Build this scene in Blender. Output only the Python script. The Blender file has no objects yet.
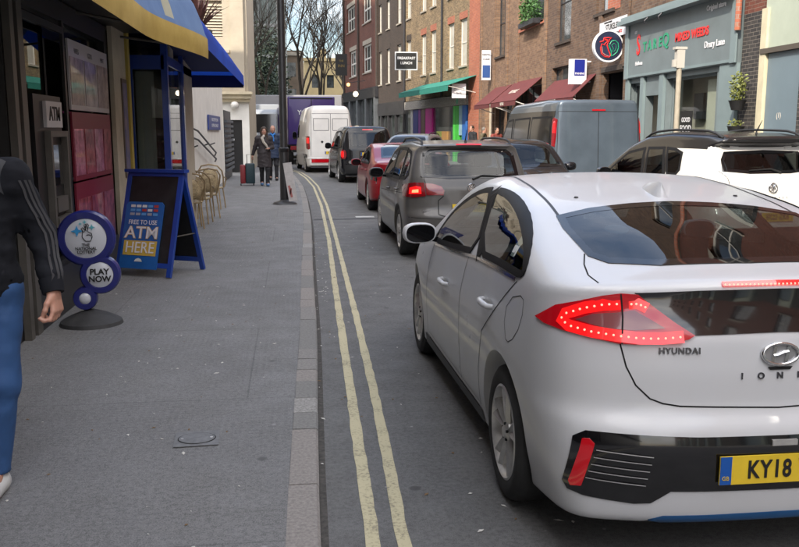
import bpy, bmesh, math, random
import numpy as np
from mathutils import Vector, Matrix, noise
from mathutils.bvhtree import BVHTree
R = math.radians
S = bpy.context.scene
COL = S.collection
random.seed(7)

# ------------------------------------------------------------------ camera
cam_d = bpy.data.cameras.new('camera')
cam = bpy.data.objects.new('camera', cam_d); COL.objects.link(cam)
cam.location = (0, 0, 1.70)
cam.rotation_euler = (R(90 - 9.43), 0, R(-7.11))
cam_d.sensor_fit = 'HORIZONTAL'; cam_d.sensor_width = 36
cam_d.lens = 36 * 858 / 799
cam_d.clip_start = 0.05; cam_d.clip_end = 3000
S.camera = cam
# ------------------------------------------------------------------ sun and sky
SUN_EL, SUN_AZ = 36.0, 34.0        # azimuth: degrees left of straight behind the camera
sx, sy, sz = -math.sin(R(SUN_AZ)) * math.cos(R(SUN_EL)), -math.cos(R(SUN_AZ)) * math.cos(R(SUN_EL)), math.sin(R(SUN_EL))
sun_d = bpy.data.lights.new('sun', 'SUN'); sun = bpy.data.objects.new('sun', sun_d); COL.objects.link(sun)
sun_d.energy = 2.1; sun_d.angle = R(0.53); sun_d.color = (1.0, 0.90, 0.76)
sun.rotation_euler = Vector((sx, sy, sz)).to_track_quat('Z', 'Y').to_euler()
world = bpy.data.worlds.new('World'); S.world = world; world.use_nodes = True
nt = world.node_tree; nt.nodes.clear()
wo = nt.nodes.new('ShaderNodeOutputWorld'); bg = nt.nodes.new('ShaderNodeBackground')
sky = nt.nodes.new('ShaderNodeTexSky'); sky.sky_type = 'NISHITA'; sky.sun_disc = False
sky.sun_elevation = R(SUN_EL); sky.sun_rotation = math.atan2(sx, sy)
sky.air_density = 1.0; sky.dust_density = 1.5
tc = nt.nodes.new('ShaderNodeTexCoord'); mp = nt.nodes.new('ShaderNodeMapping'); mp.inputs['Scale'].default_value = (1, 1, 2.6)
nz = nt.nodes.new('ShaderNodeTexNoise'); nz.inputs['Scale'].default_value = 2.6; nz.inputs['Detail'].default_value = 8; nz.inputs['Roughness'].default_value = .6
rp = nt.nodes.new('ShaderNodeValToRGB'); rp.color_ramp.elements[0].position = .40; rp.color_ramp.elements[1].position = .60
mx = nt.nodes.new('ShaderNodeMix'); mx.data_type = 'RGBA'
nt.links.new(tc.outputs['Generated'], mp.inputs['Vector']); nt.links.new(mp.outputs[0], nz.inputs['Vector'])
nt.links.new(nz.outputs['Fac'], rp.inputs['Fac']); # a clear patch of sky high over the far end of the street
vd = nt.nodes.new('ShaderNodeVectorMath'); vd.operation = 'DOT_PRODUCT'; nt.links.new(tc.outputs['Generated'], vd.inputs[0]); vd.inputs[1].default_value = (.10, .64, .76)
vr = nt.nodes.new('ShaderNodeMapRange'); vr.inputs[1].default_value = .80; vr.inputs[2].default_value = .95; vr.inputs[3].default_value = 1; vr.inputs[4].default_value = .12; nt.links.new(vd.outputs['Value'], vr.inputs[0])
vm_ = nt.nodes.new('ShaderNodeMath'); vm_.operation = 'MULTIPLY'; nt.links.new(rp.outputs['Color'], vm_.inputs[0]); nt.links.new(vr.outputs[0], vm_.inputs[1]); nt.links.new(vm_.outputs[0], mx.inputs[0])
nt.links.new(sky.outputs[0], mx.inputs[6]); mx.inputs[7].default_value = (11.6, 11.2, 10.9, 1)
# like an overcast sky, brighter overhead than near the horizon
sep = nt.nodes.new('ShaderNodeSeparateXYZ'); nt.links.new(tc.outputs['Generated'], sep.inputs[0])
gr = nt.nodes.new('ShaderNodeMapRange'); gr.inputs[1].default_value = 0.0; gr.inputs[2].default_value = 0.75; gr.inputs[3].default_value = .42; gr.inputs[4].default_value = 1.25
nt.links.new(sep.outputs[2], gr.inputs[0]); sc_ = nt.nodes.new('ShaderNodeVectorMath'); sc_.operation = 'SCALE'
nt.links.new(mx.outputs[2], sc_.inputs[0]); nt.links.new(gr.outputs[0], sc_.inputs['Scale']); nt.links.new(sc_.outputs[0], bg.inputs['Color']); bg.inputs['Strength'].default_value = 0.15
nt.links.new(bg.outputs[0], wo.inputs['Surface'])
S.view_settings.view_transform = 'Standard'; S.view_settings.look = 'None'
S.view_settings.exposure = 1.42; S.view_settings.gamma = 1; S.view_settings.use_curve_mapping = False
S.cycles.max_bounces = 8; S.cycles.transparent_max_bounces = 16

# ------------------------------------------------------------------ materials
def mat(name, col, rough=.6, metal=0, spec=.5, var=0, vscale=6, col2=None, bump=0, bscale=40, coat=0, emit=None, estr=0, backdark=False, detail=5):
    m = bpy.data.materials.new(name); m.use_nodes = True
    t = m.node_tree; b = t.nodes['Principled BSDF']
    b.inputs['Roughness'].default_value = rough; b.inputs['Metallic'].default_value = metal
    b.inputs['Specular IOR Level'].default_value = spec; b.inputs['Coat Weight'].default_value = coat; b.inputs['Coat Roughness'].default_value = .04
    c = (*col, 1) if len(col) == 3 else col
    b.inputs['Base Color'].default_value = c
    tc = t.nodes.new('ShaderNodeTexCoord')
    src = None
    if var > 0 or col2:
        n = t.nodes.new('ShaderNodeTexNoise'); n.inputs['Scale'].default_value = vscale; n.inputs['Detail'].default_value = detail; n.inputs['Roughness'].default_value = .65
        t.links.new(tc.outputs['Object'], n.inputs['Vector'])
        r = t.nodes.new('ShaderNodeValToRGB'); r.color_ramp.elements[0].position = .32; r.color_ramp.elements[1].position = .68
        c2 = col2 if col2 else [min(1, k * (1 + var)) for k in col]
        c1 = col if col2 else [k * (1 - var) for k in col]
        r.color_ramp.elements[0].color = (*c1, 1); r.color_ramp.elements[1].color = (*c2, 1)
        t.links.new(n.outputs['Fac'], r.inputs['Fac']); src = r.outputs['Color']
        # roughness follows dirt a little
        mr = t.nodes.new('ShaderNodeMapRange'); mr.inputs[3].default_value = max(0, rough - .08); mr.inputs[4].default_value = min(1, rough + .1)
        t.links.new(n.outputs['Fac'], mr.inputs[0]); t.links.new(mr.outputs[0], b.inputs['Roughness'])
    if backdark:
        g = t.nodes.new('ShaderNodeNewGeometry'); mxn = t.nodes.new('ShaderNodeMix'); mxn.data_type = 'RGBA'
        t.links.new(g.outputs['Backfacing'], mxn.inputs[0]); mxn.inputs[7].default_value = (.02, .02, .022, 1)
        if src: t.links.new(src, mxn.inputs[6])
        else: mxn.inputs[6].default_value = c
        src = mxn.outputs[2]
    if src: t.links.new(src, b.inputs['Base Color'])
    if bump:
        n2 = t.nodes.new('ShaderNodeTexNoise'); n2.inputs['Scale'].default_value = bscale; n2.inputs['Detail'].default_value = 4
        t.links.new(tc.outputs['Object'], n2.inputs['Vector'])
        bp = t.nodes.new('ShaderNodeBump'); bp.inputs['Strength'].default_value = bump; bp.inputs['Distance'].default_value = .01
        t.links.new(n2.outputs['Fac'], bp.inputs['Height']); t.links.new(bp.outputs[0], b.inputs['Normal'])
    if emit: b.inputs['Emission Color'].default_value = (*emit, 1); b.inputs['Emission Strength'].default_value = estr
    return m

def glass_mat(name, tint=(.25, .28, .28), refl=1.5, rough=.0, alpha_tint=1.0):
    m = bpy.data.materials.new(name); m.use_nodes = True; t = m.node_tree; t.nodes.clear()
    o = t.nodes.new('ShaderNodeOutputMaterial'); tr = t.nodes.new('ShaderNodeBsdfTransparent'); gl = t.nodes.new('ShaderNodeBsdfGlossy')
    fr = t.nodes.new('ShaderNodeFresnel'); mxs = t.nodes.new('ShaderNodeMixShader')
    tr.inputs['Color'].default_value = (*tint, 1); gl.inputs['Roughness'].default_value = rough; fr.inputs['IOR'].default_value = refl
    g = t.nodes.new('ShaderNodeNewGeometry'); vm = t.nodes.new('ShaderNodeMath'); vm.operation = 'SUBTRACT'; vm.inputs[0].default_value = 1
    # constant ior outside only: keep the fresnel the same from both sides
    mi = t.nodes.new('ShaderNodeMath'); mi.operation = 'MULTIPLY'; t.links.new(g.outputs['Backfacing'], vm.inputs[1])
    t.links.new(fr.outputs[0], mi.inputs[0]); t.links.new(vm.outputs[0], mi.inputs[1])
    t.links.new(mi.outputs[0], mxs.inputs[0]); t.links.new(tr.outputs[0], mxs.inputs[1]); t.links.new(gl.outputs[0], mxs.inputs[2])
    t.links.new(mxs.outputs[0], o.inputs['Surface'])
    return m

# ------------------------------------------------------------------ object helpers
def tag(o, label=None, cat=None, group=None, kind=None):
    if label: o['label'] = label
    if cat: o['category'] = cat
    if group: o['group'] = group
    if kind: o['kind'] = kind
    return o
def empty(name, loc=(0, 0, 0), rz=0, label=None, cat=None, group=None):
    o = bpy.data.objects.new(name, None); COL.objects.link(o); o.location = loc; o.rotation_euler = (0, 0, rz)
    o.empty_display_size = .2
    return tag(o, label, cat, group)
def link(name, me, m=None, parent=None, smooth=None):
    o = bpy.data.objects.new(name, me); COL.objects.link(o)
    if m is not None:
        for mm in (m if isinstance(m, (list, tuple)) else [m]): me.materials.append(mm)
    if parent: o.parent = parent
    if smooth is not None:
        for p in me.polygons: p.use_smooth = True
        me.set_sharp_from_angle(angle=R(smooth))
    return o
def copy_tree(o, parent=None):
    c = o.copy(); COL.objects.link(c); c.parent = parent
    for ch in list(o.children): copy_tree(ch, c)
    return c

class MB:
    """collects shapes into one mesh"""
    def __init__(s): s.v = []; s.f = []; s.mi = []; s.m = 0; s.nf = None
    def add(s, vs, fs):
        n = len(s.v); s.v += [tuple(v) for v in vs]; s.f += [[i + n for i in f] for f in fs]; s.mi += [s.m] * len(fs); return s
    def box(s, x0, y0, z0, x1, y1, z1):
        if x0 > x1: x0, x1 = x1, x0
        if y0 > y1: y0, y1 = y1, y0
        if z0 > z1: z0, z1 = z1, z0
        return s.add([(x0, y0, z0), (x1, y0, z0), (x1, y1, z0), (x0, y1, z0), (x0, y0, z1), (x1, y0, z1), (x1, y1, z1), (x0, y1, z1)],
              [(0, 3, 2, 1), (4, 5, 6, 7), (0, 1, 5, 4), (1, 2, 6, 5), (2, 3, 7, 6), (3, 0, 4, 7)])
    def obox(s, c, size, rot):          # oriented box: rot is a Matrix
        h = [k / 2 for k in size]; c = Vector(c); vs = []
        for z in (-1, 1):
            for x, y in ((-1, -1), (1, -1), (1, 1), (-1, 1)): vs.append(c + rot @ Vector((x * h[0], y * h[1], z * h[2])))
        return s.add(vs, [(0, 3, 2, 1), (4, 5, 6, 7), (0, 1, 5, 4), (1, 2, 6, 5), (2, 3, 7, 6), (3, 0, 4, 7)])
    def bar(s, a, b, w, h=None, up=(0, 0, 1)):
        a, b = Vector(a), Vector(b); d = b - a; L = d.length; d.normalize(); h = h or w
        u = Vector(up)
        if abs(d.dot(u)) > .98: u = Vector((1, 0, 0))
        x = d.cross(u).normalized(); z = x.cross(d)
        return s.obox((a + b) / 2, (w, L, h), Matrix((x, d, z)).transposed())
    def tube(s, pts, r, n=8, cap=True, rs=None):
        pts = [Vector(p) for p in pts]; vs = []; fs = []; N = len(pts)
        u = None
        for i, p in enumerate(pts):
            d = (pts[min(i + 1, N - 1)] - pts[max(i - 1, 0)]).normalized()
            if u is None: u = d.orthogonal().normalized()
            u = (u - d * u.dot(d)); u = u.normalized() if u.length > 1e-6 else d.orthogonal().normalized()
            w = d.cross(u); rr = rs[i] if rs else r
            for k in range(n):
                a = 2 * math.pi * k / n; vs.append(p + (u * math.cos(a) + w * math.sin(a)) * rr)
        for i in range(N - 1):
            for k in range(n):
                k2 = (k + 1) % n; fs.append((i * n + k, i * n + k2, (i + 1) * n + k2, (i + 1) * n + k))
        if cap: fs.append(tuple(range(n - 1, -1, -1))); fs.append(tuple((N - 1) * n + k for k in range(n)))
        return s.add(vs, fs)
    def lathe(s, prof, n=32, M=None, cap=False):   # prof: (r, z) ; M: matrix
        vs = []; fs = []; N = len(prof)
        for r, z in prof:
            for k in range(n):
                a = 2 * math.pi * k / n; v = Vector((r * math.cos(a), r * math.sin(a), z)); vs.append(M @ v if M else v)
        for i in range(N - 1):
            for k in range(n):
                k2 = (k + 1) % n; fs.append((i * n + k, i * n + k2, (i + 1) * n + k2, (i + 1) * n + k))
        if cap: fs.append(tuple(range(n - 1, -1, -1))); fs.append(tuple((N - 1) * n + k for k in range(n)))
        return s.add(vs, fs)
    def prism(s, poly, f0, f1):         # poly: 2d list ; f0,f1 map 2d -> 3d
        n = len(poly); vs = [f0(*p) for p in poly] + [f1(*p) for p in poly]
        fs = [tuple(range(n)), tuple(range(2 * n - 1, n - 1, -1))] + [(i, n + i, n + (i + 1) % n, (i + 1) % n) for i in range(n)]
        return s.add(vs, fs)
    def build(s, name, m=None, parent=None, smooth=None, fix=True):
        me = bpy.data.meshes.new(name); me.from_pydata(s.v, [], s.f)
        if any(s.mi): me.polygons.foreach_set('material_index', s.mi)
        me.update()
        if fix:
            bm = bmesh.new(); bm.from_mesh(me); bmesh.ops.recalc_face_normals(bm, faces=bm.faces); bm.to_mesh(me); bm.free()
        o = link(name, me, m, parent, smooth)
        if s.nf: true_normals(me, s.nf)
        return o

# ------------------------------------------------------------------ car bodies: smooth implicit solids meshed with surface nets
def curve(pts, sig=.04):
    xs = np.array([p[0] for p in pts], float); ys = np.array([p[1] for p in pts], float)
    g = np.arange(xs[0] - .6, xs[-1] + .6, .005); v = np.interp(g, xs, ys)
    k = np.exp(-.5 * (np.arange(-int(3 * sig / .005) - 1, int(3 * sig / .005) + 2) * .005 / sig) ** 2); k /= k.sum()
    pad = len(k) // 2; v = np.convolve(np.pad(v, pad, 'edge'), k, 'valid')
    d = np.gradient(v, g)
    return (lambda x: np.interp(x, g, v)), (lambda x: np.interp(x, g, d))
def smax(a, b, k):
    h = np.maximum(k - np.abs(a - b), 0) / k
    return np.maximum(a, b) + h * h * k * .25
def make_f(P):
    T, dT = curve(P['top'], P.get('top_s', .07)); W, dW = curve(P['plan'], .16)
    Bl, _ = curve(P['belt'], .3); Yr, dYr = curve(P['rear'], P.get('rear_s', .02)); Yf, dYf = curve(P['front'], .03)
    Cr, dCr = curve(P['rearplan'], .06); Cf, dCf = curve(P['frontplan'], .05); In, dIn = curve(P['inset'], P.get('inset_s', .045)); crown = P.get('crown', .06)
    Bo, _ = curve(P['bottom'], .03)
    kt = P.get('k_top', .09); kr = P.get('k_rear', .05); krt = P.get('k_reartop', .04)
    def f(x, y, z):
        ax = np.abs(x); s = z - Bl(y)
        ins = In(s); g = dIn(s)
        f1 = (ax - (W(y) - ins)) / np.sqrt(1 + g * g + dW(y) ** 2)
        dt = dT(y); f2 = (z - T(y) + crown * ax ** 2) / np.sqrt(1 + dt * dt)
        f3 = (Yr(z) + Cr(ax) - y) / np.sqrt(1 + dYr(z) ** 2 + dCr(ax) ** 2)
        f4 = (y - Yf(z) + Cf(ax)) / np.sqrt(1 + dYf(z) ** 2 + dCf(ax) ** 2)
        f5 = Bo(y) - z
        a = smax(f1, f2, kt); b = smax(f3, f4, .02)
        c = smax(np.maximum(f1, a), f3, kr) if False else None
        r = smax(smax(f1, f3, kr), f4, .12)
        top = smax(f2, f3, krt); top = smax(top, f4, .1)
        r = smax(r, top, kt)
        return smax(r, f5, .04)
    return f
def surface_net(f, lo, hi, h):
    ax = [np.arange(lo[i] - 2 * h, hi[i] + 3 * h, h) for i in range(3)]
    X, Y, Z = np.meshgrid(*ax, indexing='ij')
    V = f(X, Y, Z); ins = V < 0; nx, ny, nz_ = V.shape
    c = np.zeros((nx - 1, ny - 1, nz_ - 1), int)
    for a in (0, 1):
        for b in (0, 1):
            for d in (0, 1): c += ins[a:nx - 1 + a, b:ny - 1 + b, d:nz_ - 1 + d]
    act = (c > 0) & (c < 8); idx = -np.ones(c.shape, int); ii = np.argwhere(act); idx[act] = np.arange(len(ii))
    P = np.array([ax[k][0] + (ii[:, k] + .5) * h for k in range(3)]).T
    quads = []
    for a in range(3):
        o = [k for k in range(3) if k != a]
        A = np.moveaxis(ins, a, 0); I = np.moveaxis(idx, a, 0)
        # moved axes: 0=a,1=o[0],2=o[1]
        e = A[1:, 1:-1, 1:-1] != A[:-1, 1:-1, 1:-1]; q = np.argwhere(e)
        i, j, k = q[:, 0], q[:, 1] + 1, q[:, 2] + 1
        Q = np.stack([I[i, j - 1, k - 1], I[i, j, k - 1], I[i, j, k], I[i, j - 1, k]], 1)
        flip = A[i, j, k] if a != 1 else ~A[i, j, k]
        Q[~flip] = Q[~flip][:, ::-1]; quads.append(Q)
    Q = np.concatenate(quads); e = 1e-3
    for it in range(6):
        x, y, z = P.T; v = f(x, y, z)
        G = np.stack([(f(x + e, y, z) - f(x - e, y, z)), (f(x, y + e, z) - f(x, y - e, z)), (f(x, y, z + e) - f(x, y, z - e))], 1) / (2 * e)
        n2 = np.maximum((G ** 2).sum(1), .05); step = G * (v / n2)[:, None]
        L = np.linalg.norm(step, axis=1); step *= np.minimum(1, h * .7 / np.maximum(L, 1e-9))[:, None]; P = P - step
    me = bpy.data.meshes.new('body'); me.from_pydata(P.tolist(), [], Q.tolist()); me.update()
    return me
def boolean_cut(me, cutters):
    """subtract closed meshes and return a new mesh"""
    o = bpy.data.objects.new('tmp_body', me); COL.objects.link(o)
    mb = MB()
    for fn in cutters: fn(mb)
    c = mb.build('tmp_cut')
    md = o.modifiers.new('b', 'BOOLEAN'); md.object = c; md.operation = 'DIFFERENCE'; md.solver = 'EXACT'
    dg = bpy.context.evaluated_depsgraph_get(); dg.update()
    r = bpy.data.meshes.new_from_object(o.evaluated_get(dg)); r.materials.clear()
    bpy.data.objects.remove(o); bpy.data.objects.remove(c)
    return r
def well(side, y, z, r, w, half):
    def fn(mb):
        x0, x1 = (half - w, half + .3) if side > 0 else (-half - .3, -half + w)
        M = Matrix.Translation((x0, y, z)) @ Matrix.Rotation(R(90), 4, 'Y')
        mb.lathe([(r, 0), (r, x1 - x0)], 56, M, cap=True)
    return fn

def grad(f, P, e=8e-4):
    x, y, z = P.T
    return f(x, y, z), np.stack([f(x + e, y, z) - f(x - e, y, z), f(x, y + e, z) - f(x, y - e, z), f(x, y, z + e) - f(x, y, z - e)], 1) / (2 * e)
def true_normals(me, f, tol=.03):
    n = len(me.vertices); co = np.empty(n * 3); me.vertices.foreach_get('co', co); co = co.reshape(-1, 3)
    v, G = grad(f, co, 2e-3); L = np.linalg.norm(G, axis=1); N = G / np.maximum(L, 1e-6)[:, None]; N[np.abs(v) > tol] = 0
    vn = np.empty(n * 3); me.vertices.foreach_get('normal', vn); vn = vn.reshape(-1, 3); N[(N * vn).sum(1) < .55] = 0
    me.normals_split_custom_set_from_vertices(N.tolist())
class Body:
    def __init__(s, P, h=.03, wells=True):
        s.f = make_f(P)
        lo = (-P['hw'] - .03, -.05, P['zmin'] - .02); hi = (P['hw'] + .03, P['L'] + .05, P['H'] + .05)
        me = surface_net(s.f, lo, hi, h)
        if wells:
            me = boolean_cut(me, [well(sd, y, P['wz'], P['wr'], .34, P['hw']) for sd in (-1, 1) for y in P['axles']])
        s.me = me; s.P = P
        s.bvh = BVHTree.FromPolygons([v.co for v in me.vertices], [list(p.vertices) for p in me.polygons])
    def open_holes(s, polys):
        """delete body faces lying inside flat outlines given as (axis, side, poly)"""
        bm = bmesh.new(); bm.from_mesh(s.me); kill = []
        for f in bm.faces:
            c = f.calc_center_median(); n = f.normal
            for axis, sg, poly in polys:
                if axis == 'x':
                    if c.x * sg < .25 or n.x * sg < .2: continue
                    q = (c.y, c.z)
                elif axis == 'y':
                    if n.y * sg < .15 or abs(c.x) > 2: continue
                    if (sg < 0 and c.y > s.P['L'] / 2) or (sg > 0 and c.y < s.P['L'] / 2): continue
                    q = (c.x, c.z)
                if inside(q, poly): kill.append(f); break
        bmesh.ops.delete(bm, geom=kill, context='FACES'); bm.to_mesh(s.me); bm.free()
    def hit(s, o, d):
        h = s.bvh.ray_cast(Vector(o), Vector(d)); return h
    def on(s, p, n):
        """project a point onto the body along -n"""
        n = Vector(n); h = s.bvh.ray_cast(Vector(p) + n * .6, -n, 1.4)
        if h[0] is None or h[1].dot(n) < -.1:
            h = s.bvh.find_nearest(Vector(p))
        return h[0], h[1] if h[1].dot(n) > 0 else -h[1]
    def refine(s, pn):
        P0 = np.array([p[:] for p, _ in pn]); P = P0.copy()
        for _ in range(3):
            v, G = grad(s.f, P); n2 = np.maximum((G ** 2).sum(1), .05); st = G * (v / n2)[:, None]; L = np.linalg.norm(st, axis=1); P = P - st * np.minimum(1, .02 / np.maximum(L, 1e-9))[:, None]
        v, G = grad(s.f, P, 3e-3); N = G / np.maximum(np.linalg.norm(G, axis=1), 1e-6)[:, None]; bad = (np.abs(v) > .004) | (np.linalg.norm(P - P0, axis=1) > .03)
        return [pn[i] if bad[i] else (Vector(P[i]), Vector(N[i])) for i in range(len(pn))]
    def patch(s, pts, off=.003, res=.05, thick=.01, n=None, hole=None, flat=False):
        """sheet that follows the body inside the 3D outline pts (optionally with an inner outline); returns MB"""
        pts = [Vector(p) for p in pts]
        if n is None:
            n = Vector((0, 0, 0))
            for i in range(len(pts)):
                a, b = pts[i], pts[(i + 1) % len(pts)]; n += Vector(((a.y - b.y) * (a.z + b.z), (a.z - b.z) * (a.x + b.x), (a.x - b.x) * (a.y + b.y)))
            n.normalize(); c = sum(pts, Vector()) / len(pts)
            if n.dot(c - Vector((0, s.P['L'] / 2, .7))) < 0: n = -n
        n = Vector(n).normalized()
        bm = bmesh.new()
        if hole:
            hole = [Vector(p) for p in hole]; N = len(pts)
            vo = [bm.verts.new(p) for p in pts]; vi = [bm.verts.new(p) for p in hole]
            for i in range(N): bm.faces.new((vo[i], vo[(i + 1) % N], vi[(i + 1) % N], vi[i]))
        else:
            c = pts[0]; vs = [bm.verts.new(p - n * (p - c).dot(n)) for p in pts]; bm.faces.new(vs)
        u = n.orthogonal().normalized()
        if abs(n.z) < .8: u = Vector((0, 0, 1)); u = (u - n * u.dot(n)).normalized()
        w = n.cross(u)
        for d in (u, w):
            ks = [v.co.dot(d) for v in bm.verts]; a = math.floor(min(ks) / res)
            while a * res < max(ks):
                bmesh.ops.bisect_plane(bm, geom=bm.verts[:] + bm.edges[:] + bm.faces[:], plane_co=d * (a * res), plane_no=d, dist=1e-5); a += 1
        bound = [e for e in bm.edges if e.is_boundary]
        tops = {}
        vl_ = list(bm.verts); pn = [s.on(v.co, n) for v in vl_]; pn = s.refine(pn)
        for v, (p, nn) in zip(vl_, pn): tops[v] = (p + nn * off, p + nn * (off - thick))
        if thick:
            vb = {v: bm.verts.new(tops[v][1]) for e in bound for v in e.verts}
        for v in tops: v.co = tops[v][0]
        bm.normal_update()
        for f in list(bm.faces):
            if f.normal.dot(n) < 0: f.normal_flip()
        if thick:
            for e in bound:
                a, b = e.verts
                try: bm.faces.new((a, b, vb[b], vb[a]))
                except ValueError: pass
        bmesh.ops.triangulate(bm, faces=[f for f in bm.faces if len(f.verts) > 4])
        mb = MB(); mb.nf = s.f; bm.verts.index_update()
        mb.add([v.co[:] for v in bm.verts], [[v.index for v in f.verts] for f in bm.faces]); bm.free()
        return mb
    def line(s, pts, w=.006, off=.0015, n=None, closed=False):
        """thin strip on the body along a 3D polyline"""
        pts = [Vector(p) for p in pts]
        q = []
        segs = list(zip(pts, pts[1:] + ([pts[0]] if closed else [])))[: len(pts) if closed else len(pts) - 1]
        for a, b in segs:
            k = max(1, int((b - a).length / .04))
            for i in range(k): q.append(a.lerp(b, i / k))
        q.append(segs[-1][1]); n = Vector(n).normalized(); out = []
        pr = s.refine([s.on(p, n) for p in q]); vs = []; fs = []
        for i, (p, nn) in enumerate(pr):
            d = (pr[min(i + 1, len(pr) - 1)][0] - pr[max(i - 1, 0)][0])
            if d.length < 1e-6: d = Vector((0, 0, 1))
            sd = d.normalized().cross(nn).normalized()
            vs += [p + sd * w / 2 + nn * off, p - sd * w / 2 + nn * off]
        for i in range(len(pr) - 1): fs.append((2 * i, 2 * i + 1, 2 * i + 3, 2 * i + 2))
        return MB().add(vs, fs)
def inside(q, poly):
    x, y = q; r = False; n = len(poly)
    for i in range(n):
        x1, y1 = poly[i]; x2, y2 = poly[(i + 1) % n]
        if (y1 > y) != (y2 > y) and x < (x2 - x1) * (y - y1) / (y2 - y1) + x1: r = not r
    return r
def smooth_poly(p, k=2):
    for _ in range(k):
        q = []
        for i in range(len(p)):
            a, b = Vector(p[i]), Vector(p[(i + 1) % len(p)]); q += [tuple(a.lerp(b, .25)), tuple(a.lerp(b, .75))]
        p = q
    return p
def shrink(p, d):
    """inset of a 2D outline by d"""
    n = len(p); A = sum(p[i][0] * p[(i + 1) % n][1] - p[(i + 1) % n][0] * p[i][1] for i in range(n)); sg = 1 if A > 0 else -1; out = []
    for i in range(n):
        a, b, c = Vector(p[i - 1]), Vector(p[i]), Vector(p[(i + 1) % n])
        e1 = (b - a).normalized(); e2 = (c - b).normalized()
        n1 = Vector((-e1.y, e1.x)) * sg; n2 = Vector((-e2.y, e2.x)) * sg
        m = (n1 + n2); m = m.normalized() if m.length > 1e-6 else n1
        out.append(tuple(b + m * (d / max(.5, m.dot(n1)))))
    return out
# ------------------------------------------------------------------ hatchback body
ION = dict(L=4.47, H=1.45, hw=.91, zmin=.16, wz=.335, wr=.365, axles=(.87, 3.57),
    top=[(-.2, .98), (.07, 1.05), (.11, 1.135), (.2, 1.155), (.3, 1.16), (.75, 1.275), (1.2, 1.375), (1.6, 1.432), (2.0, 1.462), (2.35, 1.447), (2.65, 1.38), (3.0, 1.195), (3.38, .99), (3.6, .95), (4.2, .87), (4.42, .75), (4.6, .5)], top_s=.06,
    plan=[(0, .78), (.15, .845), (.4, .885), (.87, .908), (1.5, .905), (2.4, .905), (3.5, .905), (4.0, .87), (4.3, .80), (4.47, .7)],
    belt=[(0, 1.06), (.6, 1.09), (1.7, 1.02), (2.8, .95), (3.6, .90), (4.4, .8)],
    inset=[(-1.0, .09), (-.83, .055), (-.7, .022), (-.45, .006), (-.3, 0), (-.17, .006), (-.1, .018), (0, .03), (.08, .07), (.3, .18), (.5, .30)], inset_s=.045,
    rear=[(.1, .06), (.18, .035), (.26, .01), (.36, -.0), (.5, .0), (.6, .02), (.66, .06), (.8, .068), (.93, .085), (.96, .10), (1.07, .135), (1.11, .118), (1.14, .115), (1.3, .13), (1.6, .2)],
    rearplan=[(0, 0), (.3, .010), (.5, .035), (.65, .075), (.75, .11), (.83, .17), (.9, .28), (1, .6)],
    front=[(.1, 4.3), (.3, 4.45), (.5, 4.47), (.7, 4.42), (.85, 4.3), (1.2, 4.3)], frontplan=[(0, 0), (.4, .05), (.7, .2), (.85, .45), (1, .8)],
    bottom=[(0, .215), (.2, .205), (.6, .18), (3.9, .17), (4.4, .2)], crown=.085, k_top=.08, k_rear=.05, k_reartop=.03)

M_white = mat('white_paint', (.57, .575, .59), rough=.3, coat=.35, backdark=True, col2=(.565, .565, .57), vscale=3)
M_tyre = mat('tyre_rubber', (.022, .022, .022), rough=.8, var=.4, vscale=12)
M_trim = mat('black_plastic', (.018, .018, .019), rough=.45)
M_rubber = mat('matt_black_trim', (.010, .010, .011), rough=.55, spec=.2)
M_frit = mat('window_surround', (.006, .006, .007), rough=.04)
M_gloss = mat('gloss_black', (.006, .006, .007), rough=.08, coat=1)
M_silver = mat('machined_alloy', (.62, .61, .59), rough=.34, metal=.7, var=.12, vscale=20)
M_chrome = mat('chrome', (.75, .75, .76), rough=.12, metal=1)
M_dark = mat('dark_cavity', (.008, .008, .008), rough=.9)
M_seam = mat('panel_gap', (.006, .006, .006), rough=.9)
M_redlens = mat('red_lens', (.34, .004, .010), rough=.1, coat=1, emit=(1, .01, .02), estr=.05)
M_redlit = mat('lit_red_lens', (.45, .006, .008), rough=.15, coat=1, emit=(1, .012, .012), estr=.34)
M_led = mat('brake_led', (1, .2, .15), emit=(1, .14, .10), estr=1.8)
M_greylens = mat('clear_lens', (.20, .045, .05), rough=.12, coat=1)
M_yellow = mat('plate_yellow', (.75, .52, .03), rough=.45, var=.08, vscale=9)
M_blueband = mat('plate_blue', (.01, .09, .38), rough=.4)
M_char = mat('plate_black', (.012, .012, .012), rough=.5)
M_glass = glass_mat('car_glass', (.50, .56, .54), 1.55)
M_glassd = glass_mat('tinted_car_glass', (.13, .15, .16), 1.6)
M_seat = mat('seat_fabric', (.03, .03, .033), rough=.9)
M_inter = mat('cabin_plastic', (.035, .035, .038), rough=.8)
M_wiper = mat('wiper_black', (.012, .012, .012), rough=.5)

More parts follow.
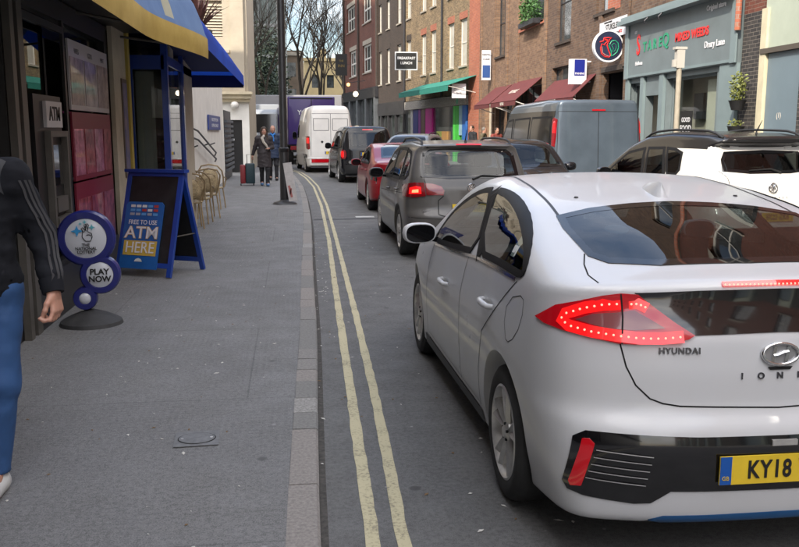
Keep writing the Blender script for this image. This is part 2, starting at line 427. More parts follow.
FONTS = {}
def text_mb(txt, size, thick=.002, bold=0, squeeze=1, spacing=1, align='CENTER'):
    c = bpy.data.curves.new('t', 'FONT'); c.body = txt; c.size = size; c.extrude = thick / 2; c.offset = bold
    c.align_x = align; c.align_y = 'CENTER'; c.space_character = spacing; c.resolution_u = 4
    o = bpy.data.objects.new('t', c); COL.objects.link(o)
    dg = bpy.context.evaluated_depsgraph_get(); dg.update(); me = bpy.data.meshes.new_from_object(o.evaluated_get(dg))
    mb = MB(); mb.add([(v.co.x * squeeze, v.co.y, v.co.z) for v in me.vertices], [list(p.vertices) for p in me.polygons])
    bpy.data.objects.remove(o); bpy.data.curves.remove(c); bpy.data.meshes.remove(me)
    return mb
def place(mb, M):
    mb.v = [tuple(M @ Vector(v)) for v in mb.v]; return mb
def face_to(normal, at, roll=0):
    """matrix taking the xy plane (+z out) to a plane at 'at' facing 'normal' with y up"""
    z = Vector(normal).normalized(); x = Vector((0, 0, 1)).cross(z).normalized(); y = z.cross(x)
    return Matrix.Translation(at) @ Matrix((x, y, z)).transposed().to_4x4() @ Matrix.Rotation(roll, 4, 'Z')
def sidep(poly, x): return [(x, y, z) for y, z in poly]
def neg(pts): return [(-p[0], p[1], p[2]) for p in pts]

def pane(body, name, root, poly, x, gm, frame=.026, fm=None, both=True, holes=None, off=.007):
    """side window: black frame ring plus glass, on both sides; poly is (y, z)"""
    inn = shrink(poly, frame)
    for sg in ((-1, 1) if both else (-1,)):
        nrm = (sg, 0, 0)
        g = body.patch([(sg * x, a, b) for a, b in inn], off=off - .001, thick=0, n=nrm, res=.08).build(name, gm, root, 40, fix=False)
        body.patch([(sg * x, a, b) for a, b in poly], off=off, thick=.006, n=nrm, hole=[(sg * x, a, b) for a, b in inn], res=.035).build('window_frame', fm or M_rubber, g, 40, fix=False)
    return inn
def wheel_mesh(style, r=.316, w=.205, rim_r=.215):
    """wheel centred at origin, axle along x, outer face towards -x"""
    M = Matrix.Rotation(R(90), 4, 'Y') # z -> x
    ty = MB(); hw = w / 2
    prof = [(rim_r - .004, -hw + .012), (rim_r + .012, -hw + .004), (rim_r + .05, -hw - .001), (r - .03, -hw + .004), (r - .010, -hw + .018), (r - .001, -hw + .045), (r, 0), (r - .001, hw - .045), (r - .010, hw - .018), (r - .03, hw - .004), (rim_r + .012, hw - .004), (rim_r - .004, hw - .012)]
    ty.lathe(prof, 56, M)
    for gx in (-.045, -.015, .015, .045):
        ty.lathe([(r + .0006, gx - .004), (r + .0012, gx), (r + .0006, gx + .004)], 56, M)
    rim = MB(); fx = -hw + .012
    rim.lathe([(rim_r, fx), (rim_r + .006, fx - .006), (rim_r - .004, fx - .01), (rim_r - .014, fx + .002), (rim_r - .03, fx + .04), (rim_r - .035, hw - .02), (rim_r - .002, hw - .012)], 56, M)
    dk = MB(); dk.lathe([(.001, fx + .075), (rim_r - .02, fx + .075)], 40, M); dk.lathe([(.13, fx + .06), (.14, fx + .055), (.15, fx + .06)], 32, M)
    ns = style.get('n', 5); w0, w1 = style.get('w', (.03, .06)); dbl = style.get('split', 0)
    for i in range(ns):
        for sgn in ((-1, 1) if dbl else (0,)):
            a = 2 * math.pi * i / ns + sgn * dbl + R(style.get('rot', 90))
            c, s_ = math.cos(a), math.sin(a)
            vs = []
            rr = [(.035, fx + .012, w0), (rim_r * .5, fx + .004, (w0 + w1) * .5), (rim_r - .012, fx - .002, w1)]
            for q, x, ww in rr:
                for t, dx in ((-ww / 2, .012), (0, -.004), (ww / 2, .012)):
                    vs.append((x + dx, q * c - t * s_, q * s_ + t * c))
            for q, x, ww in rr:
                for t in (-ww / 2, ww / 2): vs.append((x + .04, q * c - t * s_, q * s_ + t * c))
            fs = []
            for k in (0, 1):
                b = 3 * k; fs += [(b, b + 1, b + 4, b + 3), (b + 1, b + 2, b + 5, b + 4)]
                d = 9 + 2 * k; fs += [(b, b + 3, d + 2, d), (b + 2, d + 1, d + 3, b + 5)]
            rim.add(vs, fs)
    rim.lathe([(.001, fx - .006), (.024, fx - .006), (.03, fx), (.05, fx + .012), (.055, fx + .04)], 30, M)
    for i in range(5):
        a = 2 * math.pi * i / 5 + .3; dk.lathe([(.0005, fx - .001), (.007, fx - .001), (.008, fx + .02)], 8, Matrix.Translation((0, .038 * math.cos(a), .038 * math.sin(a))) @ M)
    return ty, rim, dk
def wheels(root, P, style, rim_m, r, w=.205, rim_r=None):
    ty, rim, dk = wheel_mesh(style, r, w, rim_r or r * .68)
    a = b = c = None
    for sg in (-1, 1):
        for y in P['axles']:
            e = empty('wheel', (sg * (P['hw'] - .025 - w / 2), y, r), 0 if sg < 0 else math.pi); e.parent = root
            if a is None:
                a = ty.build('tyre', M_tyre, e, 30); b = rim.build('rim', rim_m, e, 30); c = dk.build('brake_disc', M_dark, e, 30)
            else:
                for q in (a, b, c):
                    n = q.copy(); COL.objects.link(n); n.parent = e
def plate(root, x, y, z, txt, tilt=0, w=.52, col=None, blue=True):
    M = Matrix.Translation((x, y, z)) @ Matrix.Rotation(R(90 + tilt), 4, 'X')
    p = place(MB().box(-w / 2, -.0555, 0, w / 2, .0555, .006), M).build('number_plate', col or M_yellow, root)
    if blue:
        place(MB().box(-w / 2 + .001, -.0545, .0062, -w / 2 + .046, .0545, .0075), M).build('plate_band', M_blueband, p)
        place(text_mb('GB', .022, .001), M @ Matrix.Translation((-w / 2 + .023, -.03, .0085))).build('band_lettering', M_yellow, p)
    t = text_mb(txt, .098, .002, bold=.0022, squeeze=.74, spacing=1.12)
    t = place(t, M @ Matrix.Translation((.022 if blue else 0, -.002, .008)))
    t.build('plate_lettering', M_char, p)
    return p
def mirror_part(root, sg, x, y, z, m_shell, size=(.12, .09, .085)):
    """door mirror: housing, black mirror face and arm"""
    h = MB(); n = 20; vs = []; rows = 14
    for i in range(rows + 1):
        th = math.pi * i / rows
        for k in range(n):
            ph = 2 * math.pi * k / n
            sx_, cz = math.sin(th), math.cos(th)
            def sp(v, e): return math.copysign(abs(v) ** e, v)
            X = sp(sx_ * math.cos(ph), .75) * size[0]; Z = sp(sx_ * math.sin(ph), .75) * size[2]; Y = cz * size[1]
            if Y < -.03: Y = -.03
            vs.append((X, Y, Z))
    fs = [(i * n + k, i * n + (k + 1) % n, (i + 1) * n + (k + 1) % n, (i + 1) * n + k) for i in range(rows) for k in range(n)]
    h.add(vs, fs)
    o = h.build('door_mirror', m_shell, root, 40); o.location = (sg * x, y, z); o.rotation_euler = (0, 0, sg * R(-8))
    g = MB().prism([(size[0] * .86 * math.copysign(abs(math.cos(t)) ** .75, math.cos(t)), size[2] * .84 * math.copysign(abs(math.sin(t)) ** .75, math.sin(t))) for t in [2 * math.pi * k / 28 for k in range(28)]], lambda a, b: (a, -.034, b), lambda a, b: (a, -.028, b))
    g.build('mirror_glass', M_gloss, o)
    b = MB().bar((-sg * size[0] * .7, 0, -size[2] * .55), (-sg * (size[0] + .05), .015, -size[2] * .8), .06, .035); b.build('mirror_arm', M_gloss, o)
    return o
def cabin(root, y_front, y_rear, z_floor, z_seat, hw, tall=True):
    """seats, headrests, dashboard and steering wheel"""
    def seat(x, y, w, name='seat'):
        mb = MB(); M = Matrix.Rotation(R(14), 3, 'X')
        mb.obox((x, y, z_seat + .28), (w, .12, .60), Matrix.Rotation(R(12), 3, 'X'))
        mb.obox((x, y + .27, z_seat), (w, .50, .14), Matrix.Rotation(R(4), 3, 'X'))
        o = mb.build(name, M_seat, root); bv = o.modifiers.new('b', 'BEVEL'); bv.width = .04; bv.segments = 3
        for p in o.data.polygons: p.use_smooth = True
        return o
    def headrest(x, y, p):
        mb = MB().obox((x, y - .09, z_seat + .68), (.26, .09, .17), Matrix.Rotation(R(8), 3, 'X')); o = mb.build('headrest', M_seat, p); bv = o.modifiers.new('b', 'BEVEL'); bv.width = .035; bv.segments = 3
        for p_ in o.data.polygons: p_.use_smooth = True
    for x in (-hw * .48, hw * .48): headrest(x, y_front, seat(x, y_front, .48))
    s2 = seat(0, y_rear, hw * 1.75, 'rear_bench')
    if tall:
        for x in (-hw * .5, hw * .5): headrest(x, y_rear, s2)
    d = MB().box(-hw, y_front + .82, z_floor + .3, hw, y_front + 1.25, z_seat + .38).build('dashboard', M_inter, root)
    M = Matrix.Translation((hw * .48, y_front + .66, z_seat + .36)) @ Matrix.Rotation(R(65), 4, 'X')
    st = MB(); st.tube([M @ Vector((.18 * math.cos(t), .18 * math.sin(t), 0)) for t in [2 * math.pi * k / 24 for k in range(25)]], .014, 8, cap=False); st.bar(M @ Vector((-.17, 0, 0)), M @ Vector((.17, 0, 0)), .03, .02)
    st.build('steering_wheel', M_inter, root)
    MB().box(-hw, y_rear - .3, z_floor - .02, hw, y_front + 1.2, z_floor).build('cabin_floor', M_inter, root)

# ------------------------------------------------------------------ the white fastback car in the foreground
def make_fastback():
    B = Body(ION, h=.02)
    root = empty('parked_car', (1.826, 2.866, 0), 0, 'white fastback hatchback with lit red tail lamps in the right foreground', 'car', 'cars queuing along the street')
    p1 = [(2.87, .95), (2.90, 1.01), (2.75, 1.17), (2.47, 1.292), (2.19, 1.36), (1.92, 1.384), (1.55, 1.05), (2.2, .995)]
    p2 = [(1.52, 1.055), (1.88, 1.384), (1.69, 1.385), (1.50, 1.372), (1.25, 1.338), (1.06, 1.298), (.81, 1.225), (.67, 1.155), (.63, 1.10), (.68, 1.072), (.80, 1.075), (1.01, 1.075)]
    p1, p2 = smooth_poly(p1, 1), smooth_poly(p2, 1)
    rg = [(-.60, 1.025, 1.31), (-.62, .86, 1.275), (-.62, .72, 1.24), (-.615, .53, 1.19), (-.56, .44, 1.172), (-.37, .37, 1.168), (0, .35, 1.168)]
    rt = [(0, 1.13, 1.36), (-.21, 1.115, 1.353), (-.42, 1.085, 1.337)]
    rear = rg + [(-x, y, z) for x, y, z in rg[-2::-1]] + [(-x, y, z) for x, y, z in rt[:0:-1]] + rt
    ws = [(-.66, 3.28, .99), (-.3, 3.38, 1.0), (.3, 3.38, 1.0), (.66, 3.28, .99), (.55, 2.66, 1.34), (.25, 2.6, 1.4), (-.25, 2.6, 1.4), (-.55, 2.66, 1.34)]
    c2 = lambda pts, d: shrink([(x, y) for x, y, z in pts], d)
    rin = [(a, b, 1.25) for a, b in c2(rear, .034)]; win = [(a, b, 1.2) for a, b in c2(ws, .05)]
    # holes behind the panes
    bm = bmesh.new(); bm.from_mesh(B.me); kill = []
    s1, s2, rh, wh = shrink(p1, .02), shrink(p2, .02), [(a, b) for a, b in c2(rear, .03)], [(a, b) for a, b in c2(ws, .03)]
    for f in bm.faces:
        c = f.calc_center_median(); n = f.normal
        if c.z < .93: continue
        if abs(n.x) > .15 and c.z < 1.42 and (inside((c.y, c.z), s1) or inside((c.y, c.z), s2)): kill.append(f)
        elif n.z > .3 and (inside((c.x, c.y), rh) or inside((c.x, c.y), wh)): kill.append(f)
    bmesh.ops.delete(bm, geom=kill, context='FACES'); bm.to_mesh(B.me); bm.free()
    link('body', B.me, M_white, root, 32); true_normals(B.me, B.f, .0015)
    pane(B, 'side_window', root, p1, .8, M_glass, .032); pane(B, 'side_window', root, p2, .8, M_glass, .032)
    for sg in (-1, 1): B.line([(sg * .9, 1.47, 1.05), (sg * .85, 1.60, 1.15), (sg * .8, 1.74, 1.27), (sg * .7, 1.89, 1.378)], .085, .0055, (sg, 0, 0)).build('door_pillar', M_rubber, root)
    def sheet(name, outline, inn, gm, n, fm=M_frit):
        g = B.patch(inn, off=.003, thick=0, n=n, res=.1).build(name, gm, root, 40, fix=False)
        B.patch(outline, off=.004, thick=.006, n=n, hole=inn, res=.04).build('window_frame', fm, g, 40, fix=False); return g
    def zfix(pts): return pts
    rwin = sheet('rear_window', rear, rin, M_glassd, (0, -.35, 1)); sheet('windscreen', ws, win, M_glass, (0, .6, 1))
    # chrome strip under the side windows
    for sg in (-1, 1):
        B.line([(sg * .9, y, z) for y, z in [(2.82, .945), (2.2, .985), (1.55, 1.04), (1.0, 1.062), (.72, 1.064)]], .014, .006, (sg, 0, 0)).build('window_strip', M_chrome, root)
    # panel gaps
    def gap(pts, n, w=.006, both=True, name='panel_gap', m=M_seam):
        for sg in ((-1, 1) if both else (1,)):
            q = [(p[0] * (-sg), p[1], p[2]) for p in pts]
            B.line(q, w, .0012, (n[0] * -sg, n[1], n[2])).build(name, m, root)
    gap([(-.9, 2.86, .94), (-.9, 2.93, .80), (-.9, 3.0, .6), (-.9, 3.02, .3)], (-1, 0, 0))
    gap([(-.9, 1.72, 1.02), (-.9, 1.80, .8), (-.9, 1.84, .5), (-.9, 1.83, .27)], (-1, 0, 0))
    gap([(-.9, .70, 1.06), (-.9, .82, .98), (-.9, 1.0, .86), (-.9, 1.22, .72), (-.9, 1.33, .5), (-.9, 1.34, .3)], (-1, 0, 0))
    gap([(-.9, 2.95, .27), (-.9, 1.4, .27)], (-1, 0, 0), .008)
    gap([(-.9, .755, .79), (-.9, .79, .86), (-.9, .785, .93), (-.9, .72, .985), (-.9, .62, 1.01), (-.9, .575, 1.0), (-.9, .56, .94), (-.9, .59, .87), (-.9, .66, .81), (-.9, .72, .785), (-.9, .755, .79)], (-1, 0, 0), .004)
    gap([(-.62, .56, 1.2), (-.655, .46, 1.18), (-.672, .36, 1.165), (-.662, .27, 1.155)], (0, 0, 1))
    gap([(-.606, .15, .905), (-.585, .13, .82), (-.55, .12, .75), (-.498, .1, .70), (-.45, .1, .682), (-.386, .1, .672), (0, .1, .66)], (0, -1, 0))
    gap([(-.503, 2.5, 1.43), (-.535, 2.19, 1.433), (-.555, 1.65, 1.413), (-.57, 1.315, 1.369), (-.59, 1.0, 1.318)], (0, 0, 1), .014, name='roof_moulding', m=M_trim)
    gap([(-.89, 4.0, .62), (-.8, 4.15, .7)], (-1, 0, 0))
    gap([(-.6, 3.36, .96), (-.72, 3.5, .93), (-.74, 4.1, .85)], (0, 0, 1))
    # sill blackout
    for sg in (-1, 1):
        B.line([(sg * .9, y, .235) for y in (3.12, 2.6, 2.0, 1.5, 1.33)], .075, .004, (sg, 0, 0)).build('sill_trim', M_trim, root)
        B.line([(sg * .9, y, .30) for y in (3.0, 2.6, 2.0, 1.5, 1.36)], .012, .004, (sg, 0, 0)).build('sill_trim', M_silver, root)
    # door handles
    for sg in (-1, 1):
        for y, z in ((2.26, .787), (1.10, .885)):
            p, n = B.on((sg * .9, y, z), (sg, 0, 0))
            h = MB(); pts = [(sg * .003, .105, 0), (sg * .028, .085, 0), (sg * .036, .03, .002), (sg * .036, -.04, .002), (sg * .028, -.085, 0), (sg * .003, -.105, 0)]
            h.tube([p + Vector(q) for q in pts], .013, 8, rs=[.012, .014, .016, .016, .014, .012])
            ho = h.build('door_handle', M_white, root, 50)
            B.patch([(sg * .9, y + .062 * math.cos(t), z - .004 + .030 * math.sin(t)) for t in [2 * math.pi * k / 16 for k in range(16)]], off=.0015, thick=0, n=(sg, 0, 0), res=.1).build('handle_recess', M_silver, ho, 40, fix=False)
    # tail lamps
    for sg in (-1, 1):
        def mx_(pts): return [(p[0] * -sg, p[1], p[2]) for p in pts]
        n = (-.45 * -sg, -1, .1)
        lo = mx_([(-.86, .42, .965), (-.80, .34, 1.028), (-.66, .23, 1.08), (-.60, .2, 1.092), (-.548, .16, 1.092), (-.48, .14, 1.035), (-.41, .13, .985), (-.335, .12, .938), (-.36, .12, .924), (-.46, .13, .908), (-.54, .14, .904), (-.62, .15, .908), (-.70, .2, .922), (-.79, .28, .938), (-.84, .36, .95)])
        lamp = B.patch(lo, off=.010, thick=.03, n=n, res=.06).build('tail_lamp', M_redlens, root, 40, fix=False)
        inner = mx_([(-.755, .25, .985), (-.70, .22, 1.01), (-.62, .18, 1.02), (-.56, .16, 1.03), (-.50, .14, .995), (-.45, .13, .965), (-.56, .14, .957), (-.66, .17, .96)])
        B.patch(inner, off=.0125, thick=.002, n=n, res=.06).build('clear_lens', M_greylens, lamp, 40, fix=False)
        arc = [(-.60, .2, 1.052), (-.66, .22, 1.046), (-.72, .25, 1.03), (-.775, .3, 1.0), (-.79, .3, .978), (-.765, .28, .957), (-.70, .21, .943), (-.62, .17, .934), (-.54, .14, .928), (-.46, .13, .928), (-.38, .12, .934)]
        arc2 = [(-.585, .16, 1.056), (-.553, .15, 1.058), (-.52, .14, 1.04)]
        B.line(mx_(arc), .046, .0135, n).build('lit_strip', M_redlit, lamp, 40); B.line(mx_(arc2), .042, .0135, n).build('lit_strip', M_redlit, lamp, 40)
        for a_, w_ in ((arc, 26), (arc2, 4)):
            dots = MB(); a_ = [Vector(p) for p in mx_(a_)]; L = [0]
            for i in range(1, len(a_)): L.append(L[-1] + (a_[i] - a_[i - 1]).length)
            for k in range(w_):
                t = (k + .5) / w_ * L[-1]; i = max(j for j in range(len(L) - 1) if L[j] <= t); q = a_[i].lerp(a_[i + 1], (t - L[i]) / (L[i + 1] - L[i]))
                p, nn = B.on(q, n)
                dots.lathe([(.0046, 0), (.0034, .002), (.0005, .003)], 8, face_to(nn, p + nn * .0138))
            dots.build('led_dots', M_led, lamp)
        B.line(mx_([(-.60, .2, 1.092), (-.597, .18, 1.0), (-.603, .16, .906)]), .006, .0145, n).build('lamp_gap', M_seam, lamp)
        # bumper reflector
        B.patch(mx_([(-.745, .15, .545), (-.722, .14, .548), (-.705, .13, .53), (-.745, .14, .36), (-.775, .16, .352), (-.782, .17, .37)]), off=.012, thick=.012, n=(0, -1, 0), res=.1).build('reflector', M_redlens, root, 40, fix=False)
        lv = MB()
        for k in range(5):
            z = .508 - k * .028
            m = B.line(mx_([(-.70 - k * .008, .1, z), (-.50 - k * .006, .1, z - .016)]), .0035, .0115, (0, -1, 0)); lv.add(m.v, m.f)
        lv.build('bumper_louvre', M_silver, root)
    lg = [(-.545, .15, 1.094), (-.30, .14, 1.104), (0, .13, 1.108), (.30, .14, 1.104), (.545, .15, 1.094), (.48, .14, 1.035), (.41, .13, .985), (.335, .12, .938), (0, .12, .945), (-.335, .12, .938), (-.41, .13, .985), (-.48, .14, 1.035)]
    B.patch(lg, off=.004, thick=.006, n=(0, -1, 0), res=.08).build('lower_window', M_gloss, root, 40, fix=False)
    bb = MB(); dd = MB()
    m = B.line([(-.215, .1, 1.124), (0, .1, 1.127), (.215, .1, 1.124)], .022, .006, (0, -1, 0)); bb.add(m.v, m.f); bl = bb.build('brake_light', M_redlit, root)
    for k in range(26):
        p, nn = B.on((-.205 + k * .0164, .1, 1.125), (0, -1, 0)); dd.lathe([(.005, 0), (.004, .002), (.0005, .003)], 6, face_to((0, -1, 0), p + Vector((0, -.008, 0))))
    dd.build('led_dots', M_led, bl)
    bp = [(-.775, .18, .548), (-.735, .15, .575), (-.68, .13, .575), (-.33, .05, .565), (0, .03, .565), (.33, .05, .565), (.68, .13, .575), (.735, .15, .575), (.775, .18, .548), (.80, .22, .36), (.785, .22, .33), (.74, .17, .32), (.56, .1, .303), (.50, .08, .308), (.43, .05, .357), (0, .03, .357), (-.43, .05, .357), (-.50, .08, .308), (-.56, .1, .303), (-.74, .17, .32), (-.785, .22, .33), (-.80, .22, .36)]
    B.patch(bp, off=.005, thick=.01, n=(0, -1, 0), res=.06).build('bumper_insert', M_gloss, root, 40, fix=False)
    M_blue = mat('blue_accent', (.01, .09, .25), rough=.35, coat=.5)
    B.patch([(-.50, .05, .232), (-.45, .04, .252), (0, .03, .26), (.45, .04, .252), (.50, .05, .232), (.45, .05, .218), (0, .04, .228), (-.45, .05, .218)], off=.004, thick=.01, n=(0, -1, .0), res=.08).build('blue_lip', M_blue, root, 40, fix=False)
    B.patch([(-.56, .06, .20), (-.5, .05, .222), (0, .04, .232), (.5, .05, .222), (.56, .06, .20), (0, .04, .2)], off=.002, thick=.004, n=(0, -1, -.1), res=.1).build('lower_skirt', M_trim, root, 40, fix=False)
    p, nn = B.on((0, 0, .44), (0, -1, 0)); plate(root, 0, p.y - .008, .444, 'KY18 VXP', 0)
    MB().box(-.05, p.y - .004, .53, .05, p.y + .03, .552).build('plate_lamp', M_silver, root)
    # badges
    def badge(t, x, z, s, name='badge', m=M_chrome, **k):
        p, nn = B.on((x, 0, z), (0, -1, 0)); place(text_mb(t, s, .006, **k), face_to(nn, p + nn * .003)).build(name, m, root)
    M_darkchrome = mat('dark_chrome', (.12, .12, .13), rough=.25, metal=.9)
    badge('HYUNDAI', -.39, .882, .032, m=M_darkchrome, bold=.0007, spacing=1.12, squeeze=1.02)
    for k, ch in enumerate('IONIQ'): badge(ch, -.15 + .075 * k, .783, .034, m=M_darkchrome, bold=.0006)
    p, nn = B.on((0, 0, .865), (0, -1, 0)); M = face_to(nn, p + nn * .004)
    lg_ = MB(); lg_.tube([M @ Vector((.072 * math.cos(t), .04 * math.sin(t), .004)) for t in [2 * math.pi * k / 36 for k in range(37)]], .007, 8, cap=False)
    for a, b, c in [((-.034, -.028), (-.020, .03), .010), ((.020, -.03), (.034, .028), .010)]: lg_.bar(M @ Vector((*a, .003)), M @ Vector((*b, .003)), .013, .006, up=nn)
    lg_.tube([M @ Vector(q) for q in [(-.03, -.006, .004), (-.012, -.004, .005), (.012, .006, .005), (.03, .008, .004)]], .007, 6)
    lo_ = lg_.build('emblem', M_chrome, root, 50)
    MB().lathe([(.001, 0), (.04, 0)], 28, M @ Matrix.Diagonal((1.8, 1, 1, 1))).build('emblem_backing', M_greysteel, lo_)
    MB().prism([(-.05, -.048), (.05, -.048), (.04, -.06), (-.04, -.06)], lambda a, b: M @ Vector((a, b, -.0005)), lambda a, b: M @ Vector((a, b, .0005))).build('handle_slot', M_dark, lo_)
    # aerial fin, sticker, washer nozzle
    fin = MB(); fy, fz = 1.22, 1.372
    for k, (y, z, w) in enumerate([]): pass
    pr = [(1.45, .004), (1.42, .022), (1.33, .05), (1.26, .066), (1.23, .066), (1.21, .03), (1.20, .0)]
    vs = []
    for y, z in pr:
        b = B.on((0, y, 1.4), (0, 0, 1))[0].z
        vs += [(-.035 * (1 if z < .03 else .35), y, b - .004), (0, y, b + z), (.035 * (1 if z < .03 else .35), y, b - .004)]
    base = [B.on((0, y, 1.4), (0, 0, 1))[0].z for y, z in pr]
    vs = []
    for (y, z), b, hw_ in zip(pr, base, (.008, .022, .034, .036, .034, .028, .02)):
        vs += [(-hw_, y, b - .004), (-hw_ * .35, y, b + z * .7), (0, y, b + z), (hw_ * .35, y, b + z * .7), (hw_, y, b - .004)]
    fs = [(5 * i + k, 5 * i + k + 1, 5 * i + k + 6, 5 * i + k + 5) for i in range(6) for k in range(4)]
    fin.add(vs, fs); fin.build('aerial_fin', M_white, root, 60)
    for sx_ in (-.42, .42):
        p, nn = B.on((sx_, 1.28, 1.3), (0, 0, 1)); MB().lathe([(.012, 0), (.009, .006), (.0005, .007)], 10, Matrix.Translation(p)).build('roof_plug', M_trim, root)
    M_stick = mat('sticker', (.38, .55, .60), rough=.5); M_stick2 = mat('sticker_white', (.6, .62, .6), rough=.5)
    st = B.patch([(-.395 + .052 * math.cos(t), .79 + .062 * math.sin(t), 1.27) for t in [2 * math.pi * k / 20 for k in range(20)]], off=-.001, thick=.001, n=(0, -.35, 1), res=.2).build('window_sticker', M_stick, root, 40, fix=False)
    B.patch([(-.395 + .044 * math.cos(t), .79 + .02 * math.sin(t), 1.27) for t in [2 * math.pi * k / 20 for k in range(20)]], off=.001, thick=.001, n=(0, -.35, 1), res=.2).build('sticker_print', M_stick2, st, 40, fix=False)
    B.patch(sidep([(.86, 1.13), (.925, 1.13), (.925, 1.225), (.86, 1.225)], -.8), off=.004, thick=.001, n=(-1, 0, .2), res=.2).build('window_sticker', M_stick2, root, 40, fix=False)
    for sg in (-1, 1): mirror_part(root, sg, .985, 2.80, 1.025, M_white, (.115, .10, .07))
    wheels(root, dict(ION, hw=.905), dict(n=5, w=(.035, .05), split=.2, rot=90), M_silver, .318)
    cabin(root, 2.0, 1.15, .35, .50, .62, False)
    MB().box(-.62, .35, .3, .62, .75, .92).build('luggage_cover', M_inter, root)
    return root
M_greysteel = mat('grey_backing', (.35, .35, .36), rough=.3, metal=.6)
make_fastback()
# ------------------------------------------------------------------ generic car builder for the rest of the queue
def make_car(P, spec, paint, loc, rz, label, cat='car', group='cars queuing along the street', h=.04, glass=None, glass_side=None, name='parked_car'):
    B = Body(P, h=h); root = empty(name, loc, rz, label, cat, group)
    roofcol = spec.get('roofcol')
    gr = glass or M_glassd; gs = glass_side or gr; fr = spec.get('frame', .045); ins = h * .8
    L = P['L']; sides = spec.get('side', []); rears = spec.get('rear', []); fronts = spec.get('front', [])
    sh = [shrink(p, ins) for p in sides]; rh = [shrink(p, ins) for p in rears]; fh = [shrink(p, ins) for p in fronts]
    if spec.get('see', True):
        bm = bmesh.new(); bm.from_mesh(B.me); kill = []
        for f in bm.faces:
            c = f.calc_center_median(); n = f.normal
            if c.z < .7: continue
            if abs(n.x) > .3 and any(inside((c.y, c.z), q) for q in sh): kill.append(f)
            elif c.y < L * .4 and n.y < -.2 and any(inside((c.x, c.z), q) for q in rh): kill.append(f)
            elif c.y > L * .4 and n.y > .2 and any(inside((c.x, c.z), q) for q in fh): kill.append(f)
        bmesh.ops.delete(bm, geom=kill, context='FACES'); bm.to_mesh(B.me); bm.free()
    if spec.get('roof'):
        rm, fn = spec['roof']
        for f in B.me.polygons:
            if fn(f.center): f.material_index = 1
        paint = [paint, rm]
    body = link('body', B.me, paint, root, 32); true_normals(B.me, B.f, .0025)
    for p in sides: pane(B, 'side_window', root, p, P['hw'] * .9, gs, fr)
    for nm, ps, n, yy in (('rear_window', rears, (0, -1, .25), 0), ('windscreen', fronts, (0, 1, .5), L)):
        for p in ps:
            inn = shrink(p, fr)
            def lift(q):      # seed the outline on the body by casting along y
                o = []
                for x, z in q:
                    d = 1 if yy == 0 else -1
                    hh = B.bvh.ray_cast(Vector((x, yy - d * .5, z)), Vector((0, d, 0)))
                    o.append(hh[0] if hh[0] else Vector((x, yy, z)))
                return o
            o_, i_ = lift(p), lift(inn)
            g = B.patch(i_, off=.004, thick=0, n=n, res=.1).build(nm, gr, root, 40, fix=False)
            B.patch(o_, off=.005, thick=.006, n=n, hole=i_, res=.06).build('window_frame', M_frit, g, 40, fix=False)
            if nm == 'rear_window' and spec.get('wiper'):
                wx, wz, wl = spec['wiper']; q = lift([(wx, wz), (wx + wl * .3, wz + .045), (wx + wl, wz + .03)])
                MB().tube([v + Vector((0, -.018, .005)) for v in q], .009, 6, rs=[.016, .012, .007]).build('wiper', M_wiper, root)
    def rp(x, z, d=1):
        y0 = -.5 if d > 0 else L + .5
        hh = B.bvh.ray_cast(Vector((x, y0, z)), Vector((0, d, 0))); return hh[0] if hh[0] else Vector((x, 0 if d > 0 else L, z))
    for item in spec.get('rp', []):     # patches on the rear: name, material, outline(x,z), off, mirror
        nm, m, o, off, mir = item
        for sg in ((1, -1) if mir else (1,)):
            pts = [rp(x * sg, z) + Vector((0, 0, 0)) for x, z in o]
            nn = (0, -1, .05) if not mir else (sg * (-.4 if sum(x for x, z in o) < 0 else .4), -1, .05)
            B.patch(pts, off=off, thick=.012, n=nn, res=.08).build(nm, m, root, 40, fix=False)
    for item in spec.get('fp', []):
        nm, m, o, off, mir = item
        for sg in ((1, -1) if mir else (1,)):
            pts = [rp(x * sg, z, -1) for x, z in o]
            B.patch(pts, off=off, thick=.012, n=(0, 1, .05), res=.08).build(nm, m, root, 40, fix=False)
    for nm, m, o, off in spec.get('sp', []):
        for sg in (-1, 1): B.patch([(sg * P['hw'], y, z) for y, z in o], off=off, thick=.01, n=(sg, 0, 0), res=.1).build(nm, m, root, 40, fix=False)
    for o, w in spec.get('seams', []):
        for sg in (-1, 1): B.line([(sg * P['hw'], y, z) for y, z in o], w, .0015, (sg, 0, 0)).build('panel_gap', M_seam, root)
    for o, w in spec.get('rseams', []): B.line([rp(x, z) for x, z in o], w, .0015, (0, -1, 0)).build('panel_gap', M_seam, root)
    for y, z in spec.get('handles', []):
        for sg in (-1, 1):
            p, n = B.on((sg * P['hw'], y, z), (sg, 0, 0))
            MB().tube([p + Vector(q) for q in [(0, .1, 0), (sg * .03, .08, 0), (sg * .035, 0, 0), (sg * .03, -.08, 0), (0, -.1, 0)]], .014, 6).build('door_handle', spec.get('handle_m', paint[0] if isinstance(paint, list) else paint), root, 50)
    if 'plate' in spec:
        z, t = spec['plate']; plate(root, 0, rp(0, z).y - .01, z, t, blue=spec.get('band', True))
    if 'fplate' in spec:
        z, t = spec['fplate']; pl = plate(root, 0, 0, z, t, col=M_platew)
        pl.location = (0, rp(0, z, -1).y + .01, 0) ; pl.rotation_euler = (0, 0, math.pi); pl.location.x = 0
    if 'brake' in spec:
        z, w = spec['brake']; B.line([rp(x, z) for x in (-w, 0, w)], .028, .012, (0, -1, 0)).build('brake_light', M_redlit, root)
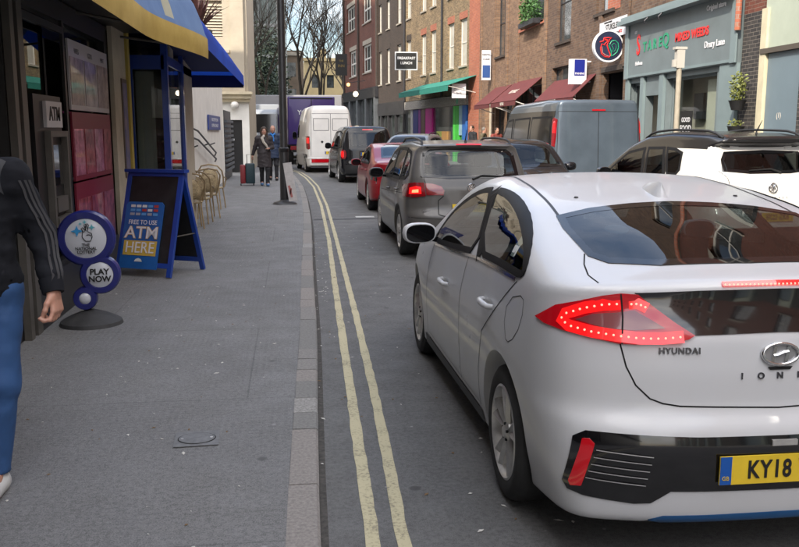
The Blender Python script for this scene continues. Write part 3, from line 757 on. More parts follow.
    for sg in (-1, 1):
        if 'rails' in spec:
            y0, y1, x = spec['rails']; n = 12; pts = []
            for i in range(n + 1):
                y = y0 + (y1 - y0) * i / n; p = B.on((sg * x, y, P['H']), (0, 0, 1))[0]; e = min(i, n - i)
                pts.append(p + Vector((0, 0, .0 if e == 0 else (.035 if e == 1 else .05))))
            MB().tube(pts, .016, 8).build('roof_rail', spec.get('rail_m', M_trim), root, 50)
        if 'mirror' in spec:
            x, y, z, m = spec['mirror']; mirror_part(root, sg, x, y, z, m, spec.get('mirror_size', (.12, .09, .08)))
    if 'aerial' in spec:
        y, k = spec['aerial']; p = B.on((0, y, P['H']), (0, 0, 1))[0]
        if k == 'fin': MB().add([(-.025, p.y + .1, p.z - .005), (.025, p.y + .1, p.z - .005), (.025, p.y - .06, p.z - .005), (-.025, p.y - .06, p.z - .005), (0, p.y - .05, p.z + .055), (0, p.y - .03, p.z + .055)], [(0, 1, 5), (0, 5, 4, 3), (1, 2, 4, 5), (2, 3, 4)]).build('aerial_fin', paint, root)
        else: MB().tube([p, p + Vector((0, .0, .03)), p + Vector((0, -.10, .17))], .008, 6, rs=[.018, .01, .004]).build('aerial', M_trim, root)
    wheels(root, P, spec.get('wheel', dict(n=5, w=(.05, .07), rot=90)), spec.get('rim_m', M_silver), P['wz'], .215)
    if spec.get('cabin') and spec.get('see', True): cabin(root, *spec['cabin'])
    return root, B, rp
M_hotred = mat('hot_red_lamp', (.8, .2, .1), emit=(1, .14, .06), estr=1.3)
M_platew = mat('plate_white', (.6, .6, .58), rough=.45)
M_lampw = mat('head_lamp', (.35, .36, .38), rough=.1, coat=1, metal=.3)
M_taill = mat('tail_red', (.20, .006, .01), rough=.12, coat=1)
M_grey = mat('grey_paint', (.085, .080, .074), rough=.36, spec=.4, coat=.5, var=.12, vscale=3, backdark=True)
M_red = mat('red_paint', (.22, .006, .012), rough=.3, spec=.25, coat=.45, backdark=True)
M_black = mat('black_paint', (.006, .006, .008), rough=.2, spec=.25, coat=.5, backdark=True)
M_vanblue = mat('blue_grey_paint', (.088, .115, .145), rough=.36, coat=.7, metal=.4, var=.1, vscale=2, backdark=True)
M_vanwhite = mat('van_white_paint', (.74, .72, .68), rough=.4, coat=.3, var=.06, vscale=2, backdark=True)
M_cream = mat('cream_white_paint', (.66, .65, .62), rough=.28, coat=1, backdark=True)
M_seetrough = glass_mat('light_car_glass', (.62, .68, .66), 1.5)

def standard(L, H, hw, axles, wz=.33, wr=.385, **k):
    P = dict(L=L, H=H, hw=hw, zmin=.2, wz=wz, wr=wr, axles=axles, bottom=[(0, .3), (.35, .26), (.6, .22), (L - .6, .2), (L, .26)],
        plan=[(0, hw - .09), (.3, hw - .03), (.9, hw), (L - 1.1, hw), (L - .4, hw - .08), (L, hw - .2)],
        belt=[(0, .98), (L, .94)], inset=[(-1, .1), (-.8, .05), (-.6, .01), (-.35, 0), (-.15, .008), (-.06, .03), (.02, .05), (.3, .13), (.6, .23), (.8, .3)],
        rearplan=[(0, 0), (.4, .015), (.65, .05), (.8, .12), (.92, .28), (1.05, .6)],
        front=[(.2, L - .1), (.35, L), (.6, L), (.8, L - .06), (1.0, L - .3), (1.6, L - .3)], frontplan=[(0, 0), (.4, .04), (.7, .16), (.9, .45), (1, .7)])
    P.update(k); return P
# dark grey people carrier
MPV = standard(4.34, 1.575, .90, (.82, 3.50), top=[(-.2, 1.45), (.12, 1.50), (.5, 1.545), (1.3, 1.575), (2.2, 1.555), (2.6, 1.48), (3.25, 1.10), (3.5, 1.02), (4.1, .88), (4.4, .7)],
    rear=[(.2, .1), (.3, .03), (.42, 0), (.6, .0), (.70, .05), (.95, .07), (1.1, .12), (1.46, .33), (1.5, .25), (1.56, .25), (1.8, .3)], crown=.05, k_reartop=.03, k_top=.10)
vw = dict(see=True, band=False, side=[[(3.02, 1.0), (2.98, 1.06), (2.4, 1.40), (1.93, 1.46), (1.93, 1.01)], [(1.87, 1.01), (1.87, 1.46), (1.4, 1.475), (1.02, 1.47), (.98, 1.03)], [(.92, 1.035), (.95, 1.46), (.68, 1.43), (.5, 1.28), (.44, 1.12), (.6, 1.05)]],
    rear=[[(-.66, 1.10), (-.3, 1.08), (.3, 1.08), (.66, 1.10), (.62, 1.38), (.52, 1.46), (0, 1.475), (-.52, 1.46), (-.62, 1.38)]], front=[[(-.66, 1.07), (.66, 1.07), (.5, 1.46), (-.5, 1.46)]],
    wiper=(.02, 1.075, .42), brake=(1.515, .17), plate=(.70, 'VK16 HFD'), rails=(.35, 2.5, .60), mirror=(1.0, 2.72, 1.05, M_grey), aerial=(.55, 'rod'),
    rp=[('tail_lamp', M_taill, [(-.86, .84), (-.84, .98), (-.74, 1.03), (-.62, 1.03), (-.60, .86), (-.74, .84)], .012, True), ('lit_lamp', M_redlit, [(-.80, .88), (-.79, .96), (-.72, .985), (-.66, .975), (-.655, .885)], .0165, True), ('lamp_core', M_hotred, [(-.765, .90), (-.76, .935), (-.69, .945), (-.69, .905)], .020, True), ('tail_lamp', M_taill, [(-.59, .87), (-.61, 1.02), (-.52, 1.02), (-.40, .985), (-.36, .93), (-.37, .87)], .012, True),
        ('bumper_trim', M_trim, [(-.74, .36), (-.74, .27), (.74, .27), (.74, .36)], .004, False)],
    seams=[([(1.9, 1.0), (1.88, .7), (1.88, .32)], .008), ([(3.02, 1.0), (3.05, .7), (3.0, .35)], .008), ([(.98, 1.0), (1.05, .85), (1.18, .6)], .008), ([(3.0, .78), (1.9, .82), (1.0, .86), (.4, .88)], .007)],
    rseams=[([(-.60, 1.02), (-.62, 1.1)], .006), ([(-.37, .86), (-.44, .80), (-.44, .62), (-.3, .58), (.3, .58), (.44, .62), (.44, .80), (.37, .86)], .012), ([(-.82, .58), (0, .545), (.82, .58)], .007)],
    handles=[(1.98, .86), (1.05, .9)], cabin=(2.05, .95, .4, .62, .62), wheel=dict(n=5, w=(.06, .09), rot=90))
r_, B_, rp_ = make_car(MPV, vw, M_grey, (2.335, 10.98, 0), 0, 'dark grey people carrier with roof rails, directly ahead of the white fastback', glass=M_seetrough, h=.035)
p = rp_(0, .965); Mx = face_to((0, -1, .1), p + Vector((0, -.004, 0))); e_ = MB()
e_.tube([Mx @ Vector((.052 * math.cos(t), .052 * math.sin(t), .004)) for t in [2 * math.pi * k / 28 for k in range(29)]], .006, 6, cap=False)
for a, b in (((-.034, .032), (-.014, -.036)), ((-.014, -.036), (0, .0)), ((0, .0), (.014, -.036)), ((.014, -.036), (.034, .032)), ((-.014, .044), (0, .006)), ((0, .006), (.014, .044))): e_.bar(Mx @ Vector((*a, .004)), Mx @ Vector((*b, .004)), .008, .005, up=(0, -1, 0))
e_.build('emblem', M_chrome, r_, 50)
p = rp_(-.60, .66); place(text_mb('GOLF', .04, .004), face_to((0, -1, 0), p + Vector((0, -.004, 0)))).build('badge', M_chrome, r_)
# red fastback saloon
SAL = standard(4.68, 1.44, .92, (.95, 3.83), top=[(-.2, .98), (.08, 1.04), (.16, 1.08), (.35, 1.09), (.7, 1.16), (1.4, 1.36), (2.0, 1.435), (2.4, 1.44), (2.8, 1.37), (3.4, 1.08), (3.65, .98), (4.3, .84), (4.7, .6)],
    belt=[(0, .93), (4.7, .90)], rear=[(.2, .1), (.3, .02), (.42, 0), (.6, .0), (.7, .04), (.95, .06), (1.05, .05), (1.3, .1)], crown=.06, k_reartop=.03)
sal = dict(side=[[(3.15, .96), (2.55, 1.29), (2.15, 1.345), (2.1, .97)], [(2.05, .97), (2.1, 1.345), (1.6, 1.32), (1.2, 1.20), (.95, 1.06), (1.0, .99)]],
    rear=[[(-.62, 1.13), (.62, 1.13), (.55, 1.34), (.4, 1.39), (-.4, 1.39), (-.55, 1.34)]], front=[[(-.62, 1.04), (.62, 1.04), (.5, 1.38), (-.5, 1.38)]],
    rp=[('tail_lamp', M_taill, [(-.85, .80), (-.84, .90), (-.62, .93), (-.35, .92), (-.36, .86), (-.6, .82)], .01, True), ('diffuser', M_trim, [(-.7, .42), (-.7, .28), (.7, .28), (.7, .42)], .005, False)],
    sp=[('air_intake', M_gloss, [(.02, .66), (.30, .68), (.40, .72), (.34, .80), (.12, .80), (.02, .76)], .004)],
    seams=[([(2.08, .96), (2.05, .3)], .008), ([(1.0, .99), (1.25, .7), (1.35, .4)], .008), ([(3.1, .96), (3.15, .4)], .008)], handles=[(2.2, .84), (1.25, .86)],
    plate=(.62, 'LD21 OXN'), mirror=(1.0, 2.85, .97, M_red), cabin=(2.25, 1.35, .35, .52, .6, False))
make_car(SAL, sal, M_red, (2.52, 17.72, 0), 0, 'glossy red saloon between the grey people carrier and the black taxi', glass=M_glassd, h=.04)
# black taxi
TAX = standard(4.86, 1.88, .94, (.92, 3.85), top=[(-.2, 1.66), (.15, 1.76), (.5, 1.85), (1.3, 1.88), (2.6, 1.86), (3.0, 1.76), (3.6, 1.22), (3.9, 1.10), (4.6, .98), (4.9, .8)],
    belt=[(0, 1.08), (4.9, 1.05)], inset=[(-1, .1), (-.8, .05), (-.6, .01), (-.35, 0), (-.15, .008), (-.06, .03), (.02, .05), (.3, .10), (.6, .18), (.9, .26)],
    rear=[(.2, .08), (.3, .02), (.45, 0), (.65, .0), (.75, .05), (1.1, .09), (1.7, .26), (2, .35)], crown=.06, k_reartop=.12, k_top=.16, wz=.34, wr=.40, front=[(.2, 4.76), (.35, 4.86), (.7, 4.86), (.95, 4.75), (1.2, 4.5), (1.8, 4.5)])
tax = dict(side=[[(3.35, 1.12), (2.75, 1.64), (2.35, 1.69), (2.3, 1.12)], [(2.22, 1.12), (2.28, 1.69), (1.3, 1.70), (1.25, 1.12)], [(1.17, 1.12), (1.22, 1.69), (.75, 1.64), (.5, 1.4), (.42, 1.15)]],
    rear=[[(-.68, 1.18), (.68, 1.18), (.62, 1.58), (.5, 1.68), (-.5, 1.68), (-.62, 1.58)]], front=[[(-.68, 1.25), (.68, 1.25), (.52, 1.72), (-.52, 1.72)]],
    rp=[('tail_lamp', M_taill, [(-.88, .82), (-.88, 1.05), (-.82, 1.10), (-.75, 1.07), (-.72, 1.0), (-.72, .88), (-.76, .80), (-.84, .78)], .014, True), ('lit_lamp', M_redlit, [(-.86, .86), (-.86, 1.02), (-.82, 1.05), (-.79, 1.02), (-.79, .86), (-.82, .83)], .019, True), ('bumper_trim', M_trim, [(-.78, .60), (-.78, .32), (.78, .32), (.78, .60)], .006, False)],
    brake=(1.735, .17), plate=(.95, 'LN68 KXE'), mirror=(1.03, 3.05, 1.18, M_black), mirror_size=(.11, .08, .11), handles=[(2.4, .98), (1.35, .98)],
    seams=[([(2.27, 1.1), (2.25, .4)], .01), ([(1.2, 1.1), (1.3, .5)], .01), ([(3.3, 1.1), (3.3, .4)], .01)], cabin=(2.45, 1.2, .45, .65, .62))
make_car(TAX, tax, M_black, (2.52, 28.25, 0), R(3.5), 'shiny black taxi with lit tail lamps, between the red saloon and the white van', cat='taxi', glass=M_glassd, h=.05)
# white suv on the right with a black roof
SUV = standard(4.15, 1.70, .90, (.80, 3.40), top=[(-.2, 1.55), (.18, 1.62), (.6, 1.68), (1.5, 1.70), (2.1, 1.655), (2.5, 1.53), (3.1, 1.14), (3.3, 1.06), (3.9, .95), (4.2, .8)],
    belt=[(0, 1.12), (1.2, 1.08), (3.3, .98)], inset=[(-1, .1), (-.8, .05), (-.6, .01), (-.35, 0), (-.15, .008), (-.06, .03), (.02, .05), (.3, .14), (.5, .23), (.7, .3)],
    rear=[(.2, .1), (.3, .02), (.45, 0), (.65, .0), (.75, .05), (1.1, .10), (1.17, .14), (1.50, .36), (1.53, .22), (1.6, .22), (1.9, .3)], crown=.05, k_reartop=.025)
M_blackroof = mat('black_roof', (.012, .012, .013), rough=.25, spec=.4, coat=.4)
suv = dict(roof=(M_blackroof, lambda c: c.z > (1.47 if c.y < 2.0 else 1.47 - (c.y - 2.0) * .37) and c.y < 3.2 and (c.y > .5 or c.z > 1.5) or (1.25 < c.y < 3.15 and c.z > 1.09 - (c.y - 1.25) * .04 and c.z < 1.5)), frame=.04, side=[[(3.0, 1.03), (2.45, 1.40), (2.02, 1.47), (1.85, 1.05)], [(1.78, 1.055), (1.95, 1.475), (1.5, 1.485), (1.28, 1.10), (1.20, 1.08)], [(1.22, 1.10), (1.45, 1.485), (1.2, 1.47), (1.0, 1.42), (.93, 1.18), (1.0, 1.10)]],
    rear=[[(-.66, 1.19), (-.3, 1.16), (.3, 1.16), (.66, 1.19), (.63, 1.34), (.56, 1.435), (0, 1.455), (-.56, 1.435), (-.63, 1.34)]], front=[[(-.66, 1.12), (.66, 1.12), (.5, 1.5), (-.5, 1.5)]],
    wiper=(.14, 1.17, -.45), plate=(.62, 'EK22 ZRB'), rails=(.35, 2.2, .60), mirror=(1.0, 2.72, 1.08, M_gloss), aerial=(.5, 'rod'),
    rp=[('tail_lamp', M_taill, [(-.86, .90), (-.86, 1.0), (-.74, 1.03), (-.48, 1.0), (-.46, .95), (-.6, .91)], .012, True), ('bumper_trim', M_trim, [(-.78, .48), (-.78, .3), (.78, .3), (.78, .48)], .006, False)],
    seams=[([(1.82, 1.02), (1.85, .4)], .008), ([(.95, 1.0), (1.2, .6)], .008)], rseams=[([(-.70, 1.2), (-.62, 1.12), (-.60, 1.04)], .008)], handles=[(1.95, .9)], cabin=(2.0, 1.0, .4, .62, .6), sp=[('wheel_arch_trim', M_trim, [(.3, .3), (1.3, .3), (1.3, .2), (.3, .2)], .003)])
r_, B_, rp_ = make_car(SUV, suv, M_cream, (6.10, 10.2, 0), R(7.5), 'white crossover with black roof and rear wiper, parked on the right', glass=M_glassd, h=.025)
# black roof panel sits over the body
p = rp_(0, .98); Mx = face_to((0, -1, .1), p + Vector((0, -.004, 0))); e_ = MB()
e_.tube([Mx @ Vector((.06 * math.cos(t), .06 * math.sin(t), .004)) for t in [2 * math.pi * k / 28 for k in range(29)]], .009, 6, cap=False)
for q in [[(-.045, .005, .005), (-.01, .02, .006), (.02, .015, .006), (.035, -.01, .006)], [(-.03, -.035, .005), (-.01, -.01, .006), (.0, .02, .006), (-.015, .045, .006)], [(.0, -.04, .005), (.01, -.015, .006), (.02, .015, .006)], [(.0, .02, .006), (.025, .04, .006)]]: e_.tube([Mx @ Vector(v) for v in q], .008, 6)
e_.build('emblem', M_chrome, r_, 50)
for k, ch in enumerate('VAUXHALL'):
    p = rp_(-.21 + .06 * k, .86); place(text_mb(ch, .035, .004), face_to((0, -1, 0), p + Vector((0, -.004, 0)))).build('badge', M_chrome, r_)
# black hatchback coming towards the camera
HAT = standard(3.55, 1.56, .84, (.6, 2.95), top=[(-.2, 1.38), (.15, 1.45), (.6, 1.53), (1.2, 1.56), (1.7, 1.53), (2.0, 1.46), (2.5, 1.14), (2.75, 1.02), (3.3, .9), (3.6, .75)],
    rear=[(.2, .1), (.3, .02), (.45, 0), (.65, .0), (.9, .05), (1.4, .25), (1.8, .3)], crown=.05, front=[(.2, 3.45), (.35, 3.55), (.6, 3.55), (.8, 3.49), (1.0, 3.3), (1.6, 3.3)], belt=[(0, 1.0), (3.6, .97)], wz=.31, wr=.36)
hat = dict(frame=.04, side=[[(2.35, 1.02), (1.95, 1.38), (1.45, 1.43), (1.4, 1.03)], [(1.34, 1.03), (1.38, 1.43), (.75, 1.40), (.5, 1.25), (.45, 1.06)]],
    rear=[[(-.6, 1.1), (.6, 1.1), (.5, 1.4), (-.5, 1.4)]], front=[[(-.64, 1.08), (0, 1.06), (.64, 1.08), (.56, 1.38), (.48, 1.46), (0, 1.48), (-.48, 1.46), (-.56, 1.38)]],
    fp=[('headlamp', M_lampw, [(-.78, .68), (-.76, .80), (-.5, .80), (-.48, .70)], .012, True), ('grille', M_trim, [(-.4, .6), (.4, .6), (.36, .3), (-.36, .3)], .006, False)],
    fplate=(.45, 'LC15 WTN'), mirror=(.95, 2.12, 1.06, M_black), cabin=(1.35, .6, .35, .58, .58), handles=[(1.5, .88)], seams=[([(1.37, 1.0), (1.37, .3)], .008)])
r_, B_, rp_ = make_car(HAT, hat, M_black, (4.16, 17.6, 0), math.pi, 'black hatchback facing the camera behind the white fastback, its windscreen in view', group='cars facing the camera', glass=M_seetrough, h=.04)
# grey estate further back
EST = dict(HAT, H=1.60); est = dict(hat, rails=(.4, 1.7, .56), mirror=(.95, 2.12, 1.06, M_grey), fplate=(.45, 'GF18 PLO'))
M_silvergrey = mat('silver_grey_paint', (.20, .20, .20), rough=.35, coat=.6, metal=.3, backdark=True)
make_car(EST, est, M_silvergrey, (4.55, 29.2, .06), math.pi - R(24), 'silver grey estate with roof rails, beyond the grey people carrier', group='cars facing the camera', glass=M_glassd, h=.05)
# blue-grey panel van
VAN = standard(5.6, 2.36, 1.05, (1.05, 4.35), top=[(-.2, 2.29), (.1, 2.33), (1.0, 2.36), (3.5, 2.33), (3.8, 2.2), (4.45, 1.40), (4.7, 1.25), (5.2, 1.1), (5.5, .9)], belt=[(0, 1.1), (5, 1.08)],
    inset=[(-1, .1), (-.8, .05), (-.6, .01), (-.35, 0), (-.05, .0), (.02, .02), (.2, .035), (.7, .085), (1.0, .13), (1.3, .18)], rear=[(.2, .06), (.3, .02), (.45, 0), (.9, .02), (2.2, .10)],
    rearplan=[(0, 0), (.75, .006), (.93, .03), (1.01, .09), (1.1, .3)], crown=.02, k_top=.12, k_reartop=.07, k_rear=.05, front=[(.2, 5.3), (.35, 5.4), (.7, 5.4), (.95, 5.3), (1.2, 5.0), (2.2, 5.0)], wz=.35, wr=.41)
M_darkwin = mat('privacy_glass', (.008, .009, .011), rough=.1, spec=.3)
van = dict(roof=(M_darkwin, lambda c: abs(c.x) > .84 and .22 < c.y < 4.75 and 1.12 < c.z < min(2.1, 2.1 - (c.y - 3.7) * .8)), see=False, side=[[(4.4, 1.25), (3.75, 1.95), (3.3, 1.98), (3.25, 1.25)], [(3.15, 1.25), (3.15, 1.98), (1.85, 2.0), (1.8, 1.25)], [(1.7, 1.25), (1.7, 2.0), (.35, 2.0), (.3, 1.27)]],
    rp=[('tail_lamp', M_taill, [(-.945, 1.40), (-.905, 1.93), (-.89, 1.97), (-.85, 1.93), (-.875, 1.6), (-.90, 1.38)], .012, True), ('lit_lamp', M_redlit, [(-.922, 1.66), (-.90, 1.88), (-.885, 1.90), (-.88, 1.66)], .017, True), ('bumper_trim', M_trim, [(-.92, .5), (-.92, .3), (.92, .3), (.92, .5)], .02, False), ('brake_light', M_redlens, [(-.14, 2.105), (.14, 2.105), (.14, 2.135), (-.14, 2.135)], .01, False)],
    rseams=[([(0, 2.09), (0, .55)], .012), ([(-.84, 2.09), (-.86, 1.2), (-.86, .55)], .01), ([(.84, 2.09), (.86, 1.2), (.86, .55)], .01), ([(-.84, 2.09), (.84, 2.09)], .01)], mirror=(1.09, 4.1, 1.35, M_trim), mirror_size=(.1, .08, .16), plate=(.7, 'WX19 CVJ'), fplate=(.5, 'WX19 CVJ'))
make_car(VAN, van, M_vanblue, (6.22, 17.0, 0), 0, 'blue-grey panel van with dark side windows, parked on the right beyond the crossover', cat='van', group=None, glass=M_darkwin, h=.05, name='parked_van')
# tall white van
VW2 = standard(5.6, 2.75, 1.0, (1.1, 4.6), top=[(-.2, 2.66), (.1, 2.71), (1.0, 2.75), (3.6, 2.72), (3.9, 2.55), (4.6, 1.5), (4.9, 1.3), (5.4, 1.15), (5.7, 1.0)], belt=[(0, 1.2), (5.6, 1.1)],
    inset=[(-1.1, .1), (-.8, .03), (-.6, .01), (-.35, 0), (.1, .01), (.7, .06), (1.2, .14), (1.5, .22)], rear=[(.2, .06), (.3, .02), (.45, 0), (.9, .01), (2.2, .06), (2.8, .13)],
    rearplan=[(0, 0), (.7, .006), (.86, .03), (.95, .10), (1.05, .3)], crown=.03, k_top=.2, k_reartop=.14, k_rear=.07, front=[(.2, 5.5), (.35, 5.6), (.8, 5.6), (1.1, 5.5), (1.3, 5.2), (2.8, 5.2)], wz=.35, wr=.42)
van2 = dict(see=False, side=[[(4.3, 1.4), (3.95, 1.95), (3.5, 1.98), (3.4, 1.4)]],
    rp=[('tail_lamp', M_taill, [(-.965, .98), (-.965, 1.48), (-.92, 1.5), (-.86, 1.48), (-.85, .98), (-.9, .95)], .014, True), ('lit_lamp', M_redlit, [(-.95, 1.2), (-.95, 1.42), (-.88, 1.42), (-.87, 1.2)], .020, True), ('rear_step', M_redlens, [(-.80, .56), (-.80, .42), (.80, .42), (.80, .56)], .02, False), ('bumper_trim', M_vanwhite, [(-.92, .64), (-.92, .58), (.92, .58), (.92, .64)], .03, False), ('door_badge', M_char, [(-.42, 1.26), (-.36, 1.32), (-.30, 1.26), (-.36, 1.20)], .006, False)],
    rseams=[([(0, 2.4), (0, .7)], .016), ([(-.78, 2.4), (-.80, 1.6), (-.82, .7)], .014), ([(.78, 2.4), (.80, 1.6), (.82, .7)], .014), ([(-.78, 2.4), (.78, 2.4)], .014), ([(-.7, 2.2), (-.7, 1.72), (-.08, 1.72), (-.08, 2.2), (-.7, 2.2)], .02), ([(.7, 2.2), (.7, 1.72), (.08, 1.72), (.08, 2.2), (.7, 2.2)], .02)],
    sp=[('side_rub_strip', M_trim, [(.35, .75), (.35, .62), (1.4, .62), (1.4, .75)], .01)], plate=(.82, 'FJ17 UGS'), mirror=(1.1, 4.2, 1.5, M_trim), mirror_size=(.1, .08, .18))
make_car(VW2, van2, M_vanwhite, (1.62, 35.6, 0), R(5), 'tall white van with a red rear step, ahead of the black taxi', cat='van', group=None, glass=M_darkwin, h=.06, name='parked_van')
# ================================================================== setting: ground, road, pavements, kerbs, lines
def brick_mat(name, c1, c2, mortar, scale=1.0, bump=.5, stain=.25):
    """brickwork in the local y-z plane (and x-z for end walls)"""
    m = bpy.data.materials.new(name); m.use_nodes = True; t = m.node_tree; b = t.nodes['Principled BSDF']; b.inputs['Roughness'].default_value = .9
    tc = t.nodes.new('ShaderNodeTexCoord'); sp = t.nodes.new('ShaderNodeSeparateXYZ'); ad = t.nodes.new('ShaderNodeMath'); cb = t.nodes.new('ShaderNodeCombineXYZ')
    t.links.new(tc.outputs['Object'], sp.inputs[0]); t.links.new(sp.outputs[0], ad.inputs[0]); t.links.new(sp.outputs[1], ad.inputs[1])
    t.links.new(ad.outputs[0], cb.inputs[0]); t.links.new(sp.outputs[2], cb.inputs[1])
    br = t.nodes.new('ShaderNodeTexBrick'); br.inputs['Scale'].default_value = 1; br.inputs['Brick Width'].default_value = .225 * scale; br.inputs['Row Height'].default_value = .075 * scale
    br.inputs['Mortar Size'].default_value = .006; br.inputs['Color1'].default_value = (*c1, 1); br.inputs['Color2'].default_value = (*c2, 1); br.inputs['Mortar'].default_value = (*mortar, 1); br.inputs['Bias'].default_value = 0
    t.links.new(cb.outputs[0], br.inputs['Vector'])
    n = t.nodes.new('ShaderNodeTexNoise'); n.inputs['Scale'].default_value = .9; n.inputs['Detail'].default_value = 8; t.links.new(tc.outputs['Object'], n.inputs['Vector'])
    n3 = t.nodes.new('ShaderNodeTexNoise'); n3.inputs['Scale'].default_value = 9; n3.inputs['Detail'].default_value = 3; t.links.new(tc.outputs['Object'], n3.inputs['Vector'])
    mr = t.nodes.new('ShaderNodeMapRange'); mr.inputs[1].default_value = .3; mr.inputs[2].default_value = .7; mr.inputs[3].default_value = 1 - stain; mr.inputs[4].default_value = 1 + stain
    av = t.nodes.new('ShaderNodeMath'); av.operation = 'ADD'; mu = t.nodes.new('ShaderNodeMath'); mu.operation = 'MULTIPLY'; mu.inputs[1].default_value = .5
    t.links.new(n.outputs['Fac'], av.inputs[0]); t.links.new(n3.outputs['Fac'], av.inputs[1]); t.links.new(av.outputs[0], mu.inputs[0]); t.links.new(mu.outputs[0], mr.inputs[0])
    mm = t.nodes.new('ShaderNodeVectorMath'); mm.operation = 'SCALE'; t.links.new(br.outputs['Color'], mm.inputs[0]); t.links.new(mr.outputs[0], mm.inputs['Scale'])
    t.links.new(mm.outputs[0], b.inputs['Base Color'])
    bp = t.nodes.new('ShaderNodeBump'); bp.inputs['Strength'].default_value = bump; bp.inputs['Distance'].default_value = .01; t.links.new(br.outputs['Fac'], bp.inputs['Height']); bp.invert = True; t.links.new(bp.outputs[0], b.inputs['Normal'])
    return m
def ground_mat(name, base, dark, spec_amt=.0, fine=220, chips=0, slabs=False, blot=1.0, dimple=False):
    m = bpy.data.materials.new(name); m.use_nodes = True; t = m.node_tree; b = t.nodes['Principled BSDF']; b.inputs['Roughness'].default_value = .82
    tc = t.nodes.new('ShaderNodeTexCoord'); L = t.links
    def noise(scale, detail=4, r=.6):
        n = t.nodes.new('ShaderNodeTexNoise'); n.inputs['Scale'].default_value = scale; n.inputs['Detail'].default_value = detail; n.inputs['Roughness'].default_value = r; L.new(tc.outputs['Object'], n.inputs['Vector']); return n
    def ramp(src, p0, p1, c0=0, c1=1):
        r = t.nodes.new('ShaderNodeMapRange'); r.inputs[1].default_value = p0; r.inputs[2].default_value = p1; r.inputs[3].default_value = c0; r.inputs[4].default_value = c1; L.new(src, r.inputs[0]); return r.outputs[0]
    def mix(f, a, bb):
        x = t.nodes.new('ShaderNodeMix'); x.data_type = 'RGBA'
        if isinstance(f, float): x.inputs[0].default_value = f
        else: L.new(f, x.inputs[0])
        for k, v in ((6, a), (7, bb)):
            if isinstance(v, tuple): x.inputs[k].default_value = (*v, 1)
            else: L.new(v, x.inputs[k])
        return x.outputs[2]
    big = noise(.5, 8, .65); mid = noise(3.5, 6); fin = noise(fine, 3, .7)
    c = mix(ramp(big.outputs['Fac'], .3, .72), dark, base)
    c = mix(ramp(mid.outputs['Fac'], .38, .72, 0, .6 * blot), c, tuple(k * .6 for k in base))
    c = mix(ramp(fin.outputs['Fac'], .42, .68, 0, .55), c, tuple(min(1, k * 1.9) for k in base))
    c = mix(ramp(fin.outputs['Fac'], .52, .30, 0, .5), c, tuple(k * .4 for k in dark))
    spk = noise(38, 5, .75); c = mix(ramp(spk.outputs['Fac'], .46, .62, 0, .38), c, tuple(min(1, k * 1.5) for k in base)); c = mix(ramp(spk.outputs['Fac'], .48, .36, 0, .38), c, tuple(k * .55 for k in dark))
    # trodden gum and drips: round stains
    vo = t.nodes.new('ShaderNodeTexVoronoi'); vo.inputs['Scale'].default_value = 2.4; vo.inputs['Randomness'].default_value = 1; L.new(tc.outputs['Object'], vo.inputs['Vector'])
    w = ramp(vo.outputs['Distance'], .085, .05); c = mix(w, c, tuple(k * .5 for k in base))
    vo2 = t.nodes.new('ShaderNodeTexVoronoi'); vo2.inputs['Scale'].default_value = 5.0 if chips else 3.1; L.new(tc.outputs['Object'], vo2.inputs['Vector'])
    w = ramp(vo2.outputs['Distance'], .055, .03, 0, .8); c = mix(w, c, tuple(min(1, k * (2.6 if chips else 1.7)) for k in base))
    h = fin.outputs['Fac']
    if dimple:
        # worn anti-slip dimples pressed in rows
        vd = t.nodes.new('ShaderNodeTexVoronoi'); vd.inputs['Scale'].default_value = 24; vd.inputs['Randomness'].default_value = 0; L.new(tc.outputs['Object'], vd.inputs['Vector'])
        dd = ramp(vd.outputs['Distance'], .25, .45)
        msk = noise(.8, 3); ww = ramp(msk.outputs['Fac'], .44, .58)
        mu = t.nodes.new('ShaderNodeMath'); mu.operation = 'MULTIPLY'; L.new(dd, mu.inputs[0]); L.new(ww, mu.inputs[1])
        inv = t.nodes.new('ShaderNodeMath'); inv.operation = 'MULTIPLY'; L.new(mu.outputs[0], inv.inputs[0]); inv.inputs[1].default_value = .24
        c = mix(inv.outputs[0], c, tuple(k * .62 for k in base))
        ad = t.nodes.new('ShaderNodeMath'); ad.operation = 'MULTIPLY_ADD'; L.new(mu.outputs[0], ad.inputs[0]); ad.inputs[1].default_value = -.35; L.new(fin.outputs['Fac'], ad.inputs[2]); h = ad.outputs[0]
    if slabs:
        br = t.nodes.new('ShaderNodeTexBrick'); br.inputs['Scale'].default_value = 1; br.inputs['Brick Width'].default_value = 2.6; br.inputs['Row Height'].default_value = 1.9; br.inputs['Mortar Size'].default_value = .006
        br.inputs['Color1'].default_value = (1, 1, 1, 1); br.inputs['Color2'].default_value = (.94, .94, .94, 1); br.inputs['Mortar'].default_value = (.72, .72, .72, 1)
        mp = t.nodes.new('ShaderNodeMapping'); mp.inputs['Location'].default_value = (.3, .55, 0); L.new(tc.outputs['Object'], mp.inputs[0]); L.new(mp.outputs[0], br.inputs['Vector'])
        x = t.nodes.new('ShaderNodeMix'); x.data_type = 'RGBA'; x.blend_type = 'MULTIPLY'; x.inputs[0].default_value = 1; L.new(c, x.inputs[6]); L.new(br.outputs['Color'], x.inputs[7]); c = x.outputs[2]
    L.new(c, b.inputs['Base Color']); L.new(ramp(mid.outputs['Fac'], .3, .7, .62, .9), b.inputs['Roughness'])
    bp = t.nodes.new('ShaderNodeBump'); bp.inputs['Strength'].default_value = .6; bp.inputs['Distance'].default_value = .006; L.new(h, bp.inputs['Height']); L.new(bp.outputs[0], b.inputs['Normal'])
    return m
M_road = ground_mat('asphalt_road', (.118, .116, .113), (.078, .077, .075), chips=1)
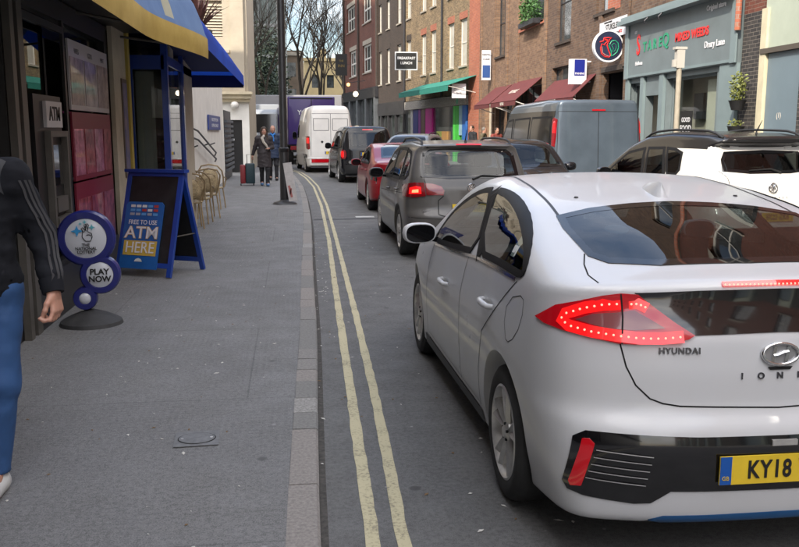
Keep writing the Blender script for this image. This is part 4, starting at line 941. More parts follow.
M_pave = ground_mat('pavement_grey', (.172, .170, .167), (.108, .107, .107), fine=150, slabs=True, dimple=True)
M_ground = ground_mat('ground_far', (.08, .08, .08), (.06, .06, .06))
def paint_mat(name, col, under):
    m = bpy.data.materials.new(name); m.use_nodes = True; t = m.node_tree; b = t.nodes['Principled BSDF']; b.inputs['Roughness'].default_value = .75
    tc = t.nodes.new('ShaderNodeTexCoord'); n = t.nodes.new('ShaderNodeTexNoise'); n.inputs['Scale'].default_value = 60; n.inputs['Detail'].default_value = 6; n.inputs['Roughness'].default_value = .75; t.links.new(tc.outputs['Object'], n.inputs['Vector'])
    n2 = t.nodes.new('ShaderNodeTexNoise'); n2.inputs['Scale'].default_value = 4; n2.inputs['Detail'].default_value = 6; t.links.new(tc.outputs['Object'], n2.inputs['Vector'])
    a = t.nodes.new('ShaderNodeMath'); a.operation = 'MULTIPLY_ADD'; a.inputs[1].default_value = .6; t.links.new(n2.outputs['Fac'], a.inputs[0]); t.links.new(n.outputs['Fac'], a.inputs[2])
    r = t.nodes.new('ShaderNodeValToRGB'); r.color_ramp.elements[0].position = .60; r.color_ramp.elements[1].position = .78
    r.color_ramp.elements[0].color = (*under, 1); r.color_ramp.elements[1].color = (*col, 1); e = r.color_ramp.elements.new(.69); e.color = (*[k * .72 for k in col], 1)
    t.links.new(a.outputs[0], r.inputs[0]); t.links.new(r.outputs[0], b.inputs['Base Color']); return m
M_yline = paint_mat('yellow_line_paint', (.46, .41, .26), (.19, .175, .13))
M_wline = paint_mat('white_line_paint', (.5, .5, .48), (.2, .2, .2))
def interp_line(pts, step=.5):
    out = []
    for (x0, y0), (x1, y1) in zip(pts, pts[1:]):
        k = max(1, int(abs(y1 - y0) / step)); out += [(x0 + (x1 - x0) * i / k, y0 + (y1 - y0) * i / k) for i in range(k)]
    out.append(pts[-1]); ys = [p[1] for p in out]; xs = [p[0] for p in out]
    for _ in range(6): xs = [xs[0]] + [(xs[i - 1] + 2 * xs[i] + xs[i + 1]) / 4 for i in range(1, len(xs) - 1)] + [xs[-1]]
    return list(zip(xs, ys))
KL = interp_line([(.03, -40), (.05, 0), (.09, 4), (.17, 6.3), (.24, 10.8), (.33, 15), (.37, 20.5), (.33, 26), (.16, 31), (-.1, 36.6), (-1.0, 42), (-3.7, 50), (-7.5, 62), (-14, 80), (-28, 110)])
KR = interp_line([(7.45, -40), (7.45, 20), (7.45, 36), (7.1, 44), (5.4, 57), (3.6, 68), (1.0, 80), (-9, 110)])
def strip(name, A, B_, z, m, **k):
    n = min(len(A), len(B_)); vs = [(a[0], a[1], z) for a in A[:n]] + [(b[0], b[1], z) for b in B_[:n]]
    o = MB().add(vs, [(i, n + i, n + i + 1, i + 1) for i in range(n - 1)]).build(name, m, fix=False); me = o.data
    bm = bmesh.new(); bm.from_mesh(me); bm.normal_update()
    for f in bm.faces:
        if f.normal.z < 0: f.normal_flip()
    bm.to_mesh(me); bm.free(); return tag(o, kind='structure')
def resample(P, ys): return [(float(np.interp(y, [p[1] for p in P], [p[0] for p in P])), y) for y in ys]
YS = [-40 + i for i in range(0, 121)]
tag(MB().add([(-900, -900, -.02), (900, -900, -.02), (900, 900, -.02), (-900, 900, -.02)], [(0, 1, 2, 3)]).build('ground', M_ground), kind='structure')
strip('road', resample(KL, YS), resample(KR, YS), 0, M_road)
PZ = .08
o = strip('pavement', [(-30, y) for y in YS], [(x - .14, y) for x, y in resample(KL, YS)], PZ, M_pave)
o2 = strip('pavement', [(x + .14, y) for x, y in resample(KR, YS)], [(30, y) for y in YS], PZ, M_pave)
M_k = [mat('kerb_granite', c, rough=.85, var=v, vscale=60, bump=.3, bscale=90, detail=8) for c, v in (((.20, .19, .178), .28), ((.225, .205, .188), .3), ((.175, .17, .16), .28), ((.25, .24, .225), .5))]
def kerb(P, side, name):
    mb = MB(); random.seed(3); y = -40
    while y < 79:
        L = random.choice([.62, .75, .9, .9, .45]) if side > 0 else .9
        if 3.3 < y < 8 and side > 0: L = random.choice([.28, .55, .75, .36])
        y1 = y + L - .008; x0 = np.interp(y, [p[1] for p in P], [p[0] for p in P]); x1 = np.interp(y1, [p[1] for p in P], [p[0] for p in P])
        w = -.14 * side; d = random.uniform(-.003, .003); mb.m = random.choice([0, 0, 1, 1, 2, 3 if random.random() < .35 else 0])
        zt = PZ + .002 + random.uniform(0, .004); e = .012 * side
        vs = []
        for yy, xx in ((y, x0 + d), (y1, x1 + d)):
            vs += [(xx, yy, -.01), (xx, yy, zt - .014), (xx - e, yy, zt), (xx + w, yy, zt), (xx + w, yy, -.01)]
        mb.add(vs, [(i, i + 1, i + 6, i + 5) for i in range(4)] + [(0, 4, 3, 2, 1), (5, 6, 7, 8, 9)]); y += L
    return tag(mb.build(name, M_k), kind='structure')
kerb(KL, 1, 'kerb'); kerb(KR, -1, 'kerb')
tag(MB().add([v for a in resample(KL, YS) for v in ((a[0] - .001, a[1], .002), (a[0] + .035, a[1], .002))], [(2 * i, 2 * i + 1, 2 * i + 3, 2 * i + 2) for i in range(len(YS) - 1)]).build('gutter', mat('gutter_dirt', (.055, .05, .044), rough=.95, var=.5, vscale=30)), kind='structure')
# double yellow lines, slightly wandering edges
def painted(pts, w, name, m, z=.004, jit=.004):
    pts = interp_line(pts, .12); random.seed(len(pts)); vs = []
    for x, y in pts: j = random.uniform(-jit, jit); k = random.uniform(-jit, jit); vs += [(x - w / 2 + j, y, z), (x + w / 2 + k, y, z)]
    return tag(MB().add(vs, [(2 * i, 2 * i + 1, 2 * i + 3, 2 * i + 2) for i in range(len(pts) - 1)]).build(name, m), kind='structure')
painted([(.28, -20), (.29, 1), (.305, 3.3), (.33, 4.4), (.355, 5.4), (.40, 7.3), (.46, 9.8), (.56, 13.5), (.66, 20), (.66, 26.6), (.50, 31.8), (.25, 36), (-.6, 42), (-3.3, 50)], .062, 'yellow_line', M_yline)
painted([(.40, -20), (.41, 1), (.43, 3.3), (.475, 4.4), (.51, 5.5), (.56, 7.5), (.62, 10.5), (.69, 14.1), (.79, 20), (.80, 27), (.64, 32), (.40, 36), (-.45, 42), (-3.15, 50)], .058, 'yellow_line', M_yline)
painted([(7.05, -20), (7.05, 35), (6.7, 43)], .06, 'yellow_line', M_yline)
tag(MB().add([(1.25, 17.0, .004), (1.62, 17.0, .004), (1.62, 17.25, .004), (1.25, 17.25, .004)], [(0, 1, 2, 3)]).build('white_line', M_wline), kind='structure')
M_patch = ground_mat('asphalt_patch', (.058, .058, .062), (.042, .042, .044))
tag(MB().add([(.40, 16.6, .003), (2.6, 16.75, .003), (2.6, 16.95, .003), (.42, 16.8, .003)], [(0, 1, 2, 3)]).build('road_patch', M_patch), kind='structure')
# ------------------------------------------------------------------ facades
M_win = mat('window_glass_dark', (.055, .062, .064), rough=.05, coat=1, var=.6, vscale=1.5)
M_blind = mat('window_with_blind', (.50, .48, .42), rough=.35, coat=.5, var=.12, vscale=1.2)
M_whitep = mat('white_joinery', (.62, .60, .55), rough=.55, var=.08, vscale=5)
M_bA = brick_mat('brown_brick', (.15, .090, .056), (.082, .048, .033), (.13, .11, .09))
M_bA2 = brick_mat('orange_brown_brick', (.25, .150, .088), (.15, .085, .052), (.18, .15, .12))
M_bB = brick_mat('yellow_stock_brick', (.27, .19, .10), (.14, .097, .053), (.26, .23, .18), stain=.35)
M_bC = brick_mat('red_brick', (.15, .047, .030), (.11, .038, .027), (.18, .13, .10))
M_bR = brick_mat('bright_red_brick', (.40, .13, .07), (.33, .10, .06), (.28, .2, .16))
M_bK = brick_mat('black_glazed_brick', (.028, .027, .028), (.05, .045, .042), (.16, .14, .12), stain=.3)
M_bD = brick_mat('dark_brick', (.065, .045, .034), (.045, .034, .027), (.07, .06, .05))
M_stone = mat('pale_stone', (.36, .32, .26), rough=.85, var=.14, vscale=2.5, bump=.15)
M_soot = mat('dark_shopfront', (.03, .03, .034), rough=.4, var=.3, vscale=3)
M_lead = mat('lead_grey', (.10, .11, .12), rough=.7, var=.2, vscale=3)
def wall(y0, y1, z0, z1, holes, depth=.14, x=0.0, out=-1, z_cap=True):
    """facade at local x with rectangular openings (ya, yb, za, zb); reveals go inwards"""
    ys = sorted({y0, y1, *[h[0] for h in holes], *[h[1] for h in holes]}); zs = sorted({z0, z1, *[h[2] for h in holes], *[h[3] for h in holes]})
    mb = MB(); ys = [v for v in ys if y0 <= v <= y1]; zs = [v for v in zs if z0 <= v <= z1]
    for a, b in zip(ys, ys[1:]):
        for c, d in zip(zs, zs[1:]):
            my, mz = (a + b) / 2, (c + d) / 2
            if any(h[0] < my < h[1] and h[2] < mz < h[3] for h in holes): continue
            mb.add([(x, a, c), (x, a, d), (x, b, d), (x, b, c)], [(0, 1, 2, 3) if out < 0 else (3, 2, 1, 0)])
    for a, b, c, d in holes:
        q = x - out * depth; d = min(d, z1)
        F = [[(x, a, c), (q, a, c), (q, a, d), (x, a, d)], [(x, b, c), (x, b, d), (q, b, d), (q, b, c)], [(x, a, c), (x, b, c), (q, b, c), (q, a, c)], [(x, a, d), (q, a, d), (q, b, d), (x, b, d)]]
        for f in F: mb.add(f, [(0, 1, 2, 3)])
    return mb
def sash(root, h, depth, pane_m, frame_m, x=0, out=-1, nz_=2, ny_=1, fw=.05, sill=None, lintel=None):
    a, b, c, d = h; q = x - out * (depth - .01); f = MB(); t = .045 * out
    f.box(q, a, c, q + t, a + fw, d); f.box(q, b - fw, c, q + t, b, d); f.box(q, a + fw, c, q + t, b - fw, c + fw); f.box(q, a + fw, d - fw, q + t, b - fw, d)
    for i in range(1, nz_): z = c + (d - c) * i / nz_; f.box(q, a + fw, z - fw * .4, q + t * .9, b - fw, z + fw * .4)
    for i in range(1, ny_): y = a + (b - a) * i / ny_; f.box(q, y - fw * .3, c + fw, q + t * .8, y + fw * .3, d - fw)
    w = f.build('window', frame_m, root)
    MB().box(q - t * .1, a + fw * .5, c + fw * .5, q + t * .3, b - fw * .5, d - fw * .5).build('pane', pane_m, w)
    if sill: MB().box(x + out * .07, a - .06, c - .09, x - out * depth, b + .06, c).build('sill', sill, w)
    if lintel:
        m, hh = lintel; MB().box(x + out * .006, a - .08, d, x - out * .02, b + .08, d + hh).build('lintel', m, w)
    return w
def block(root, y0, y1, z1, m, name='rear_block', x0=.3, x1=9, z0=0):
    return MB().box(x0, y0 + .02, z0, x1, y1 - .02, z1 - .05).build(name, m, root)
# ---- building A: brown brick with maroon awnings
bA = empty('brick_building', (9, 22.62, PZ), 0, 'brown brick building with two maroon awnings, between the teal shop and the yellow brick terrace', 'building')
hA = [(5.0, 6.5, 4.55, 7.1), (1.2, 2.7, 5.0, 7.1), (5.0, 6.5, 8.1, 10.3), (1.2, 2.7, 8.1, 10.3)]
ent = (.35, 1.9, .0, 3.25); vent = (4.3, 6.9, 2.3, 3.75)
wall(0, 7.6, 0, 13, hA + [ent, vent], .18).build('wall', M_bA, bA, fix=False)
for h in hA: sash(bA, h, .16, M_win, M_soot, nz_=2, ny_=1, sill=M_bD)
hA2 = [(13.7, 15.3, 4.8, 7.6), (8.0, 10.9, 5.55, 8.2), (13.7, 15.3, 8.9, 11.4), (8.0, 10.9, 9.2, 11.4), (15.6, 17.3, 0, 2.95), (8.1, 11.6, .5, 3.3), (12.3, 15.2, .5, 3.2)]
wall(7.6, 18.4, 0, 13, hA2, .25).build('wall', M_bA2, bA, fix=False)
for h in hA2[:4]: sash(bA, h, .22, M_win, M_soot, nz_=2, ny_=2, sill=M_bD)
for h in hA2[5:] + [vent]: sash(bA, h, .22, M_win, M_soot, nz_=1, ny_=2)
MB().box(.2, 15.62, 0, .26, 17.28, 2.93).build('door', mat('cream_door', (.62, .56, .44), rough=.5, var=.1, vscale=3), bA)
MB().box(.9, .36, 0, .95, 1.9, 3.25).build('door', M_soot, bA)
for yb in (0, 2.02, 7.6, 11.4, 13.1, 15.45, 18.1):
    MB().box(-.06, yb, 3.35 if yb in (0,) else 0, -.003, yb + (.28 if yb else .3), 13).build('pier', M_bA if yb < 7 else M_bA2, bA)
MB().box(-.05, .32, 3.28, -.003, 1.98, 3.42).build('lintel', M_bD, bA)
MB().box(-.012, .75, 4.95, -.003, 1.7, 5.8).build('brick_panel', M_bR, bA)
MB().box(-.07, 7.9, 5.40, .1, 11.3, 5.52).build('ledge', M_bR, bA)
block(bA, 0, 18.4, 13, M_bD, x0=1.0)
MB().box(0.27, 2.0, 0, 1.0, 18.38, 12.9).build('inner_wall', M_soot, bA)
M_maroon = mat('maroon_canvas', (.11, .022, .022), rough=.85, var=.2, vscale=6)
M_lett = mat('pale_lettering', (.6, .55, .48), rough=.6)
def awning(root, y0, y1, zt, zb, proj, m, frame, drop=.18, txt=None, side=-1, name='awning', striped=None):
    s_ = side; vs = []; n = 1
    mb = MB(); t = .02
    a = [(0, y0, zt), (0, y1, zt), (s_ * proj, y1, zb), (s_ * proj, y0, zb)]
    mb.add(a + [(x, y, z - t) for x, y, z in a], [(0, 1, 2, 3), (7, 6, 5, 4), (0, 3, 7, 4), (1, 5, 6, 2), (2, 6, 7, 3), (0, 4, 5, 1)])
    mb.box(s_ * proj, y0, zb - drop, s_ * (proj - .015), y1, zb - .003)
    o = mb.build(name, m, root)
    for y in (y0 + .06, y1 - .06): MB().tube([(s_ * .03, y, zb - .35), (s_ * (proj - .04), y, zb - .05)], .018, 6).build('awning_arm', frame, o)
    if txt:
        for (tx, sz, where) in txt:
            if where == 'drop': M = face_to((s_, 0, 0), (s_ * (proj + .008), (y0 + y1) / 2, zb - drop / 2))
            else:
                nn = Vector((s_ * (zt - zb), 0, proj)).normalized(); M = face_to(nn, Vector((s_ * proj * .55, (y0 + y1) / 2, zb + (zt - zb) * .45)) + nn * .012)
            place(text_mb(tx, sz, .004, bold=.002), M).build('awning_lettering', M_lett, o)
    return o
awning(bA, 2.5, 6.6, 3.30, 2.62, .7, M_maroon, M_whitep, txt=[('ROYALE', .2, 'drop')])
awning(bA, 8.05, 11.9, 3.55, 2.72, 1.0, M_maroon, M_whitep, txt=[('ROYALE', .3, 'top'), ('ROYALE', .15, 'drop')])
awning(bA, 12.4, 15.3, 3.5, 2.72, .95, M_maroon, M_whitep)
# hanging signs on A
def hang(name, x, y, z, label, cat): return empty(name, (x, y, z), 0, label, cat)
hs = hang('hanging_sign', 8.62, 23.2, 3.98, 'round navy sign with a red and green outline before the street nameplate', 'sign')
M_navy = mat('navy_enamel', (.02, .025, .055), rough=.3, coat=.5); M_neonr = mat('red_sign_paint', (.65, .03, .03), rough=.4); M_neong = mat('green_sign_paint', (.02, .30, .16), rough=.4); M_signw = mat('sign_white', (.68, .68, .70), rough=.4); M_pinkw = mat('pale_red_paint', (.6, .25, .22), rough=.4)
Mf = Matrix.Rotation(R(90), 4, 'X')
d_ = MB(); d_.lathe([(.001, .06), (.405, .06), (.405, -.06), (.001, -.06)], 40, Mf); d_.build('sign_disc', M_navy, hs, 40)
MB().lathe([(.385, .062), (.43, .062), (.43, -.062), (.385, -.062)], 40, Mf).build('sign_rim', M_signw, hs, 40)
def stroke(root, pts, w, m, y=-.066, name='sign_outline'):
    pts = [Vector((a, y, b)) for a, b in pts]; return MB().tube(pts, w / 2, 6).build(name, m, root, 60)
stroke(hs, [(-.10, .02), (-.2, .05), (-.23, -.06), (-.2, -.2), (-.1, -.29), (.02, -.30), (.06, -.24), (.0, -.12), (-.05, .02), (-.02, .1)], .034, M_neonr)
stroke(hs, [(-.19, -.02), (-.17, -.18), (-.07, -.25), (.0, -.26)], .02, M_pinkw)
stroke(hs, [(-.26, .10), (-.16, .13), (-.14, .21), (-.02, .22), (.08, .22), (.0, .16), (.02, .13), (-.06, .10), (-.12, .05)], .036, M_neonr)
stroke(hs, [(-.12, .17), (-.05, .15), (-.04, .1)], .05, M_neonr)
stroke(hs, [(.02, .04), (.08, .13), (.17, .15), (.26, .08), (.28, -.04), (.24, -.16), (.14, -.24), (.08, -.27), (.07, -.12), (.03, -.04), (.0, .02)], .03, M_neong)
stroke(hs, [(.08, .02), (.14, .07), (.2, .04), (.21, -.05), (.17, -.14), (.12, -.16), (.13, -.06), (.08, .02)], .018, M_neong)
MB().bar((.36, 0, .25), (.40, 0, .25), .03).bar((.2, 0, .38), (.39, 0, .38), .03).build('bracket', M_soot, hs)
ns = empty('street_nameplate', (8.925, 23.80, 4.50), 0, 'white street nameplate reading STUKELEY STREET on brown brick', 'sign')
MB().box(0, -1.1, -.24, .02, .95, .26).build('plate', M_signw, ns)
Mn = face_to((-1, 0, 0), (-.002, -.08, 0))
for tx, sz, dx, dy, mm in (('STUKELEY', .225, -.02, .07, M_char), ('STREET', .13, -.30, -.12, M_char), ('WC2', .11, .6, -.12, mat('nameplate_red', (.5, .03, .03), rough=.5)), ('BOROUGH OF CAMDEN', .055, -.35, .215, M_char)): place(text_mb(tx, sz, .003, bold=.003), Mn @ Matrix.Translation((dx, dy, .003))).build('lettering', mm, ns)
bs = hang('hanging_sign', 8.60, 25.6, 3.46, 'white box sign with a dark blue panel, above the nearer maroon awning', 'sign')
MB().box(-.27, -.07, -.37, .25, .07, .37).build('sign_box', M_signw, bs)
MB().box(-.13, -.076, -.12, .19, -.0705, .35).build('blue_panel', mat('royal_blue', (.01, .02, .22), rough=.4), bs)
place(text_mb('PANINI', .085, .003, bold=.002), face_to((0, -1, 0), (.03, -.078, -.06))).build('sign_lettering', M_signw, bs)
MB().box(.25, -.02, .28, .4, .02, .32).box(.25, -.02, -.32, .4, .02, -.28).build('bracket', M_signw, bs)
vs_ = hang('hanging_sign', 8.72, 38.6, 4.6, 'tall narrow white sign with a blue lower half on the orange brick edge', 'sign')
MB().box(-.2, -.05, -.65, .2, .05, .65).build('sign_board', M_signw, vs_); MB().box(-.17, -.056, -.55, .17, -.0505, .0).build('blue_panel', mat('sign_blue', (.03, .08, .25), rough=.4), vs_)
place(text_mb('DENTAL', .10, .003, bold=.002), face_to((0, -1, 0), (0, -.058, .45))).build('sign_lettering', M_char, vs_)
place(text_mb('CLINIC', .10, .003, bold=.002), face_to((0, -1, 0), (0, -.058, .25))).build('sign_lettering', M_char, vs_)
MB().box(.2, -.02, .4, .28, .02, .44).build('bracket', M_soot, vs_)
# small street lamp by the first window
M_leaf = mat('leaf_green', (.05, .13, .03), rough=.6, var=.5, vscale=25); M_leafy = mat('leaf_yellow_green', (.16, .18, .04), rough=.6, var=.4, vscale=25); M_leafr = mat('leaf_reddish', (.16, .07, .06), rough=.6, var=.4, vscale=20)
def foliage(name, m, parent, c, r, n, size, seed=1, stems=None):
    random.seed(seed); mb = MB()
    for _ in range(n):
        while True:
            q = Vector((random.uniform(-1, 1), random.uniform(-1, 1), random.uniform(-1, 1)))
            if q.length < 1 and noise.noise(q * 2.3 + Vector((seed, 0, 0))) > -.22: break
        p = Vector(c) + Vector((q.x * r[0], q.y * r[1], q.z * r[2])); s = size * random.uniform(.6, 1.3)
        d = Vector((random.gauss(0, 1), random.gauss(0, 1), random.gauss(0, .7) - .2)).normalized(); u = d.orthogonal().normalized(); u = Matrix.Rotation(random.uniform(0, 6.28), 3, d) @ u
        mb.add([p, p + d * s * .5 + u * s * .25, p + d * s, p + d * s * .5 - u * s * .25], [(0, 1, 2, 3)])
    return mb.build(name, m, parent, fix=False)
bp_ = empty('window_box_plant', (8.85, 31.9, 5.62), 0, 'bushy green plant in a trough on the first-floor ledge', 'plant')
MB().box(-.2, -1.0, -.1, .12, 1.0, .08).build('trough', M_soot, bp_); foliage('foliage', M_leaf, bp_, (-.05, 0, .45), (.3, .95, .55), 900, .12, 4)
# ---- teal shopfront
M_teal = mat('teal_grey_paint', (.155, .19, .20), rough=.5, var=.10, vscale=2); M_teal2 = mat('teal_grey_light', (.19, .245, .255), rough=.5, var=.08, vscale=2)
sh = empty('shop_building', (9, 16.72, PZ), 0, 'teal shop with red and green fascia lettering, behind the blue-grey panel van', 'building')
fz0, fz1 = 2.98, 4.35
w1 = (.95, 3.45, .55, 2.86); w2 = (3.75, 4.65, 0, 2.5); w3 = (4.9, 5.75, .5, 2.86)
wall(0, 5.88, 0, fz0, [w1, w2, w3], .2).build('shopfront', M_teal, sh, fix=False)
MB().box(-.10, .1, fz0, .3, 5.78, fz1).build('fascia', M_teal, sh)
MB().box(-.38, -.02, fz1, .3, 5.88, fz1 + .10).box(-.28, -.02, fz1 + .10, .3, 5.88, fz1 + .2).build('cornice', M_teal2, sh)
for a, b in ((0, .72), (3.48, 3.72), (4.68, 4.88), (5.68, 5.87)): MB().box(-.08, a, 0, -.003, b, fz0 - .003).build('pilaster', M_teal2, sh)
[MB().box(-.14, a, fz0, -.103, b, fz1).build('fascia_bracket', M_teal2, sh) for a, b in ((0, .22), (5.66, 5.87))]
MB().box(-.12, .24, fz0 + .02, -.103, 5.64, fz0 + .08).build('fascia_moulding', M_teal2, sh)
for a, b, c, d in (w1, w3): sash(sh, (a, b, c, d), .2, M_shopglass if 'M_shopglass' in globals() else glass_mat('shop_glass', (.85, .88, .88), 1.42), M_teal, nz_=1, fw=.06)
MB().box(.7, .1, 0, .75, 5.8, fz0).build('interior_wall', mat('cream_interior', (.42, .38, .29), rough=.8, var=.2, vscale=1.2), sh)
MB().box(.2, .1, 0, 3, 5.8, .02).build('interior_floor', M_soot, sh)
MB().box(.28, 1.0, .1, .40, 1.9, 2.75).build('display_panel', mat('ivory_panel', (.62, .60, .48), rough=.6), sh); MB().box(.3, 3.85, 0, .34, 4.25, 2.3).build('door', mat('ivory_door', (.58, .54, .42), rough=.6), sh)
MB().box(.55, 2.1, 1.9, .68, 2.5, 2.5).box(.55, 2.65, 1.9, .68, 3.1, 2.5).build('shelf_unit', M_soot, sh)
Mt = lambda y, z, r=0: face_to((-1, 0, 0), (-.112, y, z), r)
def shop_txt(t, y, z, s, m, **k): place(text_mb(t, s, .01, **k), Mt(y, z)).build('fascia_lettering', m, sh)
shop_txt('S', 5.02, 3.77, .72, M_neonr, bold=.01, squeeze=.7)
for k, ch in enumerate('TAREQ'): shop_txt(ch, 4.62 - k * .31, 3.70 + k * .012, .33 if k < 4 else .44, M_neong, bold=.008)
shop_txt('MIXED WEEDS', 2.05, 3.74, .26, M_neonr, bold=.008, squeeze=.95, spacing=1.02)
shop_txt('Holborn', 4.95, 3.33, .13, M_signw, bold=.003); shop_txt('Drury Lane', .95, 3.44, .19, M_signw, bold=.004); shop_txt('Original store', .95, 4.20, .15, M_signw, bold=.003); shop_txt('EST', 5.2, 4.12, .1, M_signw)
for y in (3.1, 3.9): 
    MB().tube([(-.3, y, fz1 + .05), (-.45, y, fz1 - .1), (-.42, y, fz1 - .16)], .02, 6).build('fascia_light', M_soot, sh)
wall(0, 5.88, fz1 + .2, 13, [(.8, 2.2, 5.6, 7.6), (3.6, 5.0, 5.6, 7.6), (.8, 2.2, 9, 11), (3.6, 5.0, 9, 11)], .18).build('wall', M_bA, sh, fix=False)
for h in [(.8, 2.2, 5.6, 7.6), (3.6, 5.0, 5.6, 7.6), (.8, 2.2, 9, 11), (3.6, 5.0, 9, 11)]: sash(sh, h, .16, M_win, M_whitep, sill=M_stone)
block(sh, 0, 5.88, 13, M_bD, x0=3); MB().box(.32, .02, 3.0, 3, 5.86, 12.9).build('upper_floor', M_bD, sh)
MB().box(-.30, .06, .0, -.1, .12, 13).build('drainpipe', M_bR, sh) if False else MB().tube([(-.13, -.02, 3.6), (-.13, -.02, 12)], .06, 8).build('drainpipe', M_bR, sh)
ps = hang('window_poster', 8.98, 19.0, 1.75, 'small black poster with white words in the teal shop window', 'poster')
MB().box(0, -.3, -.35, .012, .3, .4).build('poster_board', M_char, ps)
for tx, z, s_ in (('GOOD', .2, .14), ('FOOD', .0, .2), ('NOW', -.2, .17)): place(text_mb(tx, s_, .002, bold=.004), face_to((-1, 0, 0), (-.004, 0, z))).build('poster_lettering', M_signw, ps)
# ---- black brick pub-like building at the right edge, continuing behind the camera
pb = empty('corner_building', (9, -45, PZ), 0, 'black brick and pale green building at the right edge of the photo', 'building')
hp = []; wp = []
wall(0, 61.7, 0, 3.9, [], .2).build('wall', M_bK, pb, fix=False)
for k in range(14): hp += [(1.5 + k * 4.4, 2.9 + k * 4.4, 4.8, 7.0), (1.5 + k * 4.4, 2.9 + k * 4.4, 8.2, 10.2)]
wall(0, 61.7, 3.9, 13, hp, .2).build('wall', M_bC, pb, fix=False)
for h in hp: sash(pb, h, .18, M_win, M_whitep, ny_=2, sill=M_stone, lintel=(M_stone, .25))
block(pb, 0, 61.7, 13, M_bD, x0=.3)
M_paleg = mat('pale_green_paint', (.42, .47, .38), rough=.55, var=.06, vscale=2); M_bluep = mat('blue_grey_door', (.16, .215, .25), rough=.45, var=.06, vscale=2)
for k in range(13):
    y = 60.2 - k * 4.6
    MB().box(-.05, y - .72, 3.16, -.003, y + .60, 6.2 if k == 0 else 3.9).build('pale_panel', M_paleg, pb); MB().box(-.12, y - .80, 3.06, -.003, y + .62, 3.155).build('ledge', mat('ledge_brown', (.09, .075, .06), rough=.7), pb) if k < 2 else None
    MB().box(-.04, y - .68, 0, -.003, y + .44, 3.055).build('door', M_bluep, pb); MB().box(-.10, y + .46, 0, -.003, y + .66, 3.9).build('pilaster', mat('cream_paint', (.6, .54, .38), rough=.5, var=.1, vscale=4) if k == 0 else M_paleg, pb)
    MB().box(-.16, y - 1.35, 0, -.003, y - .82, 6.5 if k == 0 else 3.9).build('pier', M_bK, pb)
place(text_mb('(1)', .14, .004), face_to((-1, 0, 0), (-.043, 60.15, 1.9))).build('door_lettering', M_lett, pb)
for i, zz in enumerate((2.22, 1.72)):
    pl = empty('wall_planter', (8.78, 16.35, zz), 0, ['black half-round planter with a yellow-green climber, upper of two by the teal shop', 'black half-round planter below the one with the climber'][i], 'planter')
    MB().lathe([(.02, -.14), (.13, -.13), (.19, .06), (.21, .09), (.19, .09), (.17, .06)], 20).build('pot', M_trim, pl, 40)
    pl.scale = (.85, .85, .85)
    if i == 0: foliage('foliage', M_leafy, pl, (0, 0, .38), (.15, .22, .38), 380, .09, 8)
    else: foliage('foliage', M_leafy, pl, (0, 0, .14), (.14, .16, .1), 90, .07, 9)
# grey post with a box in front of the teal shop
po = empty('signal_post', (7.72, 16.75, PZ), 0, 'cream post with a small white box on top, in front of the teal shop', 'post')
M_post = mat('grey_cream_post', (.36, .32, .25), rough=.7, var=.15, vscale=6)
MB().tube([(0, 0, 0), (0, 0, 3.1)], .052, 12).build('pole', M_post, po, 50)
MB().box(-.08, -.06, 2.86, .08, .07, 3.22).box(-.12, -.07, 3.22, .12, .08, 3.27).box(-.15, -.05, 2.88, -.085, .03, 3.02).build('box', mat('white_grey_box', (.45, .43, .38), rough=.6), po)
# ---- yellow brick terrace, turned with the street
bB = empty('terrace_building', (9.0, 43.7, PZ), R(6.8), 'sooty yellow brick terrace with tall pale windows and a colourful shopfront', 'building')
hB = []
for a, b in ((.4, 1.6), (2.6, 3.7), (6.0, 7.1), (8.1, 9.2), (11.6, 12.7), (14.2, 15.3), (17.4, 18.4), (20.0, 20.9)):
    hB += [(a, b, 4.95, 7.3), (a, b, 8.65, 10.6)]
shopB = (.5, 12.6, .3, 3.3); shopB2 = (13.2, 20.6, .5, 3.0)
wall(0, 13.0, 3.5, 13.5, [h for h in hB if h[1] < 13.0], .16).build('wall', M_bB, bB, fix=False)
wall(13.0, 21.1, 3.5, 13.5, [h for h in hB if h[0] > 13.0], .16).build('wall', M_bD, bB, fix=False)
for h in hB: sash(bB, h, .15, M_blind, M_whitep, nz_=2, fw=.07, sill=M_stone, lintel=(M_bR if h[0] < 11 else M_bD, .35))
MB().box(-.02, -2.6, 0, .3, -.003, 13.2).build('brick_pier', M_bR, bB)
for y in (4.6, 13.0): MB().tube([(-.09, y, 3.5), (-.09, y, 12.5)], .06, 8).build('drainpipe', M_soot, bB)
MB().box(.3, .1, 0, 9, 21, 13.3).build('rear_block', M_bD, bB)
MB().box(-.14, .2, 2.95, .2, 12.8, 3.45).build('fascia', mat('speckled_board', (.30, .28, .25), rough=.7, var=.6, vscale=14), bB)
for i, (a, b, c, m_, z0) in enumerate([(.3, .9, 'blue_panel', (.03, .13, .42), 0), (.95, 1.45, 'pale_blue_panel', (.25, .42, .5), 1.4), (1.5, 2.1, 'green_panel', (.05, .42, .05), 0), (2.15, 2.5, 'lime_panel', (.08, .55, .08), 0), (3.6, 4.6, 'wood_panel', (.35, .2, .07), 0), (4.7, 5.6, 'olive_panel', (.16, .2, .05), 0), (6.6, 8.0, 'magenta_panel', (.55, .02, .28), 0), (8.1, 9.0, 'brown_panel', (.12, .07, .05), 0), (9.1, 9.6, 'purple_panel', (.16, .02, .2), 0), (9.7, 10.9, 'navy_panel', (.015, .02, .14), 0), (11.0, 11.5, 'grey_pilaster', (.35, .35, .34), 0)]):
    MB().box(-.05, a, z0, .05, b, 1.6 if 'wood' in c or 'olive' in c else 2.93).build(c, mat(c, m_, rough=.6, var=.15, vscale=3), bB)
MB().box(.06, .1, 0, .2, 21.0, 3.5).build('dark_glazing', M_win, bB)
MB().box(-.12, 13.1, 2.7, .05, 21.0, 3.6).build('dark_fascia', M_soot, bB)
